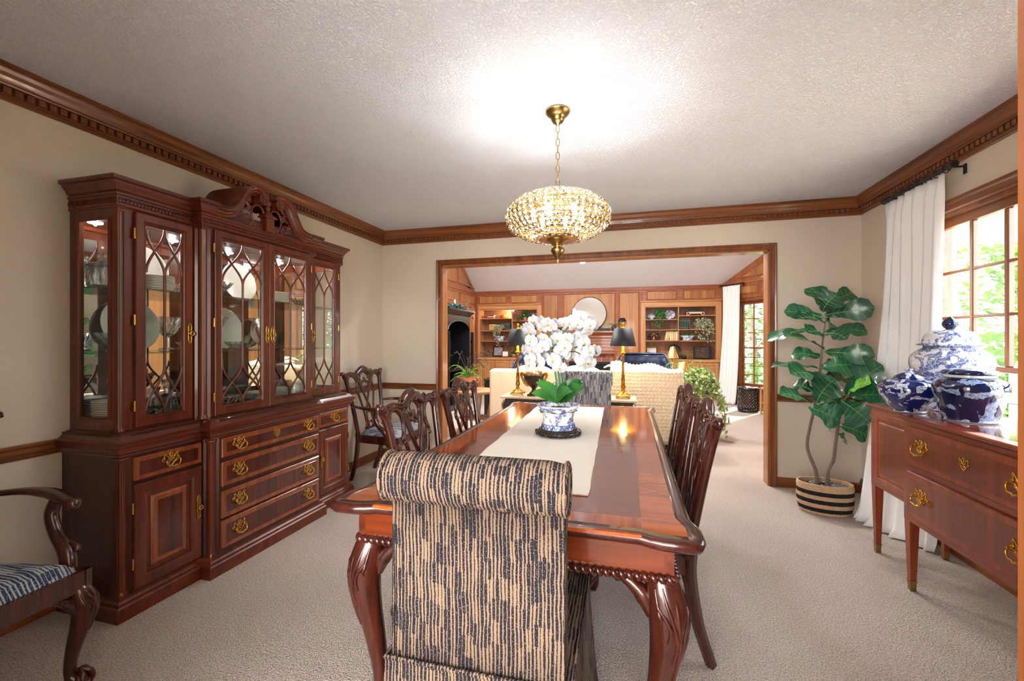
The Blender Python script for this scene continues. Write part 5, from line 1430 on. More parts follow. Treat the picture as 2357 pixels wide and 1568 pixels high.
for P,r_ in (([(1881,1110),(1878,1085),(1862,1045),(1858,1018),(1866,975),(1873,945),(1880,900),(1888,850),(1893,790),(1900,740),(1908,690)],[.013,.012,.011,.011,.010,.008,.006,.004]),
             ([(1904,1112),(1905,1085),(1918,1060),(1922,1030),(1928,990),(1934,950),(1945,920),(1958,905)],[.014,.013,.012,.010,.008,.005])):
    pts=[fpx(a,b,-.01) for a,b in P]; pts[0].z=.002
    MB().tube(bez(pts,4),r_,9).build('trunk',MAT['bark'],fig)
def fig_leaf(b,t,w_,dyb,dyt,mat,roll,lift=.02):
    b=fpx(*b,dy=dyb); t=fpx(*t,dy=dyt); d=t-b; L=d.length; d.normalize()
    ref=Vector((-.1,-.75,.8)); side=d.cross(ref).normalized(); nn=side.cross(d)
    Rm=Matrix.Rotation(roll,3,d); side=Rm@side; nn=Rm@nn
    shape=[(0,.04),(.06,.16),(.18,.40),(.32,.44),(.48,.62),(.66,.94),(.80,1.0),(.92,.80),(.975,.45),(1,.04)]
    def W(v):
        for i in range(len(shape)-1):
            if v<=shape[i+1][0]:
                a,b_=shape[i],shape[i+1]; q=(v-a[0])/(b_[0]-a[0]); q=q*q*(3-2*q); return a[1]+(b_[1]-a[1])*q
        return .04
    def fn(u,v):
        x=u*2-1; hw=w_*.5*W(v)
        return b+d*(L*v)+side*(x*hw)+nn*(lift*4*v*(1-v)+.16*hw*abs(x)**1.5+.008*sin(v*16)*abs(x)-.03*max(0,v-.6))
    m=MB(); m.grid(fn,7,16); o=m.build('leaf',mat,fig)
    vn=MB(); vn.tube([fn(.5,i/10)+nn*.0012 for i in range(11)],[.0028,.002,.001],5)
    for k in range(1,6):
        v0=.12+.15*k
        for s in (0,1):
            vn.tube([fn(.5,v0)+nn*.0010,fn(.5+(s-.5)*.5,min(.98,v0+.07))+nn*.0012,fn(.5+(s-.5)*.92,min(.985,v0+.12))+nn*.0012],[.0013,.0009,.0005],4)
    vn.build('vein',MAT['fig_vein'],o)
G=MAT['fig_leaf']; Yg=MAT['fig_young']
for b,t,w_,d0,d1,mt,ro in (((1895,715),(1866,660),.17,0,.05,G,.3),((1893,718),(1925,676),.17,-.02,-.10,G,.2),((1898,705),(1965,672),.11,.02,.12,G,.4),((1898,725),(2012,708),.13,0,-.18,G,.9),
    ((1900,735),(1806,715),.12,0,.02,G,-.2),((1898,745),(1840,730),.15,-.02,-.08,G,.3),((1898,740),(1912,752),.15,.02,.06,G,0),((1875,760),(1765,782),.13,.0,.05,G,.3),((1895,770),(1950,778),.16,-.06,-.16,G,-.2),
    ((1893,775),(1860,762),.14,-.05,-.13,G,.1),((1898,765),(1998,762),.12,.0,-.06,G,0),((1897,805),(1808,772),.20,-.02,-.10,G,.5),((1897,810),(2013,818),.12,.0,-.18,G,.8),((1895,825),(1822,815),.12,.04,.1,G,0),
    ((1890,848),(1968,838),.16,-.03,-.09,G,.4),((1887,850),(1775,842),.10,.02,.05,G,.5),((1890,850),(1935,848),.15,.03,.12,G,0),((1880,870),(1822,858),.18,-.03,-.12,G,.2),((1885,880),(1948,868),.14,.05,.15,G,0),
    ((1880,928),(1920,872),.23,-.05,-.13,G,-.3),((1868,930),(1797,905),.17,-.02,-.06,G,.4),((1875,905),(1826,886),.15,.04,.1,G,.2),((1860,938),(1935,968),.16,-.08,-.14,G,.3),((1935,935),(1898,920),.16,.02,.1,G,0),
    ((1950,915),(2028,840),.25,-.10,-.26,G,-.2),((1952,912),(2000,880),.18,-.18,-.30,Yg,-.5),((1958,912),(2055,910),.13,-.08,-.30,G,.6),((1940,925),(2002,972),.20,-.10,-.24,G,.4),((1938,930),(1903,868),.13,-.07,-.12,G,.6),
    ((1945,910),(1980,880),.12,.05,.15,G,0),((1930,980),(1998,1003),.13,-.02,-.05,G,.2),((1925,975),(1905,985),.10,.02,.06,G,0),((1928,968),(1918,945),.10,.03,.1,G,.2),((1925,1000),(1945,1015),.08,.0,.04,G,0)):
    fig_leaf(b,t,w_*1.25,d0,d1,mt,ro)
# plug-in by the baseboard
pl=thing('wall_plug','black plug-in adapter on the wall beside the curtain','plug',(XR-.012,3.78,.36)) 
MB().box(-.02,.012,-.018,.018,.0,.055,.004).build('adapter',MAT['black'],pl); MB().box(-.014,.006,-.012,.012,-.03,0,.004).build('bulb_cover',MAT['glass'],pl)
# ================================================================== living room: built-in bookcases
def fx(px,y): return at(px,800,y=y).x
def fz(px,py,y): return at(px,py,y=y).z
YS=9.90
def bookcase(name,label,x0,x1,ox0,ox1,div,sl,sr,divz,ndoor):
    t=thing(name,label,'bookcase',(0,0,0)); y=LYB
    MB().box(ox0,ox1,10.035,10.055,.86,1.985).build('back',MAT['bookback'],t)
    for a,b in ((ox0,ox0+.018),(ox1-.018,ox1)): MB().box(a,b,y-.005,10.035,.86,1.985).build('side',MAT['bookoak_z'],t)
    MB().box(ox0+.018,ox1-.018,y-.005,10.035,1.965,1.985).build('top',MAT['bookoak_x'],t)
    MB().box(div-.010,div+.010,y+.02,10.035,divz,1.965).build('divider',MAT['bookoak_z'],t)
    for z in sl: MB().box(ox0+.018,div-.010,y+.02,10.035,z-.018,z,.002).build('shelf',MAT['bookoak_x'],t)
    for z in sr: MB().box(div+.010,ox1-.018,y+.02,10.035,z-.018,z,.002).build('shelf',MAT['bookoak_x'],t)
    for a,b in ((x0,ox0),(ox1,x1)): MB().box(a,b,y-.018,y-.002,.86,2.09,.003).build('stile',MAT['bookoak_z'],t)
    MB().box(ox0,ox1,y-.018,y-.002,1.985,2.07,.003).build('head_rail',MAT['bookoak_x'],t)
    MB().sweep([(0,2.07),(.030,2.07),(.034,2.078),(.044,2.088),(.044,2.105),(0,2.105)],[(x0-.01,y),(x1+.01,y)],XY).build('cornice',MAT['bookoak_x'],t)
    MB().box(x0,x1,y-.035,10.035,.80,.858,.006).build('counter',MAT['bookoak_x'],t)
    MB().box(x0,x1,y-.010,y-.001,.09,.80).build('face_frame',MAT['bookoak_z'],t)
    MB().box(x0,x1,y-.004,y-.001,.0,.09).build('toe_kick',MAT['bookoak_x'],t)
    w_=(x1-x0-.06)/ndoor
    for i in range(ndoor):
        a=x0+.03+i*w_+.01; b=a+w_-.02; m=MB(); mp=lambda p,q,h:(p,y-.010-h,q)
        m.sweep([(0,0),(0,.016),(.005,.018),(.05,.018),(.055,.012),(.062,.004),(.062,0)],[(a,.125),(a,.785),(b,.785),(b,.125)],mp,closed=True)
        m.box(a+.055,b-.055,y-.016,y-.010,.18,.73); m.sweep([(0,0),(0,.008),(.014,.016),(.02,.016),(.02,0)],[(a+.072,.197),(a+.072,.713),(b-.072,.713),(b-.072,.197)],mp,closed=True)
        m.box(a+.088,b-.088,y-.0255,y-.010,.213,.697)
        d=m.build('door',MAT['bookoak_z'],t)
        kx=b-.02 if i%2==0 else a+.02
        MB().lathe([(.004,0),(.004,.008),(.009,.012),(.009,.016),(.0005,.019)],10).build('knob',MAT['brass_ant'],d).matrix_local=Matrix.Translation((kx,y-.028,.66))@Matrix.Rotation(radians(90),4,'X')
    return t
bookcase('bookcase','built-in oak bookcase beside the black armoire, three shelves each side',-3.47,-1.93,-3.43,-2.02,-2.635,(1.777,1.49,1.244),(1.72,1.49,1.244),1.244,4)
bookcase('bookcase','built-in oak bookcase beside the white living-room curtain',.25,1.84,.33,1.755,1.014,(1.709,1.489,1.255),(1.787,1.496,1.255),1.255,4)
def pmat(name,c,rough=.6,**k):
    return bpy.data.materials.get(name) or plain(name,srgb(*c),rough,**k)
def books(px0,px1,z,n,h,cols,lab,grp,y=YS,lean=None,thick=None):
    x0,x1=fx(px0,y),fx(px1,y); w_=(x1-x0)/n
    for i in range(n):
        c=cols[i%len(cols)]; hh=h*random.uniform(.95,1.0)
        m=MB(); k=w_*.46; d=.075
        m.box(-k,k,-d,d,0,hh,.002,mi=0)
        m.box(-k+.003,k-.003,-d+.01,d+.004,hh-.004,hh+.002,mi=1)
        for q in (.15,.8): m.box(-k-.0004,k+.0004,-d-.0006,-d+.01,hh*q,hh*q+.006,mi=2)
        o=m.build('book',[pmat('cloth_%d_%d_%d'%c,c),pmat('paper',(232,222,200)),pmat('gilt_line',(190,150,80),.3,metal=.6)])
        tag(o,lab,'book',grp)
        o.location=(x0+w_*(i+.5),y,z+.0005)
        if lean and i in lean:
            a=lean[i]; o.rotation_euler=(0,a,0); o.location.x+=-hh*sin(a)*.5; o.location.z+=abs(sin(a))*w_*.46
def bookstack(px,z,n,w_,lab,grp,cols,y=YS):
    x=fx(px,y)
    for i in range(n):
        c=cols[i%len(cols)]; k=w_/2*random.uniform(.85,1)
        m=MB(); m.box(-k,k,-.07,.07,0,.026,.002); m.box(-k+.004,k+.002,-.066,.073,.004,.022,mi=1)
        o=m.build('book',[pmat('cloth_%d_%d_%d'%c,c),pmat('paper',(232,222,200))]); tag(o,lab,'book',grp); o.location=(x,y,z+.0005+i*.0275); o.rotation_euler=(0,0,random.uniform(-.08,.08))
BR=[(120,52,34),(112,46,32)]; GN=[(40,72,60),(34,62,56)]; CR=[(226,208,160),(216,190,120),(232,222,190)]
books(1181,1203,1.72,7,.20,BR,'brown leather-bound book in the row beside the ivy in the armoire-side bookcase','brown books row')
books(1164,1177,1.49,5,.17,GN,'small green book beside the trailing ivy in the armoire-side bookcase','small green books row')
books(1563,1589,1.496,5,.225,GN,'tall green book in the row under the toy car in the curtain-side bookcase','tall green books row',lean={4:-.12})
books(1531,1559,1.255,6,.20,CR,'cream-spined book leaning in the row beside the bronze elephant planter','cream books row',lean={0:.16,1:.14})
bookstack(1131,1.777,3,.17,'red-edged book in the little flat pile at the top of the armoire-side bookcase','flat books by the copper pumpkin',[(150,60,50),(210,190,160)])
bookstack(1622,1.255,3,.24,'dark green book in the flat pile beside the blue footed planter','flat green books pile',[(52,66,56),(60,74,62)])
bookstack(1392,1.466,2,.24,'dark green book lying on the mantel beside the fern','flat books on the mantel',[(38,62,52)],9.64)

# ------------------------------------------------------------------ plants
def foliage(par,spec,n,size,mat,name='foliage',seed=1,trail=(),tn=30,stuff=True,five=False):
    """many small leaves in an ellipsoid plus trailing strands: nobody could count them"""
    rnd=random.Random(seed); m=MB(); cx,cy,cz,rx,ry,rz=spec
    def leaf(p,s):
        a=Vector((rnd.gauss(0,1),rnd.gauss(0,1),rnd.gauss(0,1))).normalized(); b=a.orthogonal().normalized(); b=Matrix.Rotation(rnd.random()*6.3,3,a)@b; c=a.cross(b)
        if five: P=[(0,-.5),(.55,-.35),(.35,0),(.5,.35),(.0,.75),(-.5,.35),(-.35,0),(-.55,-.35)]
        else: P=[(0,-.55),(.38,-.1),(.28,.35),(0,.7),(-.28,.35),(-.38,-.1)]
        m.add([p+b*(x*s)+c*(y*s)+a*(.15*s*abs(x)) for x,y in P],[list(range(len(P)))],False)
    for i in range(n):
        v=Vector((rnd.gauss(0,1),rnd.gauss(0,1),rnd.gauss(0,1))).normalized(); q=rnd.random()**.45
        leaf(Vector((cx+v.x*rx*q,cy+v.y*ry*q,cz+v.z*rz*q)),size*rnd.uniform(.6,1.15))
    for pts in trail:
        B=bez(pts,8)
        for i in range(tn):
            p=B[int(rnd.random()*(len(B)-1))]; leaf(p+Vector((rnd.gauss(0,1),rnd.gauss(0,1),rnd.gauss(0,1)))*size*.7,size*rnd.uniform(.6,1.1))
    o=m.build(name,mat,par)
    if stuff: o['kind']='stuff'
    return o
def fern(par,c,n,L,mat,seed=1,droop=.55,wid=.035,leafy=16,up=.75,ylim=9):
    rnd=random.Random(seed)
    for k in range(n):
        a=2*pi*k/n+rnd.uniform(-.3,.3); l=L*rnd.uniform(.7,1.05); e=up*rnd.uniform(.5,1.3)
        d=Vector((cos(a),sin(a),0)); P=[Vector(c)+d*(l*t*.85)+Vector((0,0,l*(e*t-(e+droop*.6)*t*t*.8))) for t in [i/6 for i in range(7)]]
        P=[Vector((p.x,min(p.y,ylim),p.z)) for p in P]
        B=bez(P,4); m=MB(); m.tube(B[::3]+[B[-1]],.0022,4); s=d.cross(Vector((0,0,1)))
        for i in range(leafy):
            t=(i+1)/(leafy+1); p=B[int(t*(len(B)-1))]; q=B[min(len(B)-1,int(t*(len(B)-1))+1)]-p
            w_=wid*sin(pi*min(1,t*.85+.15))**.8*l/.3
            for sg in (1,-1):
                tip=p+s*(sg*w_)+d*(w_*.35)+Vector((0,0,-w_*.18)); h=l/leafy*.42
                m.add([p-d*h*.5,p+(tip-p)*.5-d*h*.6,tip,p+(tip-p)*.5+d*h*.6],[(0,1,2,3)],False)
        m.build('frond',mat,par)
def potp(par,prof,mat,n=24,name='pot'): return MB().lathe(prof,n,cap=False).build(name,mat,par)
def hang(x,y,z,L): return [(x,y,z),(x+.01,y-.06,z+.01),(x-.02,y-.12,z-L*.4),(x+.02,y-.12,z-L)]
BWP=porcelain('shelf_blue_white',srgb(222,228,238),srgb(44,84,166),16,.47,.55)
def bxy(px,y=YS): return fx(px,y)
# armoire-side bookcase
t=thing('copper_pumpkin','ribbed copper pumpkin at the top of the armoire-side bookcase','ornament',(bxy(1160),YS,1.7775))
MB().lathe([(.0005,0),(.05,.002),(.085,.03),(.09,.05),(.08,.075),(.04,.09),(.0005,.082)],40,(0,0,0),lambda a,i:1+.08*cos(9*a),cap=False).build('gourd',plain('copper_glaze',srgb(206,112,40),.2,.5),t); MB().tube([(0,0,.085),(.01,0,.105),(.03,0,.115)],.008,6).build('stalk',MAT['twig'],t)
t=thing('ivy_plant','dark green ivy spilling from the upper shelf of the armoire-side bookcase','potted plant',(bxy(1209),YS-.02,1.7205)); potp(t,[(.0005,0),(.04,0),(.055,.08),(.05,.08),(.0005,.07)],MAT['terracotta']); foliage(t,(0,0,.12,.13,.09,.09),240,.032,MAT['ivy_dark'],seed=3,trail=(hang(-.06,-.03,.1,.25),hang(-.13,-.03,.08,.12)),tn=50)
t=thing('photo_box','blue seaside picture standing at the end of the ivy shelf','picture',(bxy(1232),YS+.05,1.7205)); MB().box(-.08,.08,-.008,.008,0,.17,.002).build('frame',pmat('frame_white',(220,224,230)),t); MB().box(-.07,.07,-.0095,-.008,.012,.07).build('print_land',pmat('land',(60,70,80)),t); MB().box(-.07,.07,-.0095,-.008,.07,.158).build('print_sky',pmat('sky',(90,140,210)),t)
t=thing('tin_box','black and gold flowered tin box on the bookcase shelf','box',(bxy(1135),YS,1.4905)); MB().box(-.10,.10,-.05,.05,0,.17,.02).build('body',plain('flower_tin',srgb(196,166,104),.4,var=.6,vscale=26),t); MB().box(-.105,.105,-.055,.055,.155,.18,.012).build('lid',MAT['black'],t)
t=thing('ivy_plant','variegated ivy trailing past the blue planter in the armoire-side bookcase','potted plant',(bxy(1152),YS-.03,1.4905)); potp(t,[(.0005,0),(.035,0),(.045,.07),(.0005,.065)],MAT['terracotta']); foliage(t,(.02,0,.09,.11,.07,.06),150,.034,MAT['ivy_pale'],seed=4,trail=(hang(-.05,-.05,.07,.30),hang(-.09,-.05,.07,.22),hang(.03,-.09,-.02,.38)),tn=60)
t=thing('planter','blue and white footed planter in the armoire-side bookcase','planter',(bxy(1152),YS-.02,1.2445)); MB().lathe([(.0005,0),(.075,0),(.082,.012),(.078,.025),(.098,.07),(.10,.10),(.108,.115),(.10,.115),(.09,.09),(.0005,.08)],28,cap=False).build('bowl',BWP,t); foliage(t,(0,0,.12,.06,.05,.018),50,.03,MAT['ivy_dark'],seed=5)
t=thing('flower_pot','small yellow flower pot behind the black lampshade','pot',(bxy(1195),YS,1.4905)); potp(t,[(.0005,0),(.035,0),(.048,.075),(.042,.075),(.0005,.065)],pmat('yellow_glaze',(232,190,90),.3)); foliage(t,(0,0,.09,.04,.04,.02),40,.025,MAT['fern'],seed=6)
for i,(px,h,lb) in enumerate(((1117,.14,'stout glass decanter nearest the armoire on the bookcase counter'),(1123,.20,'tall glass decanter with ball stopper on the bookcase counter'),(1131,.16,'round glass decanter beside the dark picture frame'))):
    t=thing('decanter',lb,'decanter',(bxy(px,9.86),9.86-.03*(i==2)+.05*(i==1),.8585)); MB().lathe([(.0005,0),(.042,0),(.045,h*.5),(.03,h*.68),(.013,h*.76),(.013,h*.92),(.018,h*.95),(.0005,h*.95)],18,cap=False,smooth=False).build('body',MAT['crystal'],t); MB().sphere((0,0,h*1.08),h*.12,10,7).build('stopper',MAT['crystal'],t)
def frame(name,lb,px,z,w_,h,c,inner,y,tilt=8,thick=.02,bw=.03,rz=0):
    t=thing(name,lb,'picture frame',(fx(px,y),y,z)); t.rotation_euler=(radians(-tilt),0,rz)
    MB().sweep([(0,0),(0,thick),(bw*.5,thick*1.2),(bw,thick*.5),(bw,0)],[(-w_/2,0),(-w_/2,h),(w_/2,h),(w_/2,0)],lambda a,b,q:(a,-q,b),closed=True).build('moulding',c,t)
    MB().box(-w_/2+bw*.9,w_/2-bw*.9,-.004,.001,bw*.9,h-bw*.9).build('print',inner,t); return t
frame('picture_frame','dark wood picture frame leaning behind the decanters',1147,.866,.27,.26,pmat('dark_frame',(58,34,28)),plain('sepia_print',srgb(150,150,150),.6,var=.5,vscale=18),9.95)
frame('picture_frame','small mahogany frame with a pale sketch on the bookcase counter',1163,.864,.17,.15,pmat('red_frame',(120,50,30)),plain('pale_sketch',srgb(228,230,228),.6,var=.1,vscale=30),9.84,bw=.018)
t=thing('ivy_plant','small ivy at the end of the counter behind the navy chair','potted plant',(bxy(1184),9.86,.8585)); potp(t,[(.0005,0),(.045,0),(.055,.08),(.0005,.075)],MAT['terracotta']); foliage(t,(0,-.02,.10,.14,.08,.08),150,.035,MAT['ivy_dark'],seed=7)
t=thing('shelf_light','small puck light under the top of the armoire-side bookcase','light',(-2.66,9.83,1.949)); MB().lathe([(.0005,.0),(.05,.0),(.055,.006),(.055,.016),(.0005,.016)],20,cap=False).build('puck',plain('puck_light',(1,1,1,1),.4,emit=((1,.95,.85,1),6)),t); point('shelf_lamp',(-2.66,9.83,1.92),3,(1,.9,.75),.03)
# curtain-side bookcase
t=thing('tureen','white lidded tureen with blue sprigs at the top of the curtain-side bookcase','tureen',(bxy(1500),YS,1.7095)); MB().lathe([(.0005,0),(.045,0),(.04,.012),(.085,.045),(.09,.075),(.08,.078),(.0005,.078)],26,cap=False).build('bowl',BWP,t); MB().lathe([(.088,.078),(.07,.10),(.03,.115),(.012,.118),(.016,.13),(.0005,.136)],26,cap=False).build('lid',BWP,t)
t=thing('ivy_plant','bright green ivy hanging over the wicker box in the curtain-side bookcase','potted plant',(bxy(1519),YS-.02,1.7095)); potp(t,[(.0005,0),(.04,0),(.05,.08),(.0005,.07)],MAT['terracotta']); foliage(t,(0,0,.13,.12,.09,.09),260,.032,MAT['ivy_dark'],seed=8,trail=(hang(-.05,-.05,.1,.30),hang(.05,-.06,.1,.24),hang(0,-.08,.08,.36)),tn=70)
t=thing('display_plate','blue and white transfer plate stood on the top shelf beside the bright ivy','plate',(bxy(1542),YS+.04,1.7095+.105)); t.rotation_euler=(radians(80),0,0)
MB().lathe([(.0005,.002),(.06,.002),(.07,.008),(.104,.016),(.106,.013),(.07,.003),(.05,-.003),(.0005,-.003)],32,cap=False).build('dish',BWP,t); MB().lathe([(.04,.004),(.0005,.005)],20,cap=False).build('medallion',plain('plate_scene',srgb(140,110,90),.3,var=.5,vscale=40),t)
t=thing('wicker_box','long dark wicker box under the bright ivy','box',(bxy(1519),YS+.02,1.4895)); wk=plain('dark_wicker',srgb(98,66,50),.8,var=.4,vscale=60,bump=(90,1,.01)); MB().box(-.20,.20,-.07,.07,0,.115,.006).build('body',wk,t); MB().box(-.205,.205,-.074,.074,.115,.145,.006).build('lid',wk,t)
t=thing('bronze_planter','bronze elephant-ring planter beside the cream books','planter',(bxy(1505),YS,1.2555)); bz_=plain('bronze',srgb(112,84,62),.35,.8,var=.4,vscale=40); MB().lathe([(.0005,0),(.085,0),(.09,.02),(.08,.04),(.085,.12),(.10,.15),(.092,.15),(.0005,.12)],28,cap=False).build('bowl',bz_,t)
for k in range(6):
    a=2*pi*k/6; m=MB(); d=Vector((cos(a),sin(a),0)); m.sphere(d*.095+Vector((0,0,.10)),.030,8,6); m.tube(bez([d*.12+Vector((0,0,.10)),d*.128+Vector((0,0,.06)),d*.115+Vector((0,0,.02))],3),[.014,.010,.007],6); m.sphere(d*.10+Vector((-d.y*.028,d.x*.028,.105)),.018,6,5); m.build('elephant_head',bz_,t)
t=thing('model_car','black and cream vintage car model on the top bookcase shelf','model car',(bxy(1600),YS,1.7875)); bl=MAT['black']; cmx=pmat('cream_enamel',(226,206,176),.3)
m=MB(); m.prism([(-.20,.03),(-.19,.075),(-.13,.095),(-.07,.13),(.02,.14),(.09,.115),(.15,.09),(.20,.06),(.20,.03)],XZ,-.05,.05); m.build('car_body',bl,t)
MB().box(-.12,.12,-.054,-.049,.035,.075,.004).build('side_panel',cmx,t)
for x in (-.145,.145):
    for s in (-1,1): m=MB(); m.tube([(x,s*.045,.038),(x,s*.062,.038)],.036,18); m.tube([(x,s*.062,.038),(x,s*.066,.038)],.022,14,mi=1); m.build('wheel',[cmx,bl],t)
t=thing('ivy_plant','pale variegated ivy bushing over the shelf beside the tall green books','potted plant',(bxy(1617),YS-.03,1.4965)); potp(t,[(.0005,0),(.06,0),(.075,.10),(.0005,.09)],plain('wicker_pot',srgb(150,120,90),.8,bump=(80,1,.01)),20); foliage(t,(0,-.02,.14,.19,.09,.10),420,.036,MAT['ivy_pale'],seed=9,trail=(hang(-.10,-.05,.06,.26),hang(-.04,-.06,.05,.32),hang(.16,-.04,.06,.20),hang(.08,-.06,-.02,.36)),tn=60)
t=thing('planter','blue and white footed tureen planted with dark leaves beside the flat books','planter',(bxy(1583),YS,1.2555)); MB().lathe([(.0005,0),(.09,0),(.095,.014),(.085,.03),(.105,.06),(.14,.10),(.135,.104),(.10,.065),(.0005,.06)],30,(0,0,0),lambda a,i:1+.18*abs(cos(a))**2,cap=False).build('bowl',BWP,t); foliage(t,(0,0,.12,.10,.06,.03),90,.04,MAT['ivy_dark'],seed=10)
frame('picture_frame','gold picture frame leaning in the bottom of the curtain-side bookcase',1500,.866,.26,.27,MAT['gilt'],pmat('pale_mat',(226,228,232)),9.96,bw=.035)
t=thing('model_globe','black dome bell on a brass base before the gold frame','ornament',(bxy(1494,9.84),9.84,.8585)); MB().lathe([(.0005,.14),(.03,.138),(.07,.11),(.085,.06),(.08,.05),(.0005,.05)],24,cap=False).build('dome',bl,t); MB().lathe([(.0005,0),(.06,0),(.06,.01),(.035,.02),(.03,.05),(.0005,.05)],20,cap=False).build('base',MAT['brass'],t)
t=thing('carved_screen','dark carved arched ornament behind the brass lamp','ornament',(bxy(1553),9.98,.8585)); m=MB(); m.prism([(-.12,0),(.12,0),(.12,.2)]+[(.12*cos(a),.2+.10*sin(a)) for a in [pi*i/10 for i in range(1,10)]]+[(-.12,.2)],XZ,-.012,.012); m.build('panel',MAT['ebony'],t)
m=MB()
for k in range(7):
    a=pi*k/6; m.sphere((.115*cos(a),-.012,.2+.095*sin(a)),.022,6,5)
m.build('carving',MAT['ebony'],t)
t=thing('fern_plant','green fern on the counter of the curtain-side bookcase','potted plant',(bxy(1574,9.84),9.84,.8585)); potp(t,[(.0005,0),(.045,0),(.055,.07),(.0005,.065)],MAT['black']); fern(t,(0,0,.07),12,.24,MAT['fern'],2,.3,.03,12,1.1,.15)
t=thing('lacquer_chest','small black lacquer chest painted with faded flowers','chest',(bxy(1615),YS+.02,.8585)); MB().box(-.155,.155,-.06,.06,.012,.27,.004).build('body',bl,t); MB().box(-.135,.135,-.0625,-.06,.035,.25).build('flower_panel',plain('painted_flowers',srgb(70,56,44),.4,var=.9,vscale=20),t); MB().box(.155,.20,-.05,.06,.012,.27,.003).build('side_leaf',bl,t)
for x in (-.13,.13): MB().box(x-.02,x+.02,-.055,.055,0,.012).build('foot',bl,t)

# ================================================================== fireplace, mantel
fc=-.854
fp=thing('fireplace','panelled wood fireplace surround with brick facing and dentilled mantel','fireplace',(fc,LYB,0))
sm=MAT['pine_z']; smx=wood('mantel_wood',srgb(120,62,32),srgb(168,98,56),'x',1,.3,.3)
for s in (-1,1): MB().box(s*.546,s*.74,-.10,-.001,0,1.30,.004).build('pilaster',sm,fp); MB().box(s*.585,s*.70,-.108,-.10,.12,.92,.004).build('pilaster_panel',MAT['panel'],fp)
MB().box(-.546,.546,-.09,-.001,.96,1.30,.003).build('frieze',smx,fp)
for z in (1.02,1.09,1.17,1.24): MB().box(-.70,.70,-.114,-.10 if True else 0,z,z+.022,.006).build('frieze_bead',smx,fp)
MB().sweep([(0,0),(0,.02),(.02,.026),(.04,.016),(.04,0)],[(.546,0),(.546,.96),(-.546,.96),(-.546,0)],lambda a,b,h:(a,-.10-h,b)).build('brick_moulding',smx,fp)
MB().sweep([(0,1.30),(.11,1.30),(.118,1.32),(.118,1.36),(.135,1.375),(.16,1.40),(.165,1.425),(0,1.425)],[(-.76,0),(.76,0)],XY).build('bed_moulding',smx,fp)
dd=None
for i in range(36):
    x=-.74+i*.0423
    if dd is None: dd=MB().box(-.012,.012,-.138,-.118,1.328,1.356).build('dentil',smx,fp); o=dd
    else: o=dd.copy(); col.objects.link(o); o.parent=fp
    o.location=(x,0,0)
MB().box(-.79,.79,-.20,-.001,1.425,1.465,.006).build('mantel_shelf',smx,fp)
mort=pmat('mortar',(176,168,160),.9); brk=[plain('brick_%d'%i,srgb(*c),.85,var=.2,vscale=30,bump=(60,.6,.004)) for i,c in enumerate(((166,98,72),(150,84,62),(178,112,84)))] if False else None
brk=[plain('brick_red',srgb(168,100,74),.85,var=.2,vscale=30,bump=(60,.6,.004)),plain('brick_brown',srgb(150,86,64),.85,var=.2,vscale=30,bump=(60,.6,.004)),plain('brick_pale',srgb(184,118,90),.85,var=.2,vscale=30,bump=(60,.6,.004))]
m=MB(); m.box(-.546,-.453,-.02,-.001,0,.96); m.box(.453,.546,-.02,-.001,0,.96); m.box(-.453,.453,-.02,-.001,.787,.96); m.build('mortar_bed',mort,fp)
def brick(x0,x1,z0,z1,i): MB().box(x0,x1,-.032,-.018,z0,z1,.004).build('brick',brk[i%3],fp)
k=0
for r_,z in enumerate((.797,.882)):
    x=-.541+(0 if r_%2==0 else -.10)
    while x<.541:
        a,b=max(-.541,x),min(.541,x+.19)
        if b-a>.03: brick(a,b,z,z+.073,random.randrange(3))
        x+=.204
for s in (-1,1):
    for j in range(9): z=.03+j*.0845; brick(min(s*.541,s*.46),max(s*.541,s*.46),z,z+.073,random.randrange(3))
m=MB(); m.box(-.453,.453,-.014,-.0015,.0,.787); m.build('firebox',pmat('firebox_black',(20,20,22),.9),fp)  # flat near-black panel across the fireplace opening
m=MB(); m.sweep([(0,0),(0,.012),(.03,.012),(.03,0)],[(-.44,.02),(-.44,.77),(.44,.77),(.44,.02)],lambda a,b,h:(a,-.016-h,b),closed=True); m.build('fire_screen_frame',MAT['black'],fp)
mir=thing('round_mirror','large round mirror in a thin black rim resting on the mantel','mirror',(fc+.004,LYB-.075,1.466+.375)); 
mir.rotation_euler=(radians(-6),0,0)
MB().prism(circ(.372,56),XZ,-.004,.008).build('glass',MAT['mirror'],mir); MB().tube([(.374*cos(a),0,.374*sin(a)) for a in [2*pi*i/56 for i in range(56)]],.009,6,loop=True).build('rim',MAT['black'],mir)
frame('picture_frame','wide black picture frame leaning on the mantel before the round mirror',1322,1.466,.43,.22,MAT['black'],pmat('grey_print',(150,140,130)),9.60,tilt=6,bw=.035)
t=thing('fern_plant','fern in a black pot at the end of the mantel','potted plant',(fx(1413,9.62),9.62,1.4655)); potp(t,[(.0005,0),(.042,0),(.055,.10),(.048,.10),(.0005,.09)],pmat('grey_pot',(60,64,70),.5)); fern(t,(0,0,.10),14,.27,MAT['fern'],4,.35,.034,14,1.0,.08)
t=thing('mantel_lamp','little black table lamp behind the mantel fern','lamp',(fx(1432,9.68),9.68,1.4655)); MB().lathe([(.0005,0),(.045,0),(.045,.01),(.008,.014),(.007,.20),(.0005,.2)],16,cap=False).build('stem',MAT['black'],t); MB().lathe([(.09,.205),(.055,.275),(.0005,.28)],24,cap=False).build('shade',MAT['black'],t)
t=thing('moss_planter','mossy topiary with two tall brass stakes on the mantel','planter',(fx(1283,9.62),9.62,1.4655)); potp(t,[(.0005,0),(.06,0),(.07,.05),(.0005,.05)],MAT['gilt']); foliage(t,(0,0,.10,.14,.06,.05),200,.035,MAT['moss'],seed=12)
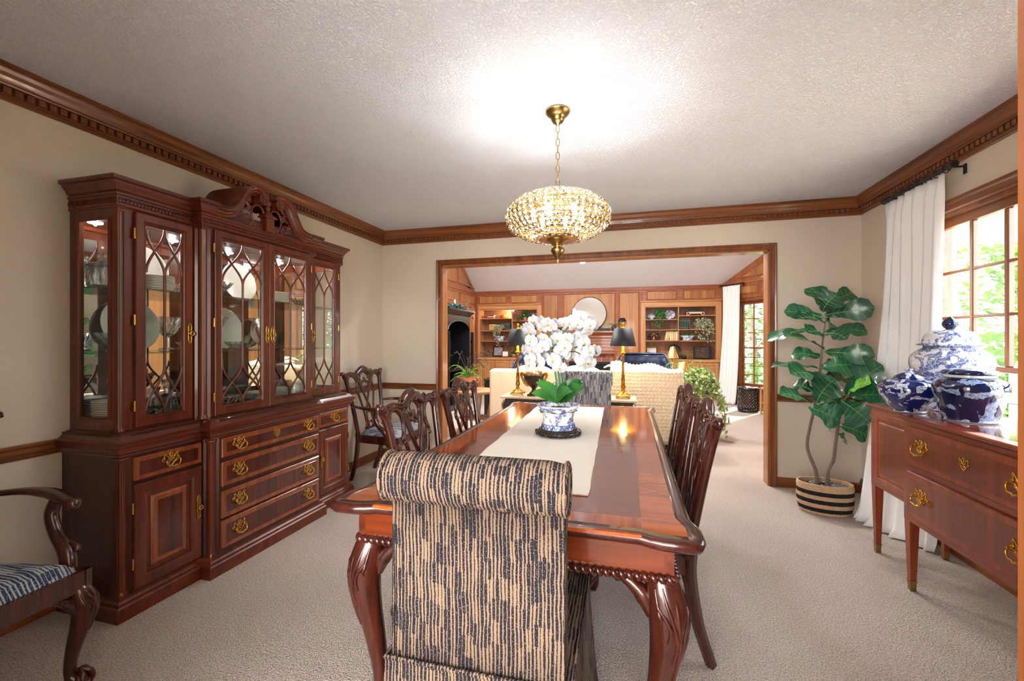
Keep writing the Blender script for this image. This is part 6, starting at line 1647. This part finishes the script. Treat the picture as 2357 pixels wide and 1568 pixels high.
for px,h in ((1278,.47),(1289,.27)):
    x=fx(px,9.62)-fx(1283,9.62); MB().tube([(x,0,.05),(x,0,h)],[.006,.008,.006,.008],6).build('brass_stake',MAT['brass_ant'],t)
# recessed ceiling light
t=thing('recessed_light','round recessed light glowing in the sloped white ceiling','ceiling light',(-.92,9.007,lz(9.007)-.002)); t.rotation_euler=(radians(-32.2),0,0)
MB().lathe([(.055,-.004),(.075,-.005),(.08,.0),(.055,.0)],28,cap=False).build('trim_ring',pmat('white_enamel',(240,240,240),.4),t); MB().lathe([(.055,-.002),(.0005,-.002)],24,cap=False).build('lens',plain('lens_glow',(1,1,1,1),.3,emit=((1,.97,.92,1),30)),t)

# ================================================================== armoire with its garland
ar=thing('armoire','black armoire with an arched open front against the panelled wall','armoire',(-3.50,7.47,0),radians(90))
# local x along wall (world +y), front is -y (world +x)
blk=plain('black_lacquer',srgb(20,22,26),.35,0,.2,bump=(30,.1,.003)); aw,ad,ah=.575,.47,1.72
for s in (-1,1): MB().box(s*aw,s*(aw-.03),-ad,-.02,0,ah,.003).build('side',blk,ar)
MB().box(-aw+.03,aw-.03,-.035,-.02,.0,ah).build('back',blk,ar); MB().box(-aw+.03,aw-.03,-ad,-.035,0,.10).build('bottom',blk,ar); MB().box(-aw+.03,aw-.03,-ad,-.035,ah-.03,ah).build('top',blk,ar)
MB().box(-aw+.03,aw-.03,-ad+.02,-.035,.70,.72).build('shelf',blk,ar)
m=MB(); P=[(-aw+.03,ah-.03),(-aw+.03,ah-.27)]+[(-(aw-.03)*cos(pi*i/16)*.98,ah-.27+.17*sin(pi*i/16)) for i in range(17)]+[(aw-.03,ah-.27),(aw-.03,ah-.03)]
m.prism(P,XZ,-ad-.012,-ad+.01); m.build('arch',blk,ar)
MB().tube([(-(aw-.04)*cos(pi*i/16)*.98,-ad-.014,ah-.272+.17*sin(pi*i/16)) for i in range(17)],.007,5).build('arch_bead',pmat('silver_bead',(120,126,130),.35,metal=.6),ar)
MB().sweep([(0,ah),(.01,ah),(.015,ah+.02),(.04,ah+.045),(.07,ah+.075),(.085,ah+.08),(.085,ah+.11),(0,ah+.11)],[(-aw,-.02),(-aw,-ad),(aw,-ad),(aw,-.02)],XY).build('cornice',blk,ar)
MB().box(-aw,aw,-ad,-.02,ah+.08,ah+.108).build('cap',blk,ar)
for s in (-1,1): d=MB().box(s*aw,s*(aw+.022),-ad-.07,-ad-.012,.12,ah-.30,.003).build('door',blk,ar); MB().box(s*(aw-.004),s*aw,-ad-.05,-ad-.01,1.20,1.26).build('hinge',MAT['silver'],d)
tv=thing('television','dark flat television inside the armoire','television',(-3.28,7.40,.7205)); MB().box(-.03,.0,-.36,.30,.03,.58,.008).build('screen',pmat('screen_black',(14,18,24),.15),tv); MB().box(-.07,.04,-.18,.12,0,.03,.004).build('stand',MAT['black'],tv)
gl=thing('garland','evergreen and berry garland lying along the armoire top','garland',(-3.12,7.60,ah+.111)); foliage(gl,(0,.0,.055,.08,.42,.05),420,.06,leafmat('teal_leaf',srgb(24,60,62),srgb(74,116,110),20),seed=21,trail=([(.05,.3,.06),(.10,.42,.04),(.12,.50,-.03),(.13,.52,-.10)],),tn=30); foliage(gl,(0,.12,.07,.06,.38,.035),120,.03,leafmat('berry_leaf',srgb(90,40,36),srgb(170,120,96),30),seed=22)
for i,(y,h,lb) in enumerate(((7.32,.36,'tall ivory candle standing in the armoire garland'),(7.06,.28,'ivory candle in the armoire garland on a twisted holder'),(7.66,.20,'short ivory candle at the corner end of the armoire garland'))):
    t=thing('candle',lb,'candle',(-3.25+.03*i,y,ah+.111)); MB().lathe([(.0005,0),(.04,0),(.035,.012),(.010,.02),(.010,h*.45),(.022,h*.5),(.0005,h*.5)],14,cap=False).build('holder',MAT['brass_ant'],t); MB().lathe([(.0005,h*.5),(.017,h*.5),(.016,h*1.0),(.0005,h*1.01)],12,cap=False).build('wax',pmat('ivory_wax',(238,232,212),.5),t)

# ================================================================== sofa, throw, console
SX0,SX1,SY=-1.72,.54,5.25
so2=thing('sofa','long cream linen sofa seen from behind in the living room','sofa',((SX0+SX1)/2,SY,0)); hw=(SX1-SX0)/2
MB().box(-hw,hw,0,.20,.06,.895,.03).build('back',MAT['sofa'],so2)
for s in (-1,1): MB().box(s*hw,s*(hw-.20),.17,.95,.06,.66,.04).build('arm',MAT['sofa'],so2); MB().tube([(s*(hw-.17),-.001,.08),(s*(hw-.17),-.002,.86),(s*(hw-.17),.02,.893)],.0035,5).build('seam',MAT['sofa'],so2)
MB().box(-hw+.20,hw-.20,.2,.93,.10,.30,.02).build('seat_base',MAT['sofa'],so2)
for i in range(3):
    w_=(2*hw-.40)/3; a=-hw+.20+i*w_
    MB().box(a+.005,a+w_-.005,.21,.92,.30,.46,.05).build('seat_cushion',MAT['sofa'],so2)
    def cu(u,v,a=a,w_=w_):
        th=v*2*pi; x=a+.01+(w_-.02)*u; e=sin(pi*min(.98,max(.02,u)))**.25
        return (x,.29+.11*cos(th)*e,.70+.25*sin(th)*e*(1-.0*u))
    m=MB(); m.grid(cu,17,20); m.build('back_cushion',MAT['sofa'],so2)
for x in (-hw+.1,hw-.1):
    for y in (.08,.85): MB().box(x-.03,x+.03,y-.03,y+.03,0,.06).build('foot',MAT['ebony'],so2)
# chunky knit throw over the sofa back
th=thing('knit_throw','chunky cream knit throw draped over the sofa back','throw',(0,SY,0))
L0,L1=fx(1407,SY),SX1+.035
def knit(u,v):
    # v: 0 hem behind the sofa -> up the back -> over the top
    s=v*1.30; x=L0+(L1-L0)*u+ (.05*(1-v)*(u-.5)); n=.0
    bul=.035*sin(u*5+.4)+.03*sin(u*11+1)
    if s<.80: z=.10+s; y=-.030-.010*sin(u*13+s*5)-.010*(1-s)*sin(u*7); nx=(0,-1,0)
    else:
        q=(s-.80)/.50; ang_=q*pi*.9; z=.90+.055*sin(min(pi,ang_*1.1))+bul*(.6+.4*q)*sin(min(pi/2,q*3)); y=-.03+.42*q; nx=(0,-.3,1)
    d=.020*(abs(sin(u*19*pi+(pi/2 if int(v*32)%2 else 0)+.6*sin(v*32*pi)))**.8)*(abs(sin(v*32*pi))**.6)
    k=Vector(nx).normalized()
    xx=x
    if u>.985: xx+=.01
    return (xx+k.x*d,y+k.y*d,z+k.z*d)
m=MB(); m.grid(knit,206,200); m.build('knit',MAT['knit'],th)
m=MB()
def sidef(u,v):
    z=.10+.80*v; y=-.03+.40*u; d=.016*abs(sin(u*9*pi+(pi/2 if int(v*20)%2 else 0)))*abs(sin(v*20*pi))
    return (L1+.004+d-.02*(1-v)*u,y,z+.05*u*v)
m.grid(sidef,60,110); m.build('side_fall',MAT['knit'],th)
m=MB()
for i in range(16):
    x=L0-.02+.004*i; m.tube(bez([(L0+.02,.02+.012*i,.94),(L0-.03,.01+.012*i,.955+.004*(i%3)),(L0-.08-.003*(i%4),.0+.012*i,.935)],4),.006,5)
o=m.build('tassels',MAT['knit'],th); o['kind']='stuff'
# console
CX0,CX1,CY0,CY1,CZ=-1.385,.085,4.62,4.98,.645
cn=thing('console_table','console table with cream marble top and dark carved frame behind the sofa','console table',((CX0+CX1)/2,(CY0+CY1)/2,0)); cw,cdp=(CX1-CX0)/2,(CY1-CY0)/2
MB().box(-cw,cw,-cdp,cdp,CZ-.028,CZ,.009).build('marble_top',MAT['marble'],cn)
irn=plain('carved_bronze_wood',srgb(74,66,58),.4,.4,var=.4,vscale=40)
MB().box(-cw+.05,cw-.05,-cdp+.03,cdp-.03,CZ-.10,CZ-.028).build('frieze',irn,cn)
m=MB()
for i in range(22):
    x=-cw+.09+i*(2*cw-.18)/21; s=1 if i%2 else -1
    m.tube(bez([(x-.03,-cdp+.028,CZ-.08),(x-.01,-cdp+.022,CZ-.04),(x+.012,-cdp+.022,CZ-.055),(x,-cdp+.026,CZ-.085-.015*(s>0))],3),.0065,5)
m.build('scroll_carving',irn,cn)
for sx in (-1,1):
    for sy in (-1,1):
        m=MB(); x,y=sx*(cw-.09),sy*(cdp-.05)
        m.tube(bez([(x,y,CZ-.05),(x+sx*.035,y,CZ-.14),(x+sx*.005,y,CZ-.30),(x-sx*.03,y,.20),(x-sx*.01,y,.06),(x+sx*.02,y,.012)],5),[.030,.036,.022,.018,.018,.024],8); lg=m.build('leg',irn,cn)
        c=MB(); c.tube(bez([(x+sx*.045,y-.012,CZ-.05),(x+sx*.07,y-.015,CZ-.10),(x+sx*.055,y-.015,CZ-.16),(x+sx*.035,y-.012,CZ-.12)],4),.012,6); c.build('scroll',MAT['silver'],lg)
def buffet_lamp(x,y,lb,s=1.0,base=None):
    t=thing('table_lamp',lb,'lamp',(x,y,CZ+.0005),group='black-shaded brass buffet lamps')
    m=MB(); m.lathe([(.0005,.018),(.075,.018),(.078,.026),(.070,.034),(.060,.040),(.045,.052),(.030,.062),(.020,.072),(.018,.088),(.0005,.088)],10,cap=False,smooth=False); m.build('base',MAT['gilt'],t)
    for k in range(4):
        a=pi/4+k*pi/2; f=MB(); f.tube(bez([(.060*cos(a),.060*sin(a),.024),(.086*cos(a),.086*sin(a),.022),(.092*cos(a),.092*sin(a),.006)],3),[.010,.012,.009],6); f.build('foot',MAT['gilt'],t)
    m=MB(); m.lathe([(.013,.085),(.024,.110),(.026,.130),(.018,.150),(.022,.155),(.022,.162),(.017,.168),(.021,.20),(.016,.235),(.020,.24),(.020,.248),(.013,.254),(.0115,.44),(.017,.445),(.020,.46),(.014,.470),(.030,.480),(.032,.486),(.018,.494),(.014,.50),(.014,.56),(.0005,.56)],14,cap=False); m.build('stem',MAT['gilt'],t)
    sh=MB(); z0,z1=.555,.745
    sh.lathe([(.137*s,z0),(.094*s,z1),(.092*s,z1),(.135*s,z0),(.137*s,z0)],36,cap=False); so_=sh.build('shade',MAT['shade'],t)
    MB().lathe([(.1345*s,z0+.001),(.0915*s,z1-.001)],36,cap=False).build('lining',MAT['shade_in'],so_)
    MB().lathe([(.006,.70),(.006,.75),(.012,.755),(.016,.765),(.011,.772),(.020,.79),(.016,.80),(.006,.805),(.0005,.812)],12,cap=False).build('finial',MAT['gilt'],t)
    MB().lathe([(.0005,.56),(.012,.56),(.016,.59),(.028,.62),(.024,.65),(.0005,.66)],12,cap=False).build('bulb',plain('lamp_bulb',(1,.9,.7,1),.3,emit=((1,.74,.36,1),12)),t)
    point('buffet_bulb',(x,y,CZ+.60),4,(1,.72,.38),.03)
    return t
buffet_lamp(fx(1192,4.78),4.78,'brass buffet lamp with black shade beside the bronze urn',.95)
buffet_lamp(fx(1434,4.76),4.76,'brass buffet lamp with black shade standing before the knit throw',1.0)
un=thing('urn','dark bronze footed urn with scrolled handles holding wooden balls','urn',(fx(1229,4.78),4.78,CZ+.0005)); ub=plain('bronze_urn',srgb(70,56,48),.35,.7,var=.3,vscale=30)
MB().box(-.065,.065,-.065,.065,0,.018,.003).build('plinth',ub,un)
MB().lathe([(.0005,.018),(.052,.018),(.048,.028),(.028,.045),(.022,.07),(.034,.085),(.075,.12),(.105,.165),(.115,.20),(.112,.215),(.125,.225),(.122,.232),(.108,.225),(.10,.20),(.0005,.14)],32,cap=False).build('bowl',ub,un)
for s in (-1,1): m=MB(); m.tube(bez([(s*.06,0,.10),(s*.105,0,.13),(s*.135,0,.19),(s*.150,0,.225),(s*.135,0,.25),(s*.115,0,.235),(s*.125,0,.215)],4),[.012,.014,.012,.016,.015,.012],7); m.build('handle',MAT['gilt'],un)
for k,(x,y,z,r_,lb) in enumerate(((-.05,-.02,.235,.050,'striped wooden ball in the urn beside the lamp'),(.035,-.045,.225,.040,'small wooden ball at the rim of the urn'),(.045,.035,.248,.044,'wooden ball at the back of the urn'))):
    o=MB().sphere((0,0,0),r_,18,12).build('wooden_ball',wood('ball_wood_%s'%'abc'[k],srgb(120,86,54),srgb(196,160,112),'z',2.5,.4,.2)); tag(o,lb,'ball','wooden balls in the urn'); p=un.location; o.location=(p.x+x,p.y+y,p.z+z)

# ================================================================== other living-room furniture
rt=thing('side_table','round weathered wood side table beside the sofa end','side table',(-2.04,5.58,0)); rw=wood('weathered_wood',srgb(140,100,66),srgb(190,150,108),'x',1,.5,.1)
MB().lathe([(.0005,.545),(.285,.545),(.30,.552),(.30,.582),(.290,.590),(.0005,.590)],36,cap=False).build('top',rw,rt)
MB().lathe([(.0005,.20),(.20,.20),(.205,.205),(.205,.22),(.0005,.225)],30,cap=False).build('lower_shelf',rw,rt)
for k in range(5):
    a=2*pi*k/5+.3; m=MB(); m.tube(bez([(.25*cos(a),.25*sin(a),.545),(.235*cos(a),.235*sin(a),.42),(.19*cos(a),.19*sin(a),.24),(.21*cos(a),.21*sin(a),.10),(.27*cos(a),.27*sin(a),.008)],4),[.024,.026,.020,.020,.024],7); m.build('leg',rw,rt)
o=MB().sphere((0,0,0),.055,14,10).build('ornament_ball',MAT['bark']); tag(o,'dark twig ball on the lower shelf of the round side table','ball'); o.location=(-2.08,5.50,.2805)
fp2=thing('fern_plant','fern and dried stems in a two-handled terracotta pot on the round table','potted plant',(fx(1077,5.56),5.56,.5905))
potp(fp2,[(.0005,0),(.075,0),(.085,.02),(.105,.09),(.112,.15),(.105,.155),(.112,.165),(.118,.17),(.105,.17),(.0005,.15)],MAT['terracotta'])
for s in (-1,1): MB().tube(bez([(s*.105,0,.15),(s*.15,0,.165),(s*.155,0,.12),(s*.108,0,.085)],4),.012,7).build('handle',MAT['terracotta'],fp2)
fern(fp2,(0,0,.16),16,.36,MAT['fern'],9,.65,.036,18,.95)
fern(fp2,(0,0,.16),14,.34,MAT['fern'],10,.1,.034,18,1.7)
random.seed(31)
for k in range(9):
    a=random.random()*6.3; l=random.uniform(.25,.42); m=MB(); P=[Vector((0,0,.16)),Vector((.05*cos(a),.05*sin(a),.30)),Vector((l*.5*cos(a),l*.5*sin(a),.16+l*.9)),Vector((l*.8*cos(a),l*.8*sin(a),.16+l*random.uniform(.4,1.0)))]
    m.tube(bez(P,4),[.004,.003,.002],5)
    for j in range(5): q=bez(P,4)[-1-j]; m.sphere(q+Vector((random.uniform(-.02,.02),random.uniform(-.02,.02),random.uniform(-.02,.02))),.009,5,4)
    m.build('dried_stem',MAT['twig'],fp2)
bx_=thing('side_chest','black side chest beyond the round table','chest',(-1.98,6.75,0)); MB().box(-.24,.26,-.22,.22,.04,.62,.006).build('body',pmat('black_satin',(16,16,18),.4),bx_); MB().box(-.26,.28,-.24,.24,.62,.645,.005).build('top',pmat('black_satin',(16,16,18),.4),bx_)
for x in (-.2,.22):
    for y in (-.18,.18): MB().box(x-.02,x+.02,y-.02,y+.02,0,.04).build('foot',bpy.data.materials['black_satin'],bx_)
def tub_chair(x,y,rz,lb):
    t=thing('leather_chair',lb,'armchair',(x,y,0),rz,group='navy leather tufted chairs'); L=MAT['leather']
    def back(u,v):
        a=pi*(-.12+1.24*u); top=.60+.42*min(1,(sin(min(pi,max(0,a)))*1.5)**1.5) if 0<=a<=pi else .60
        r0=.36; z=.30+(top-.30)*v; rr=r0+.10*v
        tuft=.018*abs(sin(u*9*pi))*abs(sin(v*4*pi+(u*9%2)*0))*(1 if .08<v<.9 else 0)
        rr-=tuft
        return (rr*cos(a),.02+rr*sin(a)*.95,z)
    m=MB(); m.grid(back,73,25); o=m.build('backrest',L,t); md=o.modifiers.new('thickness','SOLIDIFY'); md.thickness=.07; md.offset=1
    b=MB()
    for k in range(1,9):
        for j in range(1,4): p=back(k/9+(.055 if j%2 else 0),j*.25); b.sphere((p[0]*.985,p[1]*.985,p[2]),.010,6,5)
    o2=b.build('buttons',L,o); o2['kind']='stuff'
    w2=MB(); w2.tube([Vector(back(i/36,1))*1.0+Vector((0,0,.012)) for i in range(37)],.018,7); w2.build('top_roll',L,o)
    MB().box(-.34,.34,-.42,.36,.16,.30,.03).build('base',L,t); MB().box(-.30,.30,-.44,.30,.30,.45,.05).build('seat_cushion',L,t)
    for sx in (-.28,.28):
        for sy in (-.36,.28): MB().lathe([(.022,.16),(.026,.12),(.016,.02),(.014,0)],10,(sx,sy,0)).build('leg',MAT['ebony'],t)
    return t
tub_chair(fx(1490,7.3),7.3,.15,'navy tufted leather chair near the brass lamps'); tub_chair(fx(1222,7.7),7.7,-.15,'navy tufted leather chair before the armoire-side bookcase')
# tiered table with brass lamps and palm
tt=thing('tier_table','small teal tier table crowded with lamp and palm beside the leather chair','side table',(fx(1562,6.6),6.6,0)); tl=pmat('teal_lacquer',(34,84,98),.3)
for z,r_ in ((.68,.22),(.38,.20)): MB().lathe([(.0005,z),(r_,z),(r_+.01,z+.012),(r_,z+.022),(.0005,z+.018)],28,cap=False).build('tier',tl,tt)
for k in range(3): a=2*pi*k/3+.4; MB().tube([(.15*cos(a),.15*sin(a),.70),(.16*cos(a),.16*sin(a),.30),(.20*cos(a),.20*sin(a),.0)],.012,7).build('leg',tl,tt)
def brass_lamp(name,lb,x,y,z,h,r0,r1,sh):
    t=thing(name,lb,'lamp',(x,y,z)); MB().lathe([(.0005,0),(.06,0),(.06,.01),(.02,.02),(.03,.04),(.012,.06),(.008,h-.02),(.0005,h-.02)],16,cap=False).build('stem',MAT['brass'],t)
    MB().lathe([(r0,h-sh),(r1,h),(r1-.002,h),(r0-.002,h-.0005-sh)],28,cap=False).build('shade',plain('brass_shade',srgb(226,190,110),.25,.9) if not bpy.data.materials.get('brass_shade') else bpy.data.materials['brass_shade'],t); return t
brass_lamp('table_lamp','brass lamp with a tall gold cone shade on the teal table',fx(1548,6.70),6.70,.7005,.47,.085,.03,.17)
brass_lamp('reading_lamp','brass reading lamp with a striped metal shade rising over the ivy',fx(1572,6.30),6.30,0,.965,.085,.055,.13)
pm=thing('palm_plant','young palm in a patterned navy pot on the teal table','potted plant',(fx(1573,6.53),6.53,.7005)); potp(pm,[(.0005,0),(.05,0),(.065,.10),(.055,.10),(.0005,.09)],plain('navy_pot',srgb(36,52,74),.3,var=.6,vscale=60)); fern(pm,(0,0,.09),14,.42,MAT['fern'],14,.25,.03,10,1.7)
iv=thing('ivy_stand','dark carved pedestal stand under the large ivy','plant stand',(fx(1608,6.05),6.05,0)); MB().box(-.16,.16,-.16,.16,.42,.45,.006).build('top',MAT['chair'],iv); MB().box(-.13,.13,-.13,.13,.26,.42,.01).build('box',MAT['chair'],iv); MB().box(-.17,.17,-.17,.17,0,.05,.006).build('foot',MAT['chair'],iv); MB().lathe([(.05,.05),(.07,.10),(.04,.18),(.06,.26)],16).build('column',MAT['chair'],iv)
ip=thing('ivy_plant','large bushy variegated ivy cascading over the dark pedestal stand','potted plant',(fx(1608,6.05),6.05,.4505)); potp(ip,[(.0005,0),(.09,0),(.12,.16),(.0005,.15)],MAT['terracotta']); foliage(ip,(0,-.02,.24,.25,.20,.22),2300,.038,MAT['ivy'],seed=15,five=True,trail=([(-.10,-.14,.2),(-.16,-.22,.05),(-.15,-.24,-.15)],[(.12,-.14,.2),(.22,-.2,.05),(.25,-.2,-.25)],[(.0,-.16,.2),(.05,-.24,.0),(.02,-.25,-.20)],[(.16,-.05,.2),(.28,-.1,.0),(.30,-.1,-.36)]),tn=110)
# garden stool
gs=thing('garden_stool','black ceramic garden stool pierced with a lattice','stool',(2.03,8.47,0)); gb=pmat('black_glaze',(16,18,18),.15,coat=.5); R_=.165
for z0,z1 in ((0,.05),(.385,.435)): MB().lathe([(R_*.95,z0),(R_,z0+.006),(R_,z1-.006),(R_*.95,z1),(.0005,z1) if z1>.4 else (R_*.8,z1)],36,cap=False).build('band',gb,gs)
m=MB()
for k in range(24):
    for s in (-1,1):
        P=[]
        for i in range(13): t_=i/12; a=2*pi*k/24+s*t_*1.6; P.append((R_*1.0*cos(a),R_*1.0*sin(a),.045+.345*t_))
        m.tube(P,.0065,5,cap=False)
m.build('lattice',gb,gs)
wc=thing('bamboo_chair','light bamboo side chair by the living-room window','chair',(2.44,8.16,0),radians(120)); bm_=wood('bamboo',srgb(150,108,62),srgb(200,156,100),'z',1.5,.35,.3)
MB().box(-.22,.22,-.21,.21,.42,.46,.012).build('seat',bm_,wc)
for sx in (-.2,.2):
    MB().tube([(sx,.19,0),(sx,.19,.43)],.016,8).build('leg',bm_,wc); MB().tube(bez([(sx,-.20,0),(sx,-.19,.45),(sx,-.22,.72),(sx*.9,-.25,.86)],4),.016,8).build('leg',bm_,wc)
MB().tube(bez([(-.18,-.25,.86),(-.1,-.262,.885),(0,-.265,.89),(.1,-.262,.885),(.18,-.25,.86)],4),.017,8).build('crest_rail',bm_,wc)
for x in (-.07,.0,.07): MB().tube([(x,-.195,.46),(x,-.262,.885)],.009,6).build('spindle',bm_,wc)
MB().tube([(-.2,.19,.2),(.2,.19,.2)],.010,6).build('stretcher',bm_,wc)
# small candle jar on a low stool behind the chairs
ls=thing('low_stool','low white stool beyond the sideboard-side chairs','stool',(fx(1592,5.0),5.0,0)); MB().lathe([(.0005,.30),(.15,.30),(.155,.31),(.15,.33),(.0005,.33)],28,cap=False).build('seat',pmat('white_paint',(232,230,226),.4),ls)
for k in range(3): a=2*pi*k/3; MB().tube([(.10*cos(a),.10*sin(a),.30),(.13*cos(a),.13*sin(a),.0)],.014,7).build('leg',bpy.data.materials['white_paint'],ls)
cj=thing('candle_jar','smoky candle jar filled with orange petals on the low white stool','candle',(fx(1591,4.98),4.98,.3305)); MB().lathe([(.0005,0),(.038,0),(.042,.006),(.042,.10),(.039,.10),(.038,.01),(.0005,.008)],24,cap=False).build('jar',pmat('smoky_glass',(40,34,36),.1),cj); foliage(cj,(0,0,.10,.035,.035,.02),60,.02,pmat('orange_petal',(226,140,30),.6),name='petals',seed=17)
# living-room curtain on the angled wall
def al(s,off): # point on the angled wall, off metres into the room
    n=Vector((AD.y,-AD.x)); return Vector((AX+AD.x*s+n.x*off,AY+AD.y*s+n.y*off))
p=al(.10,.10); curtain('curtain','white linen curtain on the angled window wall of the living room',(p.x,p.y,0),ang,.40,2.345,0,(-.05,-.02),(.10,.10),5,MAT['linen'],None,None,.022)
p=al(.10,.10); rod('curtain_rod','short black curtain rod with rings over the living-room window',(p.x,p.y,0),ang,-.02,.44,2.366,6,(.42,),.011)
# ================================================================== outdoors
struct(MB().box(2.0,40,-14,30,-1.25,-1.2),'ground',MAT['grass'])
struct(MB().box(XR+.13,8.6,-2.5,4.25,-.20,-.12).box(2.76,8.6,4.25,7.6,-.20,-.12),'deck_floor',MAT['deckwood'])
# porch roof edge seen at the head of the window, and the deck railing below it
pr=thing('porch_roof','white porch soffit with a timber beam outside the dining window','porch roof',(0,0,0))
MB().box(2.76,8.6,5.0,7.55,2.80,2.84).build('soffit',MAT['soffit'],pr); MB().box(2.76,8.6,7.42,7.56,2.60,2.80,.01).build('beam',MAT['deckwood'],pr)
for x,y in ((4.4,6.7),(5.2,6.7),(3.8,6.2),(5.6,5.6)): MB().lathe([(.03,2.796),(.025,2.790),(.0005,2.790)],12,(x,y,0)).build('soffit_fitting',MAT['deckwood'],pr)
for x,y in ((2.9,7.49),(8.45,7.49),(8.45,5.1)): MB().box(x-.06,x+.06,y-.06,y+.06,-.12,2.60 if y>7 else 2.80,.006).build('roof_post',MAT['deckwood'],pr)
dr=thing('deck_railing','timber deck railing with thin black cables outside the dining window','railing',(0,0,0))
for x in (3.4,4.62,5.02,6.2,7.4): MB().box(x-.05,x+.05,7.33,7.43,-.12,.86,.006).build('post',MAT['deckwood'],dr)
MB().box(2.9,8.5,7.30,7.46,.86,.905,.008).build('top_rail',MAT['deckwood'],dr)
for z in (.18,.49): MB().tube([(4.5,3.2,z),(4.5,7.35,z)],.006,6).build('cable',MAT['black'],dr)
for y in (3.2,): MB().box(4.46,4.54,y-.04,y+.04,-.12,.86,.006).build('post',MAT['deckwood'],dr)
um=thing('patio_umbrella','closed cream patio umbrella on the deck','umbrella',(3.04,5.3,-.12)); MB().tube([(0,0,0),(0,0,2.2)],.02,8).build('pole',MAT['black'],um); MB().lathe([(.10,1.15),(.16,1.3),(.12,1.7),(.05,2.1),(.0005,2.15)],12,cap=False).build('canopy',pmat('cream_canvas',(236,228,212),.8),um); MB().lathe([(.22,0),(.22,.05),(.0005,.08)],20,cap=False).build('base',MAT['black'],um)
rnd=random.Random(41)
def tree(x,y,h,rad,mat,lab,n=2600,size=.16,low=.0,seed=1):
    t=thing('tree',lab,'tree',(x,y,-1.2),group='trees outside the windows'); rnd=random.Random(seed)
    m=MB(); m.tube(bez([(0,0,0),(.1,.05,h*.3),(-.05,.1,h*.6),(.05,0,h*.9)],4),[.16,.12,.08,.03],8); m.build('trunk',MAT['bark'],t)
    for k in range(4):
        a=rnd.random()*6.3; z=h*rnd.uniform(.3,.6); m=MB(); m.tube(bez([(0,0,z),(rad*.4*cos(a),rad*.4*sin(a),z+.5),(rad*.8*cos(a),rad*.8*sin(a),z+.9)],4),[.05,.03,.012],6); m.build('branch',MAT['bark'],t)
    c=MB()
    cl=[(rnd.uniform(-1,1)*rad*.75,rnd.uniform(-1,1)*rad*.75,low+rnd.random()*(h-low),rad*rnd.uniform(.35,.6)) for _ in range(26)]
    for i in range(n):
        q=cl[rnd.randrange(26)]; v=Vector((rnd.gauss(0,1),rnd.gauss(0,1),rnd.gauss(0,.7))).normalized()*q[3]*rnd.random()**.4
        p=Vector((q[0],q[1],q[2]))+v; a=Vector((rnd.gauss(0,.6),rnd.gauss(0,.6),1)).normalized(); b=a.orthogonal().normalized(); b=Matrix.Rotation(rnd.random()*6.3,3,a)@b; d=a.cross(b); s=size*rnd.uniform(.6,1.3)
        c.add([p-b*s*.5,p+d*s*.22,p+b*s*.5,p-d*s*.22],[(0,1,2,3)],False)
    f=c.build('foliage',mat,t); f['kind']='stuff'
    return t
hg=thing('shrub_border','dense leafy shrub border below the deck railing','shrub',(9.5,10.0,-1.2))
def hedge(m,rnd,n):
    for i in range(n):
        t=rnd.random(); p=Vector((-4.5+9*t+rnd.gauss(0,.5),3-8*t+rnd.gauss(0,.5),rnd.random()**.8*2.6)); a=Vector((rnd.gauss(0,1),rnd.gauss(0,1),rnd.gauss(0,1))).normalized(); b=a.orthogonal().normalized(); d=a.cross(b); s=.22*rnd.uniform(.6,1.3)
        m.add([p-b*s*.5,p+d*s*.26,p+b*s*.5,p-d*s*.26],[(0,1,2,3)],False)
m=MB(); hedge(m,random.Random(77),7000); o=m.build('foliage',MAT['tree_leaf'],hg); o['kind']='stuff'
for t in (0,.25,.5,.75,1): MB().tube([(-4.5+9*t,3-8*t,0),(-4.4+9*t,3-8*t,1.4)],[.05,.02],6).build('stem',MAT['bark'],hg)
T1,T2=MAT['tree_leaf'],MAT['tree_leaf2']
TL=['sunlit broadleaf tree behind the deck railing','cool green broadleaf tree farther down the slope behind the deck','leafy tree seen through the angled living-room window']
for i,(x,y,h,r_,mt,l) in enumerate(((7.4,10.6,6.4,1.6,T1,0),(11.9,10.6,7,1.6,T2,1),(7.5,15.1,7.5,1.6,T2,1),(11.9,6.1,7,1.6,T1,0),(11.9,1.6,6.5,1.6,T2,0),(11.9,15.1,8,1.6,T1,1),(3.4,13.9,6.5,1.5,T1,2),
     (16.4,8.3,8,1.6,T1,1),(16.4,12.8,8.5,1.6,T2,1),(16.4,3.8,8,1.6,T1,1),(3.2,18.4,8,1.6,T2,2),(7.5,19.6,8.5,1.6,T1,1),(11.9,-2.9,7,1.6,T1,0),(16.4,17.3,9,1.6,T1,1),(9.65,8.4,6.5,1.5,T2,0),(9.65,12.9,7.5,1.5,T1,1),(14.1,10.5,8,1.5,T1,1),(5.3,16.3,7.5,1.5,T1,2),(14.1,6.0,7.5,1.5,T2,1),(13.9,14.9,8.5,1.5,T2,1))):
    tree(x,y,h,r_,mt,TL[l],3600,.20,-.2,100+i)
